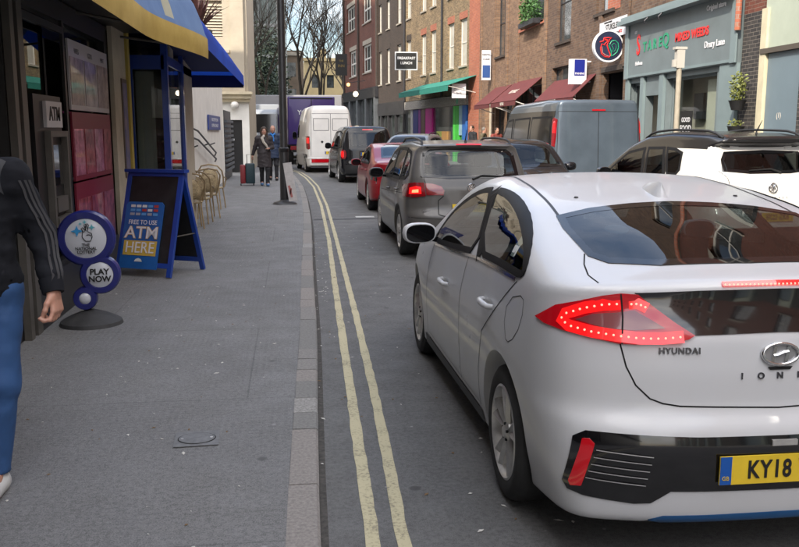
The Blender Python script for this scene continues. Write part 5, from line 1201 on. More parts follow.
for y in (13.2, 15.4, 17.6, 19.8): MB().box(-.1, y, 0, .05, y + .25, 2.7).build('pilaster', M_soot, bB)
M_teala = mat('teal_canvas', (.02, .20, .155), rough=.8, var=.12, vscale=4)
awning(bB, -1.2, 8.8, 4.35, 3.85, 1.5, M_teala, M_whitep, drop=.28)
# leaf emblem on the fascia
place(text_mb('CAFE', .35, .004, bold=.004), face_to((-1, 0, 0), (-.15, 8.2, 3.2))).build('fascia_lettering', M_lett, bB)
MB().lathe([(.001, .0), (.2, .0)], 18, face_to((-1, 0, 0), (-.148, 1.5, 3.2))).build('fascia_emblem', M_neong, bB)
# ---- red brick building at the end
bC = empty('terrace_building', (9.0 - math.sin(R(6.8)) * 21.2, 43.7 + math.cos(R(6.8)) * 21.2, PZ), R(6.8), 'red brick building with wide white framed windows, furthest on the right side', 'building')
hC = [(2.4, 5.6, 6.15, 8.3), (8.4, 11.3, 6.15, 8.3), (2.4, 5.6, 9.95, 12.0), (8.8, 12.4, 9.95, 12.0)]
wall(0, 14, 4.9, 14.5, hC, .2).build('wall', M_bC, bC, fix=False)
for h in hC: sash(bC, h, .18, M_win, M_whitep, nz_=2, ny_=3, fw=.16, sill=M_stone, lintel=(M_stone, .35))
for y in (0, 7.0, 13.6): MB().box(-.12, y, 4.9, -.003, y + .4, 14.5).build('pier', M_bD, bC)
MB().box(-.3, 0, 13.6, .1, 14, 14.0).build('cornice', M_stone, bC)
MB().box(-.25, 0, 4.1, .2, 14, 4.9).build('dark_fascia', M_soot, bC); MB().box(.0, 0, 0, .2, 14, 4.1).build('dark_glazing', M_win, bC)
for y in (.1, 3.4, 6.8, 10.2, 13.4): MB().box(-.25, y, 0, -.003, y + .5, 4.1).build('pilaster', M_lead, bC)
MB().box(.21, .02, 0, 9, 13.98, 14.4).build('rear_block', M_bD, bC)
def projecting(name, x, y, z, w, h, label, lines, mb_, mt, rim=None, cat='sign'):
    o = hang(name, x, y, z, label, cat); MB().box(-w / 2, -.06, -h / 2, w / 2, .06, h / 2).build('sign_board', mb_, o)
    if rim: MB().box(-w / 2 + .06, -.066, -h / 2 + .06, w / 2 - .06, -.0605, h / 2 - .06).build('sign_face', rim, o)
    for t, s_, dz in lines: place(text_mb(t, s_, .004, bold=s_ * .02), face_to((0, -1, 0), (0, -.07, dz))).build('sign_lettering', mt, o)
    MB().box(w / 2, -.02, -.02, w / 2 + .25, .02, .02).build('bracket', M_soot, o); return o
projecting('hanging_sign', 6.62, 50, 5.65, 1.3, 1.02, 'black sign with white BREAKFAST LUNCH lettering and pale rim', [('BREAKFAST', .20, .15), ('LUNCH', .2, -.12)], M_signw, M_signw, M_char)
projecting('hanging_sign', 8.3, 42.8, 3.66, .7, .7, 'plain square white sign beside the right end of the teal awning', [('COFFEE', .15, .08), ('BAR', .15, -.12)], M_signw, mat('sign_grey', (.35, .35, .35)))
projecting('hanging_sign', 4.15, 71.5, 7.0, .95, 1.7, 'black pub sign hanging at the far left end of the red brick building', [('THE', .2, .3), ('INN', .3, -.1)], M_char, mat('faded_gold', (.2, .14, .04)))
lt = empty('globe_lamp', (4.9, 66, 4.45), 0, 'small warm globe lamp glowing beside the roof of the tall white van', 'lamp')
MB().lathe([(.001, -.2), (.14, -.14), (.2, 0), (.14, .14), (.001, .2)], 16).build('globe', mat('lit_globe', (.9, .8, .6), emit=(1, .8, .5), estr=3), lt, 60); MB().bar((0, 0, .2), (.9, 0, .35), .04).build('bracket', M_soot, lt)
lt2 = empty('amber_lamp', (4.35, 66, 5.15), 0, 'small amber lamp hanging left of the globe lamp', 'lamp')
MB().lathe([(.001, -.14), (.11, -.08), (.13, .05), (.001, .14)], 12).build('bulb', mat('lit_amber', (.9, .3, .1), emit=(1, .28, .08), estr=3), lt2, 60); MB().bar((0, 0, .12), (1.3, 0, .3), .04).build('bracket', M_soot, lt2)
# ================================================================== left side of the street
M_alu = mat('bronze_aluminium', (.13, .12, .105), rough=.45, metal=.4, var=.15, vscale=5)
M_blk = mat('black_frame', (.014, .014, .015), rough=.4)
M_creamst = mat('cream_render', (.46, .40, .30), rough=.8, var=.14, vscale=3, bump=.1)
M_yelp = mat('yellow_paint', (.50, .38, .08), rough=.5, var=.12, vscale=5)
M_bluep2 = mat('deep_blue_paint', (.012, .045, .26), rough=.35, coat=.3, var=.1, vscale=5)
M_sglass = glass_mat('shop_front_glass', (.62, .66, .66), 1.55)
ne = empty('shop_building', (-2.1, 0, PZ), 0, 'newsagent shopfront under the yellow and blue canopy at the left edge', 'building')
openN = [(7.16, 10.42, .45, 2.62), (4.9, 6.82, .1, 2.62), (2.0, 4.7, .45, 2.62), (-1, 1.8, .45, 2.62), (-4.2, -1.3, .45, 2.62)]
wall(-40, 10.56, 0, 2.8, openN, .12, out=1).build('wall', M_blk, ne, fix=False)
for a, b, c, d in openN: MB().box(-.09, a, c, -.08, b, d).build('shop_window', M_sglass, ne)
for y0, y1 in ((6.84, 6.93), (7.02, 7.15)): MB().box(.004, y0, 0, .06, y1, 2.75).build('window_post', M_alu, ne)
MB().box(.004, 8.46, .45, .03, 8.52, 2.62).box(.004, 7.16, 2.5, .03, 8.46, 2.56).build('window_bar', M_blk, ne)
MB().box(.004, 7.16, .0, .05, 10.42, .42).build('stall_riser', M_blk, ne)
MB().box(.01, 10.58, 0, .06, 11.34, 2.82).build('pilaster', M_creamst, ne)
MB().box(.061, 10.98, 1.05, .075, 11.30, 2.25).build('notice_frame', mat('notice_brown', (.12, .09, .07), rough=.5), ne); MB().box(.0755, 11.02, 1.1, .08, 11.26, 2.2).build('notice', mat('notice_print', (.26, .20, .24), rough=.5, col2=(.10, .12, .24), vscale=7), ne)
MB().box(-.02, -40, 2.82, .62, 11.35, 2.9).build('soffit', M_blk, ne); MB().box(-.02, -40, 2.9, .1, 11.35, 3.95).build('fascia', mat('navy_fascia', (.012, .014, .05), rough=.5), ne)
hN = []
for k in range(11): hN += [(-38 + 4.4 * k, -36.6 + 4.4 * k, 4.6, 6.6), (-38 + 4.4 * k, -36.6 + 4.4 * k, 7.3, 8.8)]
wall(-40, 11.35, 3.95, 9.6, hN, .16, out=1).build('upper_wall', M_stone, ne, fix=False)
for h in hN: sash(ne, h, .15, M_win, M_whitep, out=1, sill=M_stone)
MB().box(-9, -39.98, 2.9, -.3, 11.33, 9.5).build('upper_floor', M_bD, ne); MB().box(-6, -40, 2.84, -.12, 11.3, 2.9).build('ceiling', mat('ceiling_grey', (.2, .19, .17), rough=.9), ne); MB().box(-6, -39.9, 0, -5.8, 11.3, 2.84).box(-6, 11.2, 0, -.13, 11.3, 2.84).build('interior_wall', mat('shop_interior', (.10, .08, .065), rough=.9, var=.4, vscale=2), ne)
# curved canopy: yellow valance, faded blue top
def prof(y):
    t = min(1, max(0, (y - 8.4) / 2.8)); dx = -.33 * (1 - t * t * (3 - 2 * t)); sag = .035 * math.sin(y * 2.1) * (1 - t)
    return [(1.10 + dx, 2.50), (1.105 + dx, 2.60), (1.10 + dx, 2.74), (1.07 + dx, 2.80), (1.03 + dx, 2.95), (.95 + dx, 3.15), (.80 + dx * .8, 3.38), (.55 + dx * .5, 3.6), (.25, 3.78), (.1, 3.85)]
ys = [1 + .3 * k for k in range(34)] + [11.15]; mb = MB(); vs = []; fs = []; N = 10
for y in ys: vs += [(x, y, z) for x, z in prof(y)]
cm = []
for i in range(len(ys) - 1):
    for k in range(N - 1): fs.append((i * N + k, i * N + k + 1, (i + 1) * N + k + 1, (i + 1) * N + k)); cm.append(0 if k < 2 else (2 if (int(ys[i] / .3) % 7 == 3 and k > 2) else 1))
e = (len(ys) - 1) * N; fs.append(tuple(e + k for k in range(N))); cm.append(1)
mb.add(vs, fs); mb.mi = cm
def canvas(name, c, c2, tr=.12, vs=2.2):
    m = mat(name, c, rough=.8, col2=c2, vscale=vs); t = m.node_tree; b = t.nodes['Principled BSDF']; o = t.nodes['Material Output']
    tl = t.nodes.new('ShaderNodeBsdfTranslucent'); tl.inputs['Color'].default_value = (*c2, 1); mx = t.nodes.new('ShaderNodeMixShader'); mx.inputs[0].default_value = tr
    t.links.new(b.outputs[0], mx.inputs[1]); t.links.new(tl.outputs[0], mx.inputs[2]); t.links.new(mx.outputs[0], o.inputs['Surface']); return m
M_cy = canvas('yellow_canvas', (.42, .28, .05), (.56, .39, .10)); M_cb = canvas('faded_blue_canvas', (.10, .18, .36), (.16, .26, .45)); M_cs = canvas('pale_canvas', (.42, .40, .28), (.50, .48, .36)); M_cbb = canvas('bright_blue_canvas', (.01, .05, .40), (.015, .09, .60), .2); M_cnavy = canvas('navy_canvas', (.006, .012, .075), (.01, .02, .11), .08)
aw = mb.build('canopy', [M_cy, M_cb, M_cs], ne, 50, fix=False)
for y in (3, 6, 8.9, 11.1): MB().tube([(.06, y, 2.75), (prof(y)[1][0] - .03, y, 2.62)], .015, 6).build('canopy_arm', M_alu, aw)
# cash machine
atm = empty('cash_machine', (-2.09, 7.78, PZ), 0, 'black cash machine with a white ATM header in the newsagent window', 'cash machine')
MB().box(-.3, -.42, .80, .03, .42, 1.92).build('casing', M_blk, atm)
MB().box(.031, -.16, .80, .085, -.11, 1.62).box(.031, .36, .80, .085, .41, 1.62).box(.031, -.11, 1.57, .085, .36, 1.62).box(.031, -.11, .80, .10, .36, .88).build('steel_frame', M_alu, atm)
MB().box(.031, -.06, 1.15, .045, .31, 1.50).build('screen', M_gloss, atm); MB().box(.031, -.05, .92, .08, .30, 1.05).build('keypad', M_alu, atm)
MB().box(.031, -.16, 1.65, .06, .34, 1.87).build('header', mat('white_header', (.55, .55, .56), rough=.4), atm)
place(text_mb('ATM', .17, .004, bold=.002), face_to((1, 0, 0), (.063, .09, 1.76))).build('header_lettering', M_char, atm)
# window posters
def poster(y0, y1, z0, z1, cols, label, pm, head=True, nx_=3):
    o = empty('window_poster', (-2.085, (y0 + y1) / 2, (z0 + z1) / 2), 0, label, 'poster'); h = (z1 - z0) / 2; w = (y1 - y0) / 2
    MB().box(0, -w, -h, .02, w, h).build('poster_frame', pm[0], o)
    n = nx_; g = 2 * w / n
    for i in range(n):
        a = -w + i * g + .03
        p = MB().box(.021, a, -h + .05, .026, a + g - .06, h - .16).build('poster_image', pm[1 + i % (len(pm) - 1)], o)
        if head: place(text_mb(('VAPES', 'COOL', 'MINT')[i % 3], .07, .001), face_to((1, 0, 0), (.027, a + g / 2 - .03, h - .1))).build('poster_lettering', M_char, p)
M_pw = mat('poster_white', (.55, .52, .52), rough=.35, coat=.4); M_p1 = mat('poster_skin', (.55, .42, .38), rough=.3, col2=(.07, .04, .05), vscale=7, detail=9, coat=.5); M_p2 = mat('poster_pale', (.58, .48, .50), rough=.3, col2=(.10, .06, .08), vscale=6, detail=9, coat=.5)
M_pp = mat('poster_pink', (.68, .26, .36), rough=.35, col2=(.16, .015, .05), vscale=10, detail=9, coat=.4); M_pr = mat('poster_red', (.52, .12, .14), rough=.35, col2=(.10, .01, .02), vscale=10, detail=9, coat=.4); M_pf = mat('poster_dark_red', (.20, .02, .04), rough=.4)
poster(8.62, 10.36, 1.90, 2.56, 3, 'pale poster of three tall portraits, uppermost in the newsagent window', [M_pw, M_p1, M_p2])
poster(8.62, 10.36, 1.22, 1.88, 3, 'pink and red window poster under the three portraits', [M_pf, M_pp, M_pr], head=False, nx_=4)
poster(8.62, 10.36, .50, 1.20, 3, 'dark red window poster, lowest of three in the newsagent window', [M_pf, M_pr], head=False, nx_=3)
# goods on shelves behind the glass
sf = empty('shop_shelf', (-2.58, 7.7, PZ), 0, 'dark display shelf behind the cash machine window', 'shelf')
for z in (.7, 1.05, 1.4): MB().box(-.2, -.7, z - .02, .2, 3, z).build('shelf_board', M_blk, sf)
MB().box(-.22, -.72, 0, .22, -.70, 1.8).box(-.22, 2.98, 0, .22, 3.0, 1.8).build('side_panel', M_blk, sf)
random.seed(12); GC = [mat('packet_' + n, c, rough=.4) for n, c in (('green', (.05, .4, .08)), ('white', (.6, .6, .58)), ('red', (.5, .04, .03)), ('yellow', (.6, .45, .05)), ('blue', (.04, .12, .45)), ('teal', (.05, .35, .35)))]
pk = []
for c in GC:
    me = MB().box(-.05, -.055, 0, .05, .055, .2); pk.append(me)
first = {}
for z in (.7, 1.05, 1.4):
    for k in range(13):
        if random.random() < .2: continue
        ci = random.randrange(6)
        if ci not in first: o = pk[ci].build('packet', GC[ci]); first[ci] = o
        else: o = first[ci].copy(); COL.objects.link(o)
        o.location = (-2.46, 7.12 + k * .14, PZ + z); o.scale = (1, 1, random.uniform(.7, 1.3)); tag(o, 'small colourful packet on the dim shelves inside the newsagent window', 'packet', 'packets on the shop shelves')
# ---- cafe with blue frames
ca = empty('cafe_building', (-2.1, 0, PZ), 0, 'cafe with blue window frames and cream columns under the bright blue canopy', 'building')
MB().box(-.02, 11.42, 0, .08, 11.56, 2.9).build('yellow_post', M_yelp, ca)
MB().box(.0, 11.86, 2.42, .46, 11.96, 2.60).box(.0, 11.86, .0, .42, 11.94, .95).box(.0, 11.86, .95, .05, 11.94, 2.42).build('screen_frame', M_bluep2, ca)
MB().box(.06, 11.99, 1.0, .30, 12.0, 2.40).build('reflection_panel', mat('cream_reflection', (.75, .70, .58), rough=.6, var=.1, vscale=2), ca); MB().box(.05, 11.89, .95, .42, 11.90, 2.42).box(.0, 11.88, 2.6, .44, 11.92, 2.9).build('screen_glass', M_sglass, ca)  # bright reflection in the screen glass, painted as a cream panel behind it
MB().box(.42, 11.86, 0, .50, 11.98, 2.9).build('corner_post', M_bluep2, ca)
MB().box(.44, 11.98, .12, .46, 15.0, .5).box(.43, 13.62, 0, .49, 13.74, 2.9).box(.44, 11.98, 2.5, .47, 15.0, 2.62).build('side_frame', M_bluep2, ca)
MB().box(.45, 11.98, .5, .455, 13.6, 2.5).build('side_glass', M_sglass, ca)
MB().box(.30, 12.75, 0, .42, 13.15, 2.9).build('inner_column', M_creamst, ca); MB().box(.32, 13.85, 0, .47, 15.0, 2.9).build('column', M_creamst, ca)
MB().box(-2, 15.0, 0, .3, 15.1, 2.9).box(-2, 11.36, 0, -.02, 11.46, 2.9).build('interior_wall', mat('cafe_interior', (.42, .38, .30), rough=.8, var=.3, vscale=1.4), ca)
MB().box(-2, 11.5, 0, -1.9, 15, 2.9).build('back_wall', mat('cafe_back', (.3, .27, .2), rough=.8, var=.3, vscale=2), ca); MB().box(-3, 11.4, 2.9, .3, 15.2, 3.1).build('roof', M_lead, ca)
for z in (.95, 1.2, 1.45): MB().box(-.3, 13.2, z, .2, 13.4, z + .03).build('shelf', M_creamst, ca)
# blue canopy, domed at its far end
mb = MB(); vs = []; fs = []; n1, n2 = 12, 10; yA, yB = 11.25, 15.45
for i in range(n1 + 1):
    t = i / n1; y = yA + (yB - yA) * t; h = math.sqrt(max(0, 1 - t ** 2.2))
    for k in range(n2 + 1):
        a = math.pi / 2 * k / n2; X = -.08 + (1.04 + .34 * t) * math.sin(a) ** .6; Z = 2.92 - .36 * t + .40 * h * math.cos(a) ** .8
        vs.append((X, y, Z))
for i in range(n1):
    for k in range(n2): b = i * (n2 + 1) + k; fs.append((b, b + 1, b + n2 + 2, b + n2 + 1))
mb.add(vs, fs); cn = mb.build('canopy', M_cbb, ca, 60, fix=False)
vl = MB(); 
pts = [(.96 + .34 * (y - yA) / (yB - yA), y) for y in [yA + .35 * k for k in range(12)] + [yB]]; zv = lambda y: 2.92 - .36 * (y - yA) / (yB - yA)
for (x0, y0), (x1, y1) in zip(pts, pts[1:]): vl.add([(x0, y0, zv(y0)), (x1, y1, zv(y1)), (x1 + .01, y1, zv(y1) - .17), (x0 + .01, y0, zv(y0) - .17)], [(0, 1, 2, 3)])
vl.build('valance', M_cbb, cn, fix=False); MB().box(-.08, yB - .012, 2.36, 1.30, yB, 2.57).build('end_valance', M_cnavy, cn)
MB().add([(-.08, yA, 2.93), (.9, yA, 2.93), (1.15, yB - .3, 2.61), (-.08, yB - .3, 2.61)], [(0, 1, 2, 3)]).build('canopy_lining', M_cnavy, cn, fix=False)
# ---- low white panelled building with handrails
M_wpan = mat('white_cladding', (.80, .77, .70), rough=.6, var=.08, vscale=2)
wb = empty('low_building', (-2.2, 0, PZ), 0, 'low white building with vertical cladding and handrails behind the bistro chairs', 'building')
MB().box(-3, 15.15, 0, -.03, 29.0, 3.75).build('wall', M_creamst, wb)
cl = MB(); y = 15.2
while y < 28.9: cl.box(-.028, y, 0, .0, y + .17, 3.7); cl.box(-.028, y + .172, 0, -.012, y + .198, 3.7); y += .2
cl.build('cladding', M_wpan, wb)
MB().box(-3.1, 15.1, 3.76, .06, 29.1, 3.85).build('roof_edge', M_lead, wb)
rl = MB()
for z0, z1 in ((1.62, 1.15), (1.42, .98)): rl.tube([(.10, 18.7, z0 + .08), (.12, 20.0, z0), (.14, 24.3, z1 - .12), (.08, 24.6, z1 - .2)], .022, 8)
rl.build('handrail', M_blk, wb, 60)
for y in (19.8, 22.2, 24.2): MB().bar((0, y, 1.25), (.13, y, 1.3), .03).build('rail_bracket', M_blk, wb)
sg_ = empty('wall_sign', (-2.185, 25.4, 1.93), 0, 'small square blue sign with white words on the white cladding', 'sign')
MB().box(0, -1.9, -.2, .03, 1.9, .2).build('sign_board', M_bluep2, sg_)
for tx, z in (('RECEPTION', .08), ('OPEN DAILY', -.08)): place(text_mb(tx, .13, .003, squeeze=3), face_to((1, 0, 0), (.034, 0, z))).build('sign_lettering', M_signw, sg_)
lv = empty('louvred_panel', (-2.17, 30.6, PZ), 0, 'narrow grey louvred panel between the white cladding and the black door', 'panel')
m_ = MB(); [m_.box(0, -1.5, .3 + .16 * k, .10, 1.5, .38 + .16 * k) for k in range(11)]; m_.build('slats', M_lead, lv); MB().box(-.02, -1.6, 0, -.001, 1.6, 2.3).build('backing', M_blk, lv)
pt = empty('roof_plant', (-2.45, 24.6, 3.85 + PZ), 0, 'spiky reddish plant in a pot on the low white building', 'plant')
MB().lathe([(.01, 0), (.2, 0), (.26, .32), (.22, .32)], 16).build('pot', M_lead, pt, 40)
random.seed(5); sp = MB()
for k in range(70):
    a = random.uniform(0, 6.28); L = random.uniform(.5, .95); tl = random.uniform(.1, .9); d = Vector((math.cos(a) * tl, math.sin(a) * tl, 1.1 - tl * .5)).normalized(); s_ = Vector((-math.sin(a), math.cos(a), 0)) * .022
    p0 = Vector((0, 0, .3)); p1 = p0 + d * L * .6; p2 = p0 + d * L + Vector((0, 0, -.12 * tl))
    sp.add([p0 - s_, p0 + s_, p1 + s_ * 1.1, p1 - s_ * 1.1, p2], [(0, 1, 2, 3), (3, 2, 4)])
sp.build('leaves', M_leafr, pt, fix=False); pt.scale = (1.5, 1.5, 1.5)
# ---- stone building facing the camera
M_dst = mat('greyish_stone', (.40, .35, .27), rough=.85, var=.12, vscale=1.5, bump=.12); M_wst = mat('white_stucco', (.78, .76, .70), rough=.7, var=.08, vscale=2)
sb = empty('stone_building', (-1.62, 34.7, PZ), 0, 'tall pale stone building with louvred window above a white ground floor and black door', 'building')
dh = (-.80, -.28, 0, 2.05)
def wall_y(x0, x1, z0, z1, holes, depth, y=0.0):
    m = wall(x0, x1, z0, z1, holes, depth); m.v = [(p[1], y + p[0], p[2]) for p in m.v]; return m
wall_y(-7, 0, 0, 2.82, [dh], .15).build('ground_wall', M_wst, sb)
MB().box(dh[0] + .01, .1, 0, dh[1] - .01, .14, 2.04).build('door', M_blk, sb); MB().box(-.72, .085, 1.25, -.60, .099, 1.32).build('letter_plate', M_signw, sb)
MB().box(-7, -.28, 2.86, .10, .3, 3.02).box(-7, -.16, 2.74, .04, .2, 2.855).box(-7, -.40, 3.02, .16, .3, 3.12).build('cornice', mat('cream_cornice', (.60, .52, .36), rough=.6, var=.1, vscale=4), sb)
wh = [(-1.85, -.92, 5.2, 6.55), (-1.85, -.92, 8.2, 10.4), (-4.2, -3.2, 5.2, 6.55), (-4.2, -3.2, 8.2, 10.4)]
wall_y(-7, 0, 3.1, 16, wh, .2).build('wall', M_dst, sb)
for a, b, c, d in wh:
    s_ = MB(); z = c + .03
    while z < d - .03: s_.add([(a, .12, z), (b, .12, z), (b, .05, z - .10), (a, .05, z - .10), (a, .13, z + .012), (b, .13, z + .012), (b, .06, z - .088), (a, .06, z - .088)], [(0, 1, 2, 3), (4, 5, 6, 7), (3, 2, 6, 7)]); z += .11
    s_.build('louvre_shutter', M_dst, sb); MB().box(a, .15, c, b, .19, d).build('shutter_backing', M_dst, sb)
for x in (-.62, -2.7, -5.2): MB().box(x, -.14, 3.13, x + .5, -.003, 16).build('pilaster', M_dst, sb)
MB().box(-2.15, -.06, 6.7, -.68, -.003, 6.95).box(-2.15, -.06, 4.6, -.68, -.003, 4.72).build('string_course', M_stone, sb)
MB().box(-6.98, .21, 0, -.003, 7, 15.9).build('rear_block', M_dst, sb)
lp = empty('wall_lamp', (-2.15, 34.5, 2.62 + PZ), 0, 'round pale wall lamp over the black door', 'lamp'); MB().lathe([(.001, -.14), (.12, -.1), (.16, 0), (.12, .1), (.001, .14)], 14).build('lamp_globe', M_wst, lp, 60); MB().box(-.03, 0, -.03, .03, .18, .03).build('bracket', M_blk, lp)
tb = empty('shade_block', (-5.0, 11.4, PZ), 0, 'unseen stone block added behind the cafe to shade the street', 'building')  # unseen mass added to keep the sun off the queue
MB().box(-9, 0, 0, 0, 12.5, 14).build('wall', M_stone, tb)
tb2 = empty('shade_block', (-9.0, 43, 0), 0, 'unseen tall dark brick block added behind the pale stone building for shade', 'building'); MB().box(-12, 0, 0, 0, 18, 31).build('wall', M_bD, tb2)  # unseen mass added to cast shade on the far red brick front
# ================================================================== end of the street
ob = empty('glass_tower', (-12.0, 97, 0), 0, 'tall dark glass office building with thin floor bands, behind the bare trees on the left', 'building')
M_twr = mat('tower_glass', (.035, .05, .05), rough=.15, coat=.5, var=.5, vscale=.5)
MB().box(0, 0, 0, 11.6, 10, 34).build('glass_wall', M_twr, ob)
fb = MB(); [fb.box(-.05, -.12, 3.2 * k, 11.65, -.003, 3.2 * k + .35) for k in range(11)]; fb.build('floor_bands', M_lead, ob)
fb = MB(); [fb.box(.97 * k, -.2, 0, .97 * k + .09, -.125, 34) for k in range(13)]; fb.build('mullions', M_lead, ob)
M_tan = mat('tan_stone', (.46, .36, .19), rough=.85, var=.12, vscale=.6)
tn = empty('tan_building', (1.9, 118, 0), 0, 'sunlit tan stone building at the end of the street', 'building')
tw = [(a, a + .95, b, b + 1.7) for a in (1.0, 3.0, 5.0, 7.0, 9.0) for b in (1, 4.2, 7.4)]
wall_y(0, 11, 0, 11.2, tw, .3).build('wall', M_tan, tn)
for a, b, c, d in tw: MB().box(a, .25, c, b, .28, d).build('window', M_win, tn)
MB().box(-.2, -.3, 10.9, 11.2, .3, 11.3).build('cornice', M_tan, tn); MB().box(.02, .31, 0, 10.98, 8, 11.1).build('rear_block', M_tan, tn)
MB().box(2, 1, 11.1, 3, 2, 12.6).box(6.6, 1, 11.1, 7.8, 2, 12.4).build('chimney', M_tan, tn)
b2 = empty('brown_building', (-1.0, 104, 0), 0, 'narrow brown building left of the tan stone one', 'building')
MB().box(0, 0, 0, 2.6, 8, 11).build('wall', mat('brown_render', (.16, .12, .085), rough=.85, var=.2, vscale=1), b2); MB().box(-.1, -.2, 10.4, 2.7, -.003, 10.8).build('cornice', M_stone, b2)
for z in (2, 5, 8): MB().box(.7, -.03, z, 1.7, -.003, z + 1.6).build('window', M_win, b2)
b3 = empty('distant_block', (10.5, 106, 0), 0, 'distant grey block closing the gap beside the tan building', 'building'); MB().box(0, 0, 0, 10, 8, 7.5).build('wall', M_lead, b3); MB().box(-.2, -.2, 7.5, 10.2, 8.2, 7.9).build('roof', M_lead, b3)
b4 = empty('distant_block', (-40, 92, 0), 0, 'long pale block far left behind the stone building', 'building'); MB().box(0, 0, 0, 27, 8, 12).build('wall', M_stone, b4); MB().box(-.2, -.2, 12, 27.2, 8.2, 12.4).build('roof', M_lead, b4)
# bare trees
M_bark = mat('winter_bark', (.045, .036, .026), rough=.9, var=.3, vscale=6)
def bare_tree(x, y, h, seed, label, spread=.5, levels=7, r0=.24, m=None):
    rnd = random.Random(seed); root = empty('bare_tree', (x, y, 0), 0, label, 'tree', 'bare trees at the end of the street'); cr = MB(); tr = MB()
    def grow(p, d, L, r, lv, mb):
        pts = [p]; q = p.copy(); dd = d.copy(); n = 3
        for i in range(n):
            dd = (dd + Vector((rnd.gauss(0, .10), rnd.gauss(0, .10), rnd.gauss(.03, .05)))).normalized(); q = q + dd * L / n; pts.append(q)
        mb.tube(pts, r, 5 if lv > 2 else 3, rs=[r, r * .86, r * .74, r * .62], cap=False)
        if lv == 0: return
        for i in range(rnd.choice([2, 3, 3]) if lv < 5 else 3):
            a = rnd.uniform(0, 6.28); s = spread * rnd.uniform(.6, 1.3); u = dd.orthogonal().normalized(); u = Matrix.Rotation(a, 3, dd) @ u
            nd = (dd + u * s + Vector((0, 0, .12))).normalized(); grow(pts[-1] if i else pts[2], nd, L * rnd.uniform(.62, .88), r * rnd.uniform(.5, .66), lv - 1, cr)
    tp = Vector((0, 0, 0)); grow(tp, Vector((rnd.gauss(0, .04), 0, 1)).normalized(), h * .26, r0, levels, tr)
    # grow() put the first segment in the trunk mesh and everything else in the crown
    tr.build('trunk', m or M_bark, root, 60, fix=False); cr.build('branches', m or M_bark, root, 60, fix=False)
bare_tree(.6, 78, 19, 1, 'bare tree rising straight beside the black lamp post', .45)
bare_tree(3.6, 84, 18, 5, 'wide bare tree in front of the tan building', .55)
bare_tree(5.6, 90, 15, 9, 'smaller bare tree at the left end of the red brick terrace', .6)
bare_tree(-2.6, 66, 15, 3, 'bare tree before the dark glass tower', .5, r0=.2)
bare_tree(-4.6, 74, 17, 14, 'bare tree nearest the pale stone building', .5)
M_ever = mat('evergreen_leaf', (.022, .036, .022), rough=.8, var=.4, vscale=3)
ev = empty('evergreen_tree', (-2.9, 90, 0), 0, 'dark green leafy tree filling the gap in front of the glass tower', 'tree')
foliage('crown', M_ever, ev, (0, 0, 7.0), (3.0, 2.0, 5.6), 5200, .38, 6); MB().tube([(0, 0, 0), (.1, 0, 4), (0, 0, 9)], .25, 8, rs=[.3, .22, .1]).build('trunk', M_bark, ev)
# lorries in the jam
def bev(o, w, s=3):
    b = o.modifiers.new('b', 'BEVEL'); b.width = w; b.segments = s; b.limit_method = 'ANGLE'
    for p in o.data.polygons: p.use_smooth = True
    return o
def lorry(name, loc, rz, label, col, L, H, cabcol=None, front_cam=False, W=2.4, txt=None):
    root = empty(name, loc, rz, label, 'lorry'); h = W / 2; cabcol = cabcol or col
    bev(MB().box(-h, 0, 1.0, h, L - 2.1, H).build('cargo_box', col, root), .06)
    MB().box(-h + .2, .1, .62, h - .2, L - .2, .98).build('chassis', M_trim, root)
    cb = MB(); c0 = L - 2.0; cb.prism([(c0, .55), (L, .55), (L, 1.6), (L - .28, H - .55), (L - .6, H - .35), (c0, H - .35)], lambda a, b: (-h, a, b), lambda a, b: (h, a, b)); c = bev(cb.build('cab', cabcol, root), .09)
    MB().prism([(L + .01, 1.62), (L - .25, H - .62), (L - .28, H - .62), (L - .02, 1.62)], lambda a, b: (-h + .15, a, b), lambda a, b: (h - .15, a, b)).build('windscreen', M_gloss, c)
    for s_ in (-1, 1):
        MB().box(s_ * (h + .005), L - 1.3, 1.65, s_ * (h + .02), L - .35, H - .75).build('side_window', M_gloss, c); MB().box(s_ * (h + .05), L - .1, 1.7, s_ * (h + .28), L, 2.4).build('door_mirror', M_trim, c)
        MB().box(s_ * .65, L + .005, .75, s_ * 1.1, L + .04, 1.0).build('headlamp', M_lampw, c); MB().box(s_ * .8, -.03, .75, s_ * 1.1, -.003, .95).build('tail_lamp', M_taill, root)
    MB().box(-.7, L + .003, .8, .7, L + .03, 1.45).build('grille', M_trim, c); MB().box(-h, L + .003, .5, h, L + .06, .7).build('bumper', M_trim, c)
    MB().box(-.015, -.012, 1.05, .015, -.003, H - .1).box(-h + .1, -.012, H - .12, h - .1, -.003, H - .06).build('door_gap', M_seam, root)
    ty, rim, dk = wheel_mesh(dict(n=6, w=(.06, .08)), .48, .3, .28)
    for y in (1.2, L - 1.0):
        for s_ in (-1, 1):
            w = empty('wheel', (s_ * (h - .18), y, .48), 0 if s_ < 0 else math.pi); w.parent = root; ty.build('tyre', M_tyre, w, 30); rim.build('rim', M_silver, w, 30)
    if txt: place(text_mb(txt, .32, .01, bold=.006), face_to((0, -1, 0), (-.2, -.02, H - .8))).build('box_lettering', M_signw, root)
    return root
M_purple = mat('purple_paint', (.035, .012, .13), rough=.4, coat=.4); M_lgrey = mat('light_grey_panel', (.22, .22, .23), rough=.5, var=.08, vscale=1)
lorry('delivery_lorry', (1.05, 44.6, 0), R(5), 'purple box lorry with white lettering, ahead of the tall white van', M_purple, 8.2, 3.42, txt='YODEL')
lorry('box_lorry', (3.4, 57.5, 0), R(84), 'light grey box lorry standing across the far end of the street', M_lgrey, 9.0, 3.98)
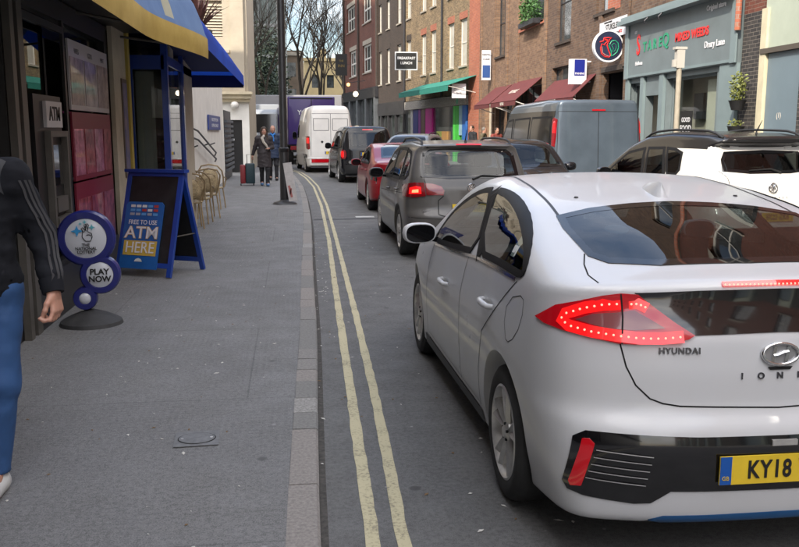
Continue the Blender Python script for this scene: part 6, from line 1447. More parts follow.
lorry('tipper_lorry', (-1.9, 59.5, 0), math.pi, 'white lorry facing the camera beside the pale stone building', mat('lorry_white', (.30, .32, .34), rough=.4), 8.0, 3.3)
lorry('red_lorry', (-.35, 62, 0), math.pi, 'lorry with a dark red cab between the white lorry and the purple one', M_lead, 7.5, 3.2, mat('dark_red_cab', (.25, .02, .02), rough=.4))
# ================================================================== street furniture
pl = empty('lamp_post', (-.17, 19.46, PZ), 0, 'tall black lamp post with a small white board near its foot', 'lamp post')
M_postb = mat('black_post_paint', (.012, .012, .013), rough=.35, var=.3, vscale=6)
MB().tube([(0, 0, .03), (0, 0, 1.2), (0, 0, 1.25), (0, 0, 9)], .08, 16, rs=[.10, .10, .082, .07]).build('pole', M_postb, pl, 50); MB().lathe([(.08, .12), (.13, .07), (.24, .045), (.28, .0)], 24).build('base_plate', M_postb, pl, 40)
MB().lathe([(.103, 1.16), (.115, 1.18), (.115, 1.24), (.09, 1.26)], 20).build('collar', M_postb, pl, 40)
MB().tube([(0, 0, 8.9), (.5, 0, 9.3), (1.4, 0, 9.4)], .04, 8).box(1.2, -.12, 9.3, 1.9, .12, 9.42).build('lamp_arm', M_postb, pl)
nb = MB(); nb.obox((.13, -.10, .50), (.19, .02, .86), Matrix.Rotation(R(-8), 3, 'Y')); nb.build('notice_board', mat('dirty_white_board', (.42, .40, .39), rough=.6, var=.15, vscale=9), pl)
nb = MB(); nb.bar((.10, -.115, .42), (.16, -.115, .16), .05, .004, up=(0, 1, 0)).bar((.15, -.115, .36), (.12, -.115, .22), .03, .004, up=(0, 1, 0)); nb.build('red_marks', mat('faded_red', (.35, .12, .11), rough=.7), pl)
mh = empty('access_cover', (-.53, 4.46, PZ + .004), R(3), 'small rectangular access cover with an oval lid in the pavement', 'cover')
M_cov = mat('cover_iron', (.17, .17, .17), rough=.6, metal=.3, var=.25, vscale=30); M_cgap = mat('cover_gap', (.012, .012, .012), rough=.9)
MB().box(-.115, -.11, 0, .115, .11, .003).build('frame', M_cov, mh); MB().lathe([(.001, .0042), (.10, .0042)], 30, Matrix.Diagonal((1, .86, 1, 1))).build('lid_gap', M_cgap, mh); MB().lathe([(.001, .006), (.094, .006), (.094, .003)], 30, Matrix.Diagonal((1, .84, 1, 1))).build('lid', M_cov, mh)
for x in (-.08, .08): MB().lathe([(.001, .0075), (.008, .0075), (.009, .005)], 8, Matrix.Translation((x * .95, .0, 0))).build('lid_key', M_silver, mh)
# round advertising sign
ls = empty('pavement_sign', (-1.72, 7.42, PZ), R(4), 'blue rimmed sign of three stacked circles on a dark base beside the newsagent window', 'sign')
M_lblue = mat('sign_deep_blue', (.012, .016, .15), rough=.35, coat=.4, var=.1, vscale=8); M_lwhite = mat('sign_face_white', (.60, .62, .66), rough=.3, coat=.4)
MB().lathe([(.001, .13), (.03, .125), (.12, .095), (.20, .06), (.25, .03), (.26, 0)], 40).build('base', mat('rubber_base', (.035, .035, .036), rough=.7, var=.3, vscale=10), ls, 40)
MB().tube([(-.04, 0, .1), (-.04, 0, .25)], .018, 8).build('stem', M_alu, ls)
def disc(x, z, r, rf, nm):
    M = Matrix.Translation((x, 0, z)) @ Matrix.Rotation(R(90), 4, 'X')
    d = MB().lathe([(.001, -.045), (r * .9, -.045), (r, -.03), (r, .03), (r * .93, .048), (rf + .006, .05), (rf, .042)], 48, M).build(nm, M_lblue, ls, 40)
    MB().lathe([(rf, .042), (rf * .8, .052), (rf * .4, .057), (.001, .058)], 40, M).build('sign_face', M_lwhite, d, 60); return d
d1 = disc(0, .735, .235, .165, 'large_disc'); d2 = disc(.095, .425, .165, .108, 'middle_disc'); d3 = disc(-.035, .225, .10, .048, 'small_disc')
for tx, s_, z in (('THE', .034, .682), ('NATIONAL', .034, .652), ('LOTTERY', .034, .622)): place(text_mb(tx, s_, .002, bold=.0008), face_to((0, -1, 0), (.0, -.062, z))).build('face_lettering', M_char, d1)
for tx, s_, z in (('PLAY', .068, .452), ('NOW', .068, .39)): place(text_mb(tx, s_, .002, bold=.0022), face_to((0, -1, 0), (.095, -.062, z))).build('face_lettering', M_char, d2)
hp_ = MB(); Q = lambda pts: [Vector((a, -.062, .80 + b)) for a, b in pts]
hp_.tube(Q([(-.02, .0), (-.025, -.05), (-.0, -.085), (.04, -.085), (.055, -.05), (.05, -.02), (.03, -.01), (.02, .0), (.03, .05), (.02, .062), (.01, .05), (.0, .0), (-.01, -.01), (-.03, .02), (-.02, .03), (.0, .01)]), .0035, 6); hp_.tube(Q([(.01, .0), (-.005, .05), (.005, .06), (.02, .02)]), .0035, 6); hp_.tube(Q([(.01, -.035), (.03, -.03), (.045, -.04)]), .0035, 5); hp_.build('hand_outline', M_char, d1)
M_lbl = mat('sign_light_blue', (.04, .30, .62), rough=.4); M_lcy = mat('sign_cyan', (.12, .45, .52), rough=.4)
def star(cx, cz, r, m):
    MB().prism([((r if k % 2 == 0 else r * .38) * math.sin(math.pi * k / 4), (r if k % 2 == 0 else r * .38) * math.cos(math.pi * k / 4)) for k in range(8)], lambda a, b: (cx + a, -.060, cz + b), lambda a, b: (cx + a, -.064, cz + b)).build('star_mark', m, d1)
star(-.065, .80, .048, M_lbl); star(.055, .83, .026, M_lcy); star(.0, .875, .02, M_lcy); star(-.035, .86, .016, M_lcy)
# A-board
ab = empty('a_board', (-1.53, 10.10, PZ), R(-27), 'blue framed A-board with a free ATM poster, in front of the cafe', 'sign')
tilt = math.atan2(.34, 1.14)
def leaf(sgn, nm):
    o = bpy.data.objects.new(nm, None); mbf = MB(); T = Matrix.Translation((0, 0, 1.16)) @ Matrix.Rotation(sgn * tilt, 4, 'X')
    def P(m): return place(m, T)
    w, hh = .37, 1.20; f = P(MB().box(-w, -.018, -hh, -w + .055, .018, 0).box(w - .055, -.018, -hh, w, .018, 0).box(-w + .055, -.018, -.055, w - .055, .018, 0).box(-w + .055, -.018, -hh + .10, w - .055, .018, -hh + .155)).build(nm, M_bluep2, ab)
    P(MB().box(-w + .05, -.006, -hh + .15, w - .05, .006, -.05)).build('blackboard', mat('chalkboard', (.012, .012, .013), rough=.5, var=.5, vscale=7), f); return T, f
T1, f1 = leaf(-1, 'front_panel'); T2, f2 = leaf(1, 'rear_panel')
MB().box(-.40, -.05, 1.155, .40, .05, 1.19).build('top_rail', M_bluep2, ab)
MB().bar((.34, -.2, .45), (.34, .2, .45), .02, .01).build('hinge_strap', M_alu, ab)
Tp = T1 @ Matrix.Translation((-.07, -.024, -.74)) @ Matrix.Diagonal((1.1, 1.1, 1.16, 1))
M_pb = mat('poster_blue', (.015, .10, .33), rough=.35, coat=.3, var=.15, vscale=4); M_gold = mat('poster_gold', (.55, .38, .07), rough=.4)
pp = place(MB().prism([(-.23, -.33), (.23, -.33), (.23, .30), (.20, .33), (-.20, .33), (-.23, .30)], lambda a, b: (a, -.004, b), lambda a, b: (a, .004, b)), Tp).build('atm_poster', M_pb, ab)
Tt = Tp @ Matrix.Rotation(R(90), 4, 'X') @ Matrix.Translation((0, 0, .006))
place(MB().box(-.20, -.20, -.001, .20, -.055, .0005), Tt).build('gold_band', M_gold, pp)
for tx, s_, z, b_, mm, sq in (('FREE TO USE', .062, .125, .0006, M_signw, .98), ('ATM', .165, .02, .0012, M_signw, 1.2), ('HERE', .155, -.127, .0012, M_signw, .98)):
    place(text_mb(tx, s_, .002, bold=b_ + (.004 if tx in 'ATMHERE' else 0), squeeze=sq), Tt @ Matrix.Translation((.0, z, .001))).build('poster_shadow_lettering', mat('letter_gold', (.45, .30, .08), rough=.4), pp) if tx in ('ATM', 'HERE') else None
    place(text_mb(tx, s_, .002, bold=b_ * .3, squeeze=sq), Tt @ Matrix.Translation((.0, z, .0032))).build('poster_lettering', mm, pp)
ic = [mat('icon_' + n, c, rough=.4) for n, c in (('white', (.6, .62, .6)), ('red', (.4, .05, .04)), ('blue', (.1, .3, .6)), ('grey', (.3, .32, .36)))]
random.seed(2)
for r_i in range(3):
    for k in range(5): place(MB().box(-.17 + k * .07, .275 - r_i * .04, 0, -.17 + k * .07 + .055, .30 - r_i * .04, .001), Tt).build('card_symbol', ic[random.randrange(4)], pp)
place(MB().prism([(-.05, -.26), (.05, -.26), (.03, -.235), (.0, -.225), (-.03, -.235)], lambda a, b: (a, b, 0), lambda a, b: (a, b, .001)), Tt).build('link_mark', ic[0], pp)
# bistro chairs
M_rat = mat('rattan_tan', (.36, .28, .16), rough=.6, var=.35, vscale=40, detail=2); M_cane = mat('cane_frame', (.30, .22, .12), rough=.45, var=.2, vscale=12)
def make_chair():
    c = empty('bistro_chair')
    MB().lathe([(.001, .45), (.21, .455), (.225, .445), (.215, .425), (.001, .43)], 24).build('seat', M_rat, c, 40)
    for sx_ in (-1, 1):
        for sy_ in (-1, 1): MB().tube([(sx_ * .17, sy_ * .16, .43), (sx_ * .21, sy_ * .20, 0)], .013, 8).build('leg', M_cane, c)
    b = MB(); A = [(-.22, .02, .45), (-.25, -.08, .66), (-.245, -.16, .80), (-.17, -.22, .90), (0, -.245, .935), (.17, -.22, .90), (.245, -.16, .80), (.25, -.08, .66), (.22, .02, .45)]
    b.tube(A, .016, 8); b.tube([(-.16, -.16, .45), (-.17, -.2, .65), (-.12, -.235, .80), (0, -.25, .845), (.12, -.235, .80), (.17, -.2, .65), (.16, -.16, .45)], .011, 8); b.tube([(-.25, .0, .66), (-.245, -.12, .66)], .014, 6)
    b.tube([(-.25, .16, .62), (-.26, 0, .66), (-.25, -.08, .66)], .014, 6); b.tube([(.25, .16, .62), (.26, 0, .66), (.25, -.08, .66)], .014, 6); b.tube([(-.2, .16, .44), (-.25, .16, .62)], .013, 6); b.tube([(.2, .16, .44), (.25, .16, .62)], .013, 6); b.build('back_frame', M_cane, c, 50)
    w = MB(); n = 10; vs = []
    for z, k in ((.50, 1.0), (.62, 1.08), (.74, 1.0), (.82, .72)):
        for i in range(n + 1): a = math.pi * (i / n - .5) * .72; vs.append((.17 * k * math.sin(a) / math.sin(math.pi * .36), -.16 - .085 * math.cos(a) - (z - .5) * .06, z))
    fs = [(j * (n + 1) + i, j * (n + 1) + i + 1, (j + 1) * (n + 1) + i + 1, (j + 1) * (n + 1) + i) for j in range(3) for i in range(n)]
    w.add(vs, fs); bk = w.build('back_panel', M_rat, c, 60, fix=False); s_ = bk.modifiers.new('s', 'SOLIDIFY'); s_.thickness = .012
    return c
ch0 = make_chair()
CH = [(-1.72, 14.75, 12, 'tan rattan bistro chair closest to the blue A-board'), (-1.66, 15.55, -6, 'tan rattan bistro chair, second from the blue A-board'), (-1.62, 16.5, 20, 'tan rattan bistro chair, third from the blue A-board'), (-1.66, 18.5, -10, 'tan rattan bistro chair standing apart, furthest from the A-board')]
for i, (x, y, a, l) in enumerate(CH):
    c = ch0 if i == 0 else copy_tree(ch0); c.location = (x, y, PZ + .002); c.rotation_euler = (0, 0, R(a)); tag(c, l, 'chair', 'rattan chairs outside the cafe')
# small litter: leaves, stones, cigarette ends
random.seed(31); lt_ = MB()
M_lit = [mat('litter_pale', (.5, .48, .44), rough=.7), mat('litter_brown', (.16, .10, .05), rough=.8)]
for k in range(430):
    road = random.random() < .55; y = random.uniform(2.8, 16); x = random.uniform(.12, 2.3) if road else random.uniform(-1.9, -.1)
    if random.random() < .14: x = float(np.interp(y, [p[1] for p in KL], [p[0] for p in KL])) + random.uniform(.01, .16); road = True
    z = .004 if road else PZ + .002; s_ = random.uniform(.0025, .010) * (1.3 if random.random() < .15 else 1); a = random.uniform(0, 3.14); L = s_ * random.uniform(1, 2.6)
    c, s2 = math.cos(a), math.sin(a); lt_.m = 0 if random.random() < .7 else 1
    lt_.add([(x + c * L, y + s2 * L, z), (x - s2 * s_, y + c * s_, z + .002), (x - c * L, y - s2 * L, z), (x + s2 * s_, y - c * s_, z + .001), (x, y, z + .005)], [(0, 1, 4), (1, 2, 4), (2, 3, 4), (3, 0, 4)])
tag(lt_.build('litter', M_lit, fix=False), kind='stuff')
# ================================================================== people: smooth bodies from tapered limbs
def seg_d(P, a, b, ra, rb):
    a = np.array(a, float); b = np.array(b, float); d = b - a; L = max((d @ d), 1e-9)
    t = np.clip(((P - a) @ d) / L, 0, 1); q = P - (a + t[..., None] * d)
    return np.sqrt((q ** 2).sum(-1)) - (ra + (rb - ra) * t)
def ell_d(P, c, r, rot=0):
    q = P - np.array(c, float)
    if rot: cs, sn = math.cos(rot), math.sin(rot); q = np.stack([q[..., 0], q[..., 1] * cs + q[..., 2] * sn, -q[..., 1] * sn + q[..., 2] * cs], -1)
    r = np.array(r, float); k0 = np.sqrt(((q / r) ** 2).sum(-1)); k1 = np.sqrt(((q / r ** 2) ** 2).sum(-1)); return k0 * (k0 - 1) / np.maximum(k1, 1e-6)
def smin(a, b, k):
    h = np.maximum(k - np.abs(a - b), 0) / k; return np.minimum(a, b) - h * h * k * .25
def blob(prims, h, clip=None, wrinkle=0, wscale=9, seed=0, k=.03):
    """prims: (type, *args, k); returns a mesh"""
    pts = []
    for p in prims:
        if p[0] == 's': 
            r = max(p[3], p[4]); pts += [[c - r for c in p[1]], [c + r for c in p[1]], [c - r for c in p[2]], [c + r for c in p[2]]]
        elif p[0] == 'e': r = max(p[2]); pts += [[c - r for c in p[1]], [c + r for c in p[1]]]
    lo = np.min(pts, 0) - .02; hi = np.max(pts, 0) + .02; rs = np.random.RandomState(seed); W = rs.normal(size=(7, 3)) * wscale; W[:, 2] *= 1.6; ph = rs.uniform(0, 6.28, 7)
    def f(x, y, z):
        P = np.stack([x, y, z], -1); v = None
        for p in prims:
            if p[0] == 's': d = seg_d(P, *p[1:5]); kk = p[5] if len(p) > 5 else k
            elif p[0] == 'e': d = ell_d(P, *p[1:3], *(p[4:5] or [0])); kk = p[3] if len(p) > 3 else k
            if len(p) > 6 or (p[0] == 'e' and len(p) > 5): pass
            v = d if v is None else smin(v, d, kk)
        if wrinkle:
            w = sum(np.sin(P @ W[i] + ph[i] + 1.4 * np.sin(P @ W[(i + 2) % 7] * .6)) for i in range(7)) / 7; w2 = sum(np.sin(P @ (W[i] * 2.7) + ph[i] * 2 + 2.2 * np.sin(P @ W[(i + 3) % 7])) for i in range(4)) / 4; v = v + wrinkle * (w * .85 + .16 * (1 - 2 * np.abs(w2)))
        if clip: v = np.maximum(v, clip(x, y, z))
        return v
    return surface_net(f, lo, hi, h)
M_skin = mat('skin', (.42, .22, .155), rough=.5, var=.1, vscale=30); M_skin.node_tree.nodes['Principled BSDF'].inputs['Subsurface Weight'].default_value = .1
M_hairb = mat('hair_brown', (.035, .02, .012), rough=.6, var=.3, vscale=60); M_hairg = mat('hair_grey', (.16, .14, .12), rough=.6, var=.3, vscale=60)
M_shoe = mat('shoe_white', (.55, .55, .53), rough=.6); M_shoeb = mat('shoe_dark', (.02, .02, .022), rough=.6); M_shoeu = mat('shoe_blue', (.08, .18, .35), rough=.6)
M_eye = mat('eye_dark', (.02, .015, .012), rough=.2); M_lip = mat('lip', (.32, .11, .09), rough=.5)
def head_prims(c):
    """head facing -y, c is the centre of the skull"""
    x, y, z = c
    return [('e', (x, y + .01, z + .02), (.076, .096, .10), .02), ('e', (x, y - .025, z - .06), (.055, .065, .062), .04), ('e', (x, y - .075, z - .095), (.026, .024, .02), .03),
            ('s', (x, y - .088, z + .01), (x, y - .112, z - .028), .009, .014, .012), ('e', (x - .013, y - .10, z - .032), (.009, .010, .008), .01), ('e', (x + .013, y - .10, z - .032), (.009, .010, .008), .01),
            ('e', (x - .03, y - .082, z + .028), (.026, .014, .009), .015), ('e', (x + .03, y - .082, z + .028), (.026, .014, .009), .015), ('e', (x - .04, y - .07, z - .03), (.022, .02, .022), .02), ('e', (x + .04, y - .07, z - .03), (.022, .02, .022), .02),
            ('e', (x, y - .092, z - .062), (.024, .012, .007), .01), ('e', (x - .078, y + .012, z - .005), (.008, .018, .03), .008), ('e', (x + .078, y + .012, z - .005), (.008, .018, .03), .008)]
def face_bits(root, c, parent):
    x, y, z = c
    for s in (-1, 1):
        MB().lathe([(.001, .0135), (.008, .011), (.0125, .005), (.0135, 0)], 12, Matrix.Translation((x + s * .031, y - .074, z + .008)) @ Matrix.Rotation(R(90), 4, 'X')).build('eye', M_eyew, parent, 60)
        MB().lathe([(.001, .0158), (.0055, .0145)], 10, Matrix.Translation((x + s * .031, y - .074, z + .008)) @ Matrix.Rotation(R(90), 4, 'X')).build('iris', M_eye, parent)
    MB().tube([(x - .022, y - .098, z - .063), (x, y - .104, z - .061), (x + .022, y - .098, z - .063)], .004, 6, rs=[.002, .0045, .002]).build('lips', M_lip, parent, 60)
M_eyew = mat('eye_white', (.6, .58, .55), rough=.2)
def lerp(a, b, t): return tuple(a[i] + (b[i] - a[i]) * t for i in range(3))
def hand_prims(w, d, out, fwd, s=1.0, curl=.75):
    """hand from wrist w, pointing along d (down), 'out' is the back of the hand, 'fwd' the thumb side"""
    w, d, o, f = Vector(w), Vector(d).normalized(), Vector(out).normalized(), Vector(fwd).normalized(); pr = []; s_ = s
    palm = w + d * .055 * s_
    for t in (-.028, -.009, .010, .027): pr.append(('s', tuple(w + d * .012 + f * t * .7 * s_), tuple(w + d * .092 * s_ + f * t * s_ * 1.12), .017 * s_, .0125 * s_, .014))
    pr.append(('s', tuple(w - d * .05), tuple(w + d * .015), .026 * s_, .024 * s_, .02))
    for i, (t, L) in enumerate(((.031, .90), (.011, 1.0), (-.010, .94), (-.029, .76))):
        p = w + d * .094 * s_ + f * t * s_; ang = 0; dirv = d.copy(); r = .0100 * s_ * (1 if i < 3 else .86)
        for k, ln in enumerate((.042, .027, .021)):
            ang = (0.55, 1.55, 2.35)[k] * curl + .08 * i * (k > 0) * curl; dv = (d * math.cos(ang) - o * math.sin(ang)).normalized(); q = p + dv * ln * L * s_
            pr.append(('s', tuple(p), tuple(q), r, r * .93, .005)); p = q; r *= .94
    b = w + d * .030 * s_ + f * .030 * s_; q1 = b + (d * .7 + f * .55 - o * .25).normalized() * .040 * s_; q2 = q1 + (d * .9 - f * .10 - o * .45).normalized() * .030 * s_; q3 = q2 + (d * .65 - f * .45 - o * .6).normalized() * .024 * s_
    pr += [('s', tuple(b), tuple(q1), .016 * s_, .0125 * s_, .014), ('s', tuple(q1), tuple(q2), .0122 * s_, .011 * s_, .006), ('s', tuple(q2), tuple(q3), .0108 * s_, .0092 * s_, .005)]
    return pr
def join_mesh(a, b):
    bm = bmesh.new(); bm.from_mesh(a); bm.from_mesh(b); bm.to_mesh(a); bm.free(); return a
def person(loc, rz, label, H, J, cloth, group=None, hres=.014, face=True, hair=None, shoes=None, coat_len=None, hand_curl=.75, hand_res=None, extra=None):
    """J: joints in metres for a 1.75 m figure facing -y"""
    s = H / 1.75; root = empty('person', loc, rz, label, 'person', group)
    g = lambda k: tuple(c * s for c in J[k]); hc = g('head')
    pr = head_prims((0, 0, 0)); pr = [(p[0], tuple(a * s + b for a, b in zip(p[1], hc)), *( (tuple(a * s + b for a, b in zip(p[2], hc)), p[3] * s, p[4] * s, *p[5:]) if p[0] == 's' else (tuple(a * s for a in p[2]), *p[3:]))) for p in pr]
    nk = g('neck'); ch = g('chest'); wa = g('waist'); pv = g('pelvis')
    pr += [('s', (hc[0], hc[1] + .02, hc[2] - .05), nk, .052 * s, .058 * s, .03), ('e', ch, (.155 * s, .105 * s, .17 * s), .06), ('e', wa, (.13 * s, .095 * s, .15 * s), .08), ('e', pv, (.155 * s, .11 * s, .12 * s), .08)]
    for sd in 'LR':
        sh, el, wr = g('sh' + sd), g('el' + sd), g('wr' + sd); hp, kn, an, to = g('hip' + sd), g('kn' + sd), g('an' + sd), g('toe' + sd)
        pr += [('s', (sh[0] * .4, sh[1], sh[2] + .02), sh, .06 * s, .058 * s, .05), ('s', sh, el, .050 * s, .038 * s, .03), ('s', el, wr, .038 * s, .026 * s, .02), ('s', hp, kn, .078 * s, .052 * s, .05), ('s', kn, an, .050 * s, .034 * s, .02), ('s', an, to, .036 * s, .03 * s, .02)]
    me = blob(pr, hres, k=.03)
    for sd in 'LR':
        wr, el = Vector(g('wr' + sd)), Vector(g('el' + sd)); d = (wr - el).normalized(); sg = 1 if sd == 'L' else -1
        hm = blob(hand_prims(wr, d, (sg * .95, .15, 0) if 'back' + sd not in J else J['back' + sd], (-.15 * sg, -1, 0) if 'thumb' + sd not in J else J['thumb' + sd], s * .98, hand_curl), hand_res or hres * .5, k=.01)
        join_mesh(me, hm)
    body = link('body', me, M_skin, root, 180)
    if face: face_bits(root, (hc[0], hc[1] - .002, hc[2]), body)
    if hair: hair(root, hc, s)
    tm, jm = cloth
    # trousers
    tp = [('e', pv, (.168 * s, .122 * s, .13 * s), .06)]
    for sd in 'LR':
        hp, kn, an = g('hip' + sd), g('kn' + sd), g('an' + sd); tp += [('s', hp, kn, .096 * s, .073 * s, .05), ('s', kn, an, .070 * s, .060 * s, .04)]
    zc = min(g('anL')[2], g('anR')[2])
    link('trousers', blob(tp, hres, wrinkle=.012, wscale=16, seed=3, clip=lambda x, y, z: (zc - .0) - z), tm, root, 180)
    # jacket / coat
    hem = coat_len * s if coat_len else pv[2] - .05 * s
    jp = [('e', ch, (.185 * s, .13 * s, .19 * s), .06), ('e', wa, (.165 * s, .13 * s, .17 * s), .09), ('s', nk, (nk[0], nk[1], nk[2] + .01), .068 * s, .062 * s, .04)]
    if coat_len: jp += [('s', pv, (pv[0], pv[1], hem), .19 * s, .215 * s, .1)]
    else: jp += [('e', pv, (.182 * s, .138 * s, .15 * s), .08)]
    ja = []
    for sd in 'LR':
        sh, el, wr = g('sh' + sd), g('el' + sd), g('wr' + sd); ja += [('s', (sh[0] * .35, sh[1], sh[2] + .02), sh, .075 * s, .078 * s, .05), ('s', sh, el, .074 * s, .062 * s, .04), ('s', el, lerp(el, wr, .93), .062 * s, .046 * s, .03)]
    cl = lambda x, y, z: hem - z
    link('jacket' if not coat_len else 'coat', blob(jp + ja, hres, wrinkle=.013, wscale=19, seed=5, clip=cl), jm, root, 180)
    for sd in 'LR':
        an, to = g('an' + sd), g('toe' + sd); link('shoe', blob([('s', (an[0], an[1] + .03, .045 * s + min(an[2], to[2]) - .05), (to[0], to[1], .04 * s + to[2] - .035), .048 * s, .042 * s, .03), ('s', an, (an[0], an[1], an[2] - .04), .046 * s, .046 * s, .03)], max(hres * .8, .01), clip=lambda x, y, z: -z + .001), shoes or M_shoeb, root, 180)
    return root, g, s
STAND = dict(head=(0, -.02, 1.63), neck=(0, .01, 1.47), chest=(0, .02, 1.27), waist=(0, .01, 1.06), pelvis=(0, .02, .93), shL=(.185, .02, 1.41), elL=(.245, .04, 1.13), wrL=(.25, -.05, .885), shR=(-.185, .02, 1.41), elR=(-.245, .04, 1.13), wrR=(-.25, -.05, .885),
    hipL=(.09, .02, .90), knL=(.10, -.02, .50), anL=(.10, .05, .09), toeL=(.11, -.09, .035), hipR=(-.09, .02, .90), knR=(-.10, .0, .50), anR=(-.10, .05, .09), toeR=(-.11, -.09, .035))
def hair_short(m, bald=False):
    def fn(root, c, s):
        x, y, z = c
        if bald: pr = [('e', (x, y + .03, z + .0), (.081 * s, .088 * s, .065 * s), .02)]
        else: pr = [('e', (x, y + .018, z + .035), (.084 * s, .100 * s, .098 * s), .02)]
        link('hair', blob(pr, .01, wrinkle=.004, wscale=60, clip=(lambda X, Y, Z: np.maximum((y - .045 - Y) , (z - .05) - Z)) if not bald else (lambda X, Y, Z: np.maximum(y + .0 - Y, Z - (z + .045)))), m, root, 180)
    return fn
def hair_long(m):
    def fn(root, c, s):
        x, y, z = c
        pr = [('e', (x, y + .02, z + .035), (.092 * s, .105 * s, .10 * s), .03), ('s', (x - .07, y + .03, z), (x - .085, y - .03, z - .26), .045, .03, .03), ('s', (x + .07, y + .03, z), (x + .085, y - .03, z - .26), .045, .03, .03), ('s', (x, y + .06, z), (x, y + .08, z - .28), .06, .06, .05)]
        link('hair', blob(pr, .013, wrinkle=.006, wscale=45, clip=lambda X, Y, Z: -np.sqrt(((X - x) / .062) ** 2 + ((Y - (y - .09)) / .09) ** 2 + ((Z - (z - .025)) / .095) ** 2) * .07 + .07), m, root, 180)
    return fn
M_coatd = mat('dark_quilted_coat', (.030, .024, .026), rough=.7, var=.3, vscale=14); M_coatb = mat('dark_blue_coat', (.02, .035, .075), rough=.7, var=.2, vscale=8); M_trd = mat('black_trousers', (.014, .014, .017), rough=.8); M_jeanb = mat('blue_sport_trousers', (.028, .085, .225), rough=.7, var=.12, vscale=5)
M_navyj = mat('navy_jacket', (.013, .014, .018), rough=.9, spec=.2, var=.18, vscale=9); M_patch2 = mat('grey_jacket_patch', (.045, .046, .05), rough=.7); M_stripe = mat('jacket_stripe', (.04, .04, .044), rough=.7)
# near person, walking towards the camera
JP = dict(STAND); JP.update(elL=(.265, .07, 1.13), wrL=(.315, -.02, .90), shL=(.165, .02, 1.385), elR=(-.26, .06, 1.14), wrR=(-.27, -.14, .93), knL=(.085, -.03, .5), anL=(.025, .00, .09), toeL=(.03, -.15, .035), hipR=(-.09, .02, .9), knR=(-.10, .14, .52), anR=(-.10, .42, .17), toeR=(-.10, .32, .06), backL=(.9, .35, 0), thumbL=(-.35, -1, 0))
pn, g_, s_ = person((-1.385, 3.90, PZ), R(3), 'person in a dark striped sports jacket and blue trousers at the left edge', 1.80, JP, (M_jeanb, M_navyj), hres=.012, hair=hair_short(M_hairb), shoes=M_shoe, hand_curl=.95, hand_res=.0045)
jk = [c for c in pn.children if c.name.startswith('jacket')][0]
jb = BVHTree.FromPolygons([v.co for v in jk.data.vertices], [list(p.vertices) for p in jk.data.polygons])
def on_jacket(p, n):
    h = jb.ray_cast(Vector(p) + Vector(n) * .4, -Vector(n)); return (h[0], h[1]) if h[0] else (Vector(p), Vector(n))
sh, el, wr = Vector(g_('shL')), Vector(g_('elL')), Vector(g_('wrL')); nk = Vector(g_('neck'))
for k in (-1, 0, 1):
    n = Vector((.72, -.62, 0)).normalized() ; sd = Vector((n.y, -n.x, 0)); path = [sh.lerp(el, t) for t in (.05, .2, .35, .5, .65, .8, .95)] + [el.lerp(wr, t) for t in (.1, .25, .4, .55, .7, .82)]; vs = []
    for p in path:
        q, nn = on_jacket(p + sd * (k * .023), n); vs += [q + nn * .0035 + sd * .0065, q + nn * .0035 - sd * .0065]
    MB().add(vs, [(2 * i, 2 * i + 1, 2 * i + 3, 2 * i + 2) for i in range(len(path) - 1)]).build('sleeve_stripe', M_stripe, jk, 180, fix=False)
# grey shoulder patch draped over the front of the shoulder
vs = []; NU, NV = 7, 9
for i in range(NV):
    for j in range(NU):
        u, v = i / (NV - 1), j / (NU - 1)
        p = Vector((.085 + .075 * u, -.0, 1.485 - .14 * v - .05 * u)) * s_; p.x -= .03 * math.sin(v * 2.5); q, nn = on_jacket(p, Vector((.25, -1, .35)).normalized()); vs.append(q + nn * .004)
MB().add(vs, [(i * NU + j, i * NU + j + 1, (i + 1) * NU + j + 1, (i + 1) * NU + j) for i in range(NV - 1) for j in range(NU - 1)]).build('shoulder_patch', M_patch2, jk, 180, fix=False)
cf = MB(); wd = (wr - el).normalized(); c0 = el.lerp(wr, .80); cf.tube([c0, c0 + wd * .035, c0 + wd * .065], .05, 18, rs=[.053, .050, .046]); cf.build('cuff', M_navyj, jk, 60)
q, nn = on_jacket(Vector((.10, 0, 1.02)) * s_, (0, -1, 0)); MB().tube([q + Vector((-.03, -.012, .012)), q + Vector((0, -.016, 0)), q + Vector((.025, -.012, -.012))], .014, 8, rs=[.010, .015, .010]).build('red_tag', mat('red_plastic', (.5, .02, .02), rough=.4), jk, 60)
q1, _ = on_jacket(Vector((0, 0, 1.45)) * s_, (0, -1, 0)); zl = MB().tube([on_jacket(Vector((0, 0, 1.42 - .06 * k)) * s_, (0, -1, 0))[0] + Vector((0, -.002, 0)) for k in range(9)], .004, 6); zl.build('zip', M_alu, jk, 60)
# woman with suitcase
JW = dict(STAND); JW.update(elR=(-.26, .10, 1.14), wrR=(-.33, .16, .92), elL=(.24, .02, 1.14), wrL=(.13, -.18, 1.12), anL=(.07, -.12, .09), toeL=(.07, -.26, .045), knL=(.08, -.1, .5), anR=(-.07, .18, .13), toeR=(-.07, .08, .05), knR=(-.08, .02, .5), backR=(-.8, .2, .2), thumbR=(.1, -1, .1))
pw, gw, sw = person((-.80, 26.0, PZ), R(8), 'woman with long dark hair in a long quilted coat pulling a suitcase', 1.74, JW, (M_trd, M_coatd), hres=.02, hair=hair_long(M_hairb), shoes=M_shoeu, coat_len=.56, hand_res=.009)
MB().tube([(.0, -.10, 1.50 * sw), (-.07, -.14, 1.42 * sw), (-.03, -.17, 1.30 * sw), (.05, -.175, 1.2 * sw), (.10, -.17, 1.08 * sw)], .035, 8, rs=[.04, .045, .04, .035, .02]).build('scarf', mat('pale_scarf', (.42, .38, .33), rough=.9), pw, 60)
sc = empty('suitcase', (-1.33, 26.35, PZ), R(6), 'upright suitcase, half red and half dark teal, behind the woman', 'suitcase')
M_cr = mat('suitcase_red', (.20, .02, .025), rough=.45); M_cb2 = mat('suitcase_teal', (.015, .04, .05), rough=.45)
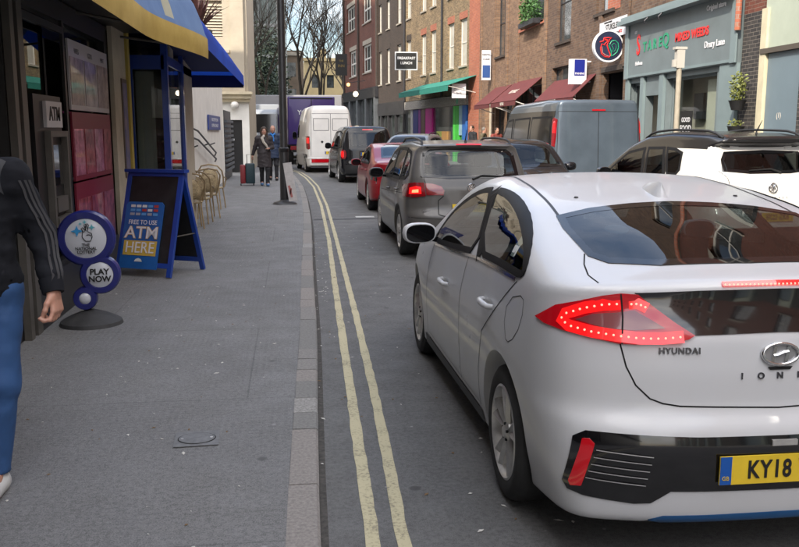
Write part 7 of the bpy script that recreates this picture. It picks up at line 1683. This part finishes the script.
bev(MB().box(-.21, -.13, .06, -.06, .13, .62).build('red_shell', M_cr, sc), .03); bev(MB().box(-.055, -.14, .06, .22, .14, .66).build('teal_shell', M_cb2, sc), .03)
MB().tube([(-.0, .1, .6), (.0, .1, .92), (.16, .1, .92), (.16, .1, .6)], .012, 8).build('handle', M_alu, sc)
for x in (-.2, .18):
    for y in (-.09, .09): MB().lathe([(.001, -.015), (.03, -.015), (.03, .015), (.001, .015)], 14, Matrix.Translation((x, y, .03)) @ Matrix.Rotation(R(90), 4, 'Y')).build('castor', M_trim, sc, 30)
# man behind her
JM = dict(STAND); JM.update(anL=(.10, -.1, .09), toeL=(.10, -.24, .045), knL=(.10, -.1, .5), anR=(-.10, .2, .13), toeR=(-.10, .1, .05), knR=(-.10, .06, .5))
pm, gm, sm = person((-.60, 28.9, PZ), 0, 'bald man in a dark blue coat with a bright blue scarf walking behind the woman', 1.80, JM, (M_trd, M_coatb), hres=.022, hair=hair_short(M_hairg, True), coat_len=.72, hand_res=.01)
MB().tube([(-.07, -.07, 1.49 * sm), (0, -.13, 1.43 * sm), (.07, -.07, 1.49 * sm)], .04, 8).tube([(0, -.14, 1.43 * sm), (.02, -.17, 1.25 * sm)], .035, 8).build('scarf', mat('bright_blue_scarf', (.03, .16, .45), rough=.9), pm, 60)
# three people on the far pavement
JS = dict(STAND); JS2 = dict(STAND); JS2.update(elL=(.24, -.02, 1.15), wrL=(.10, -.24, 1.2))
person((8.0, 38.0, PZ), R(-70), 'person in a black jacket standing by the green panels on the far pavement', 1.86, JS, (M_trd, mat('black_jacket', (.015, .015, .018), rough=.8)), hres=.026, hair=hair_short(M_hairb), hand_res=.012)
person((8.15, 36.3, PZ), R(60), 'person in an olive jacket on the far pavement, between two others', 1.78, JS2, (M_trd, mat('olive_jacket', (.10, .085, .05), rough=.8)), hres=.026, hair=hair_short(M_hairg), hand_res=.012)
person((8.35, 34.8, PZ), R(20), 'person in a dull red top on the far pavement, nearest the maroon awnings', 1.76, JS, (M_trd, mat('red_top', (.20, .04, .03), rough=.8)), hres=.026, hair=hair_short(M_hairb), hand_res=.012)
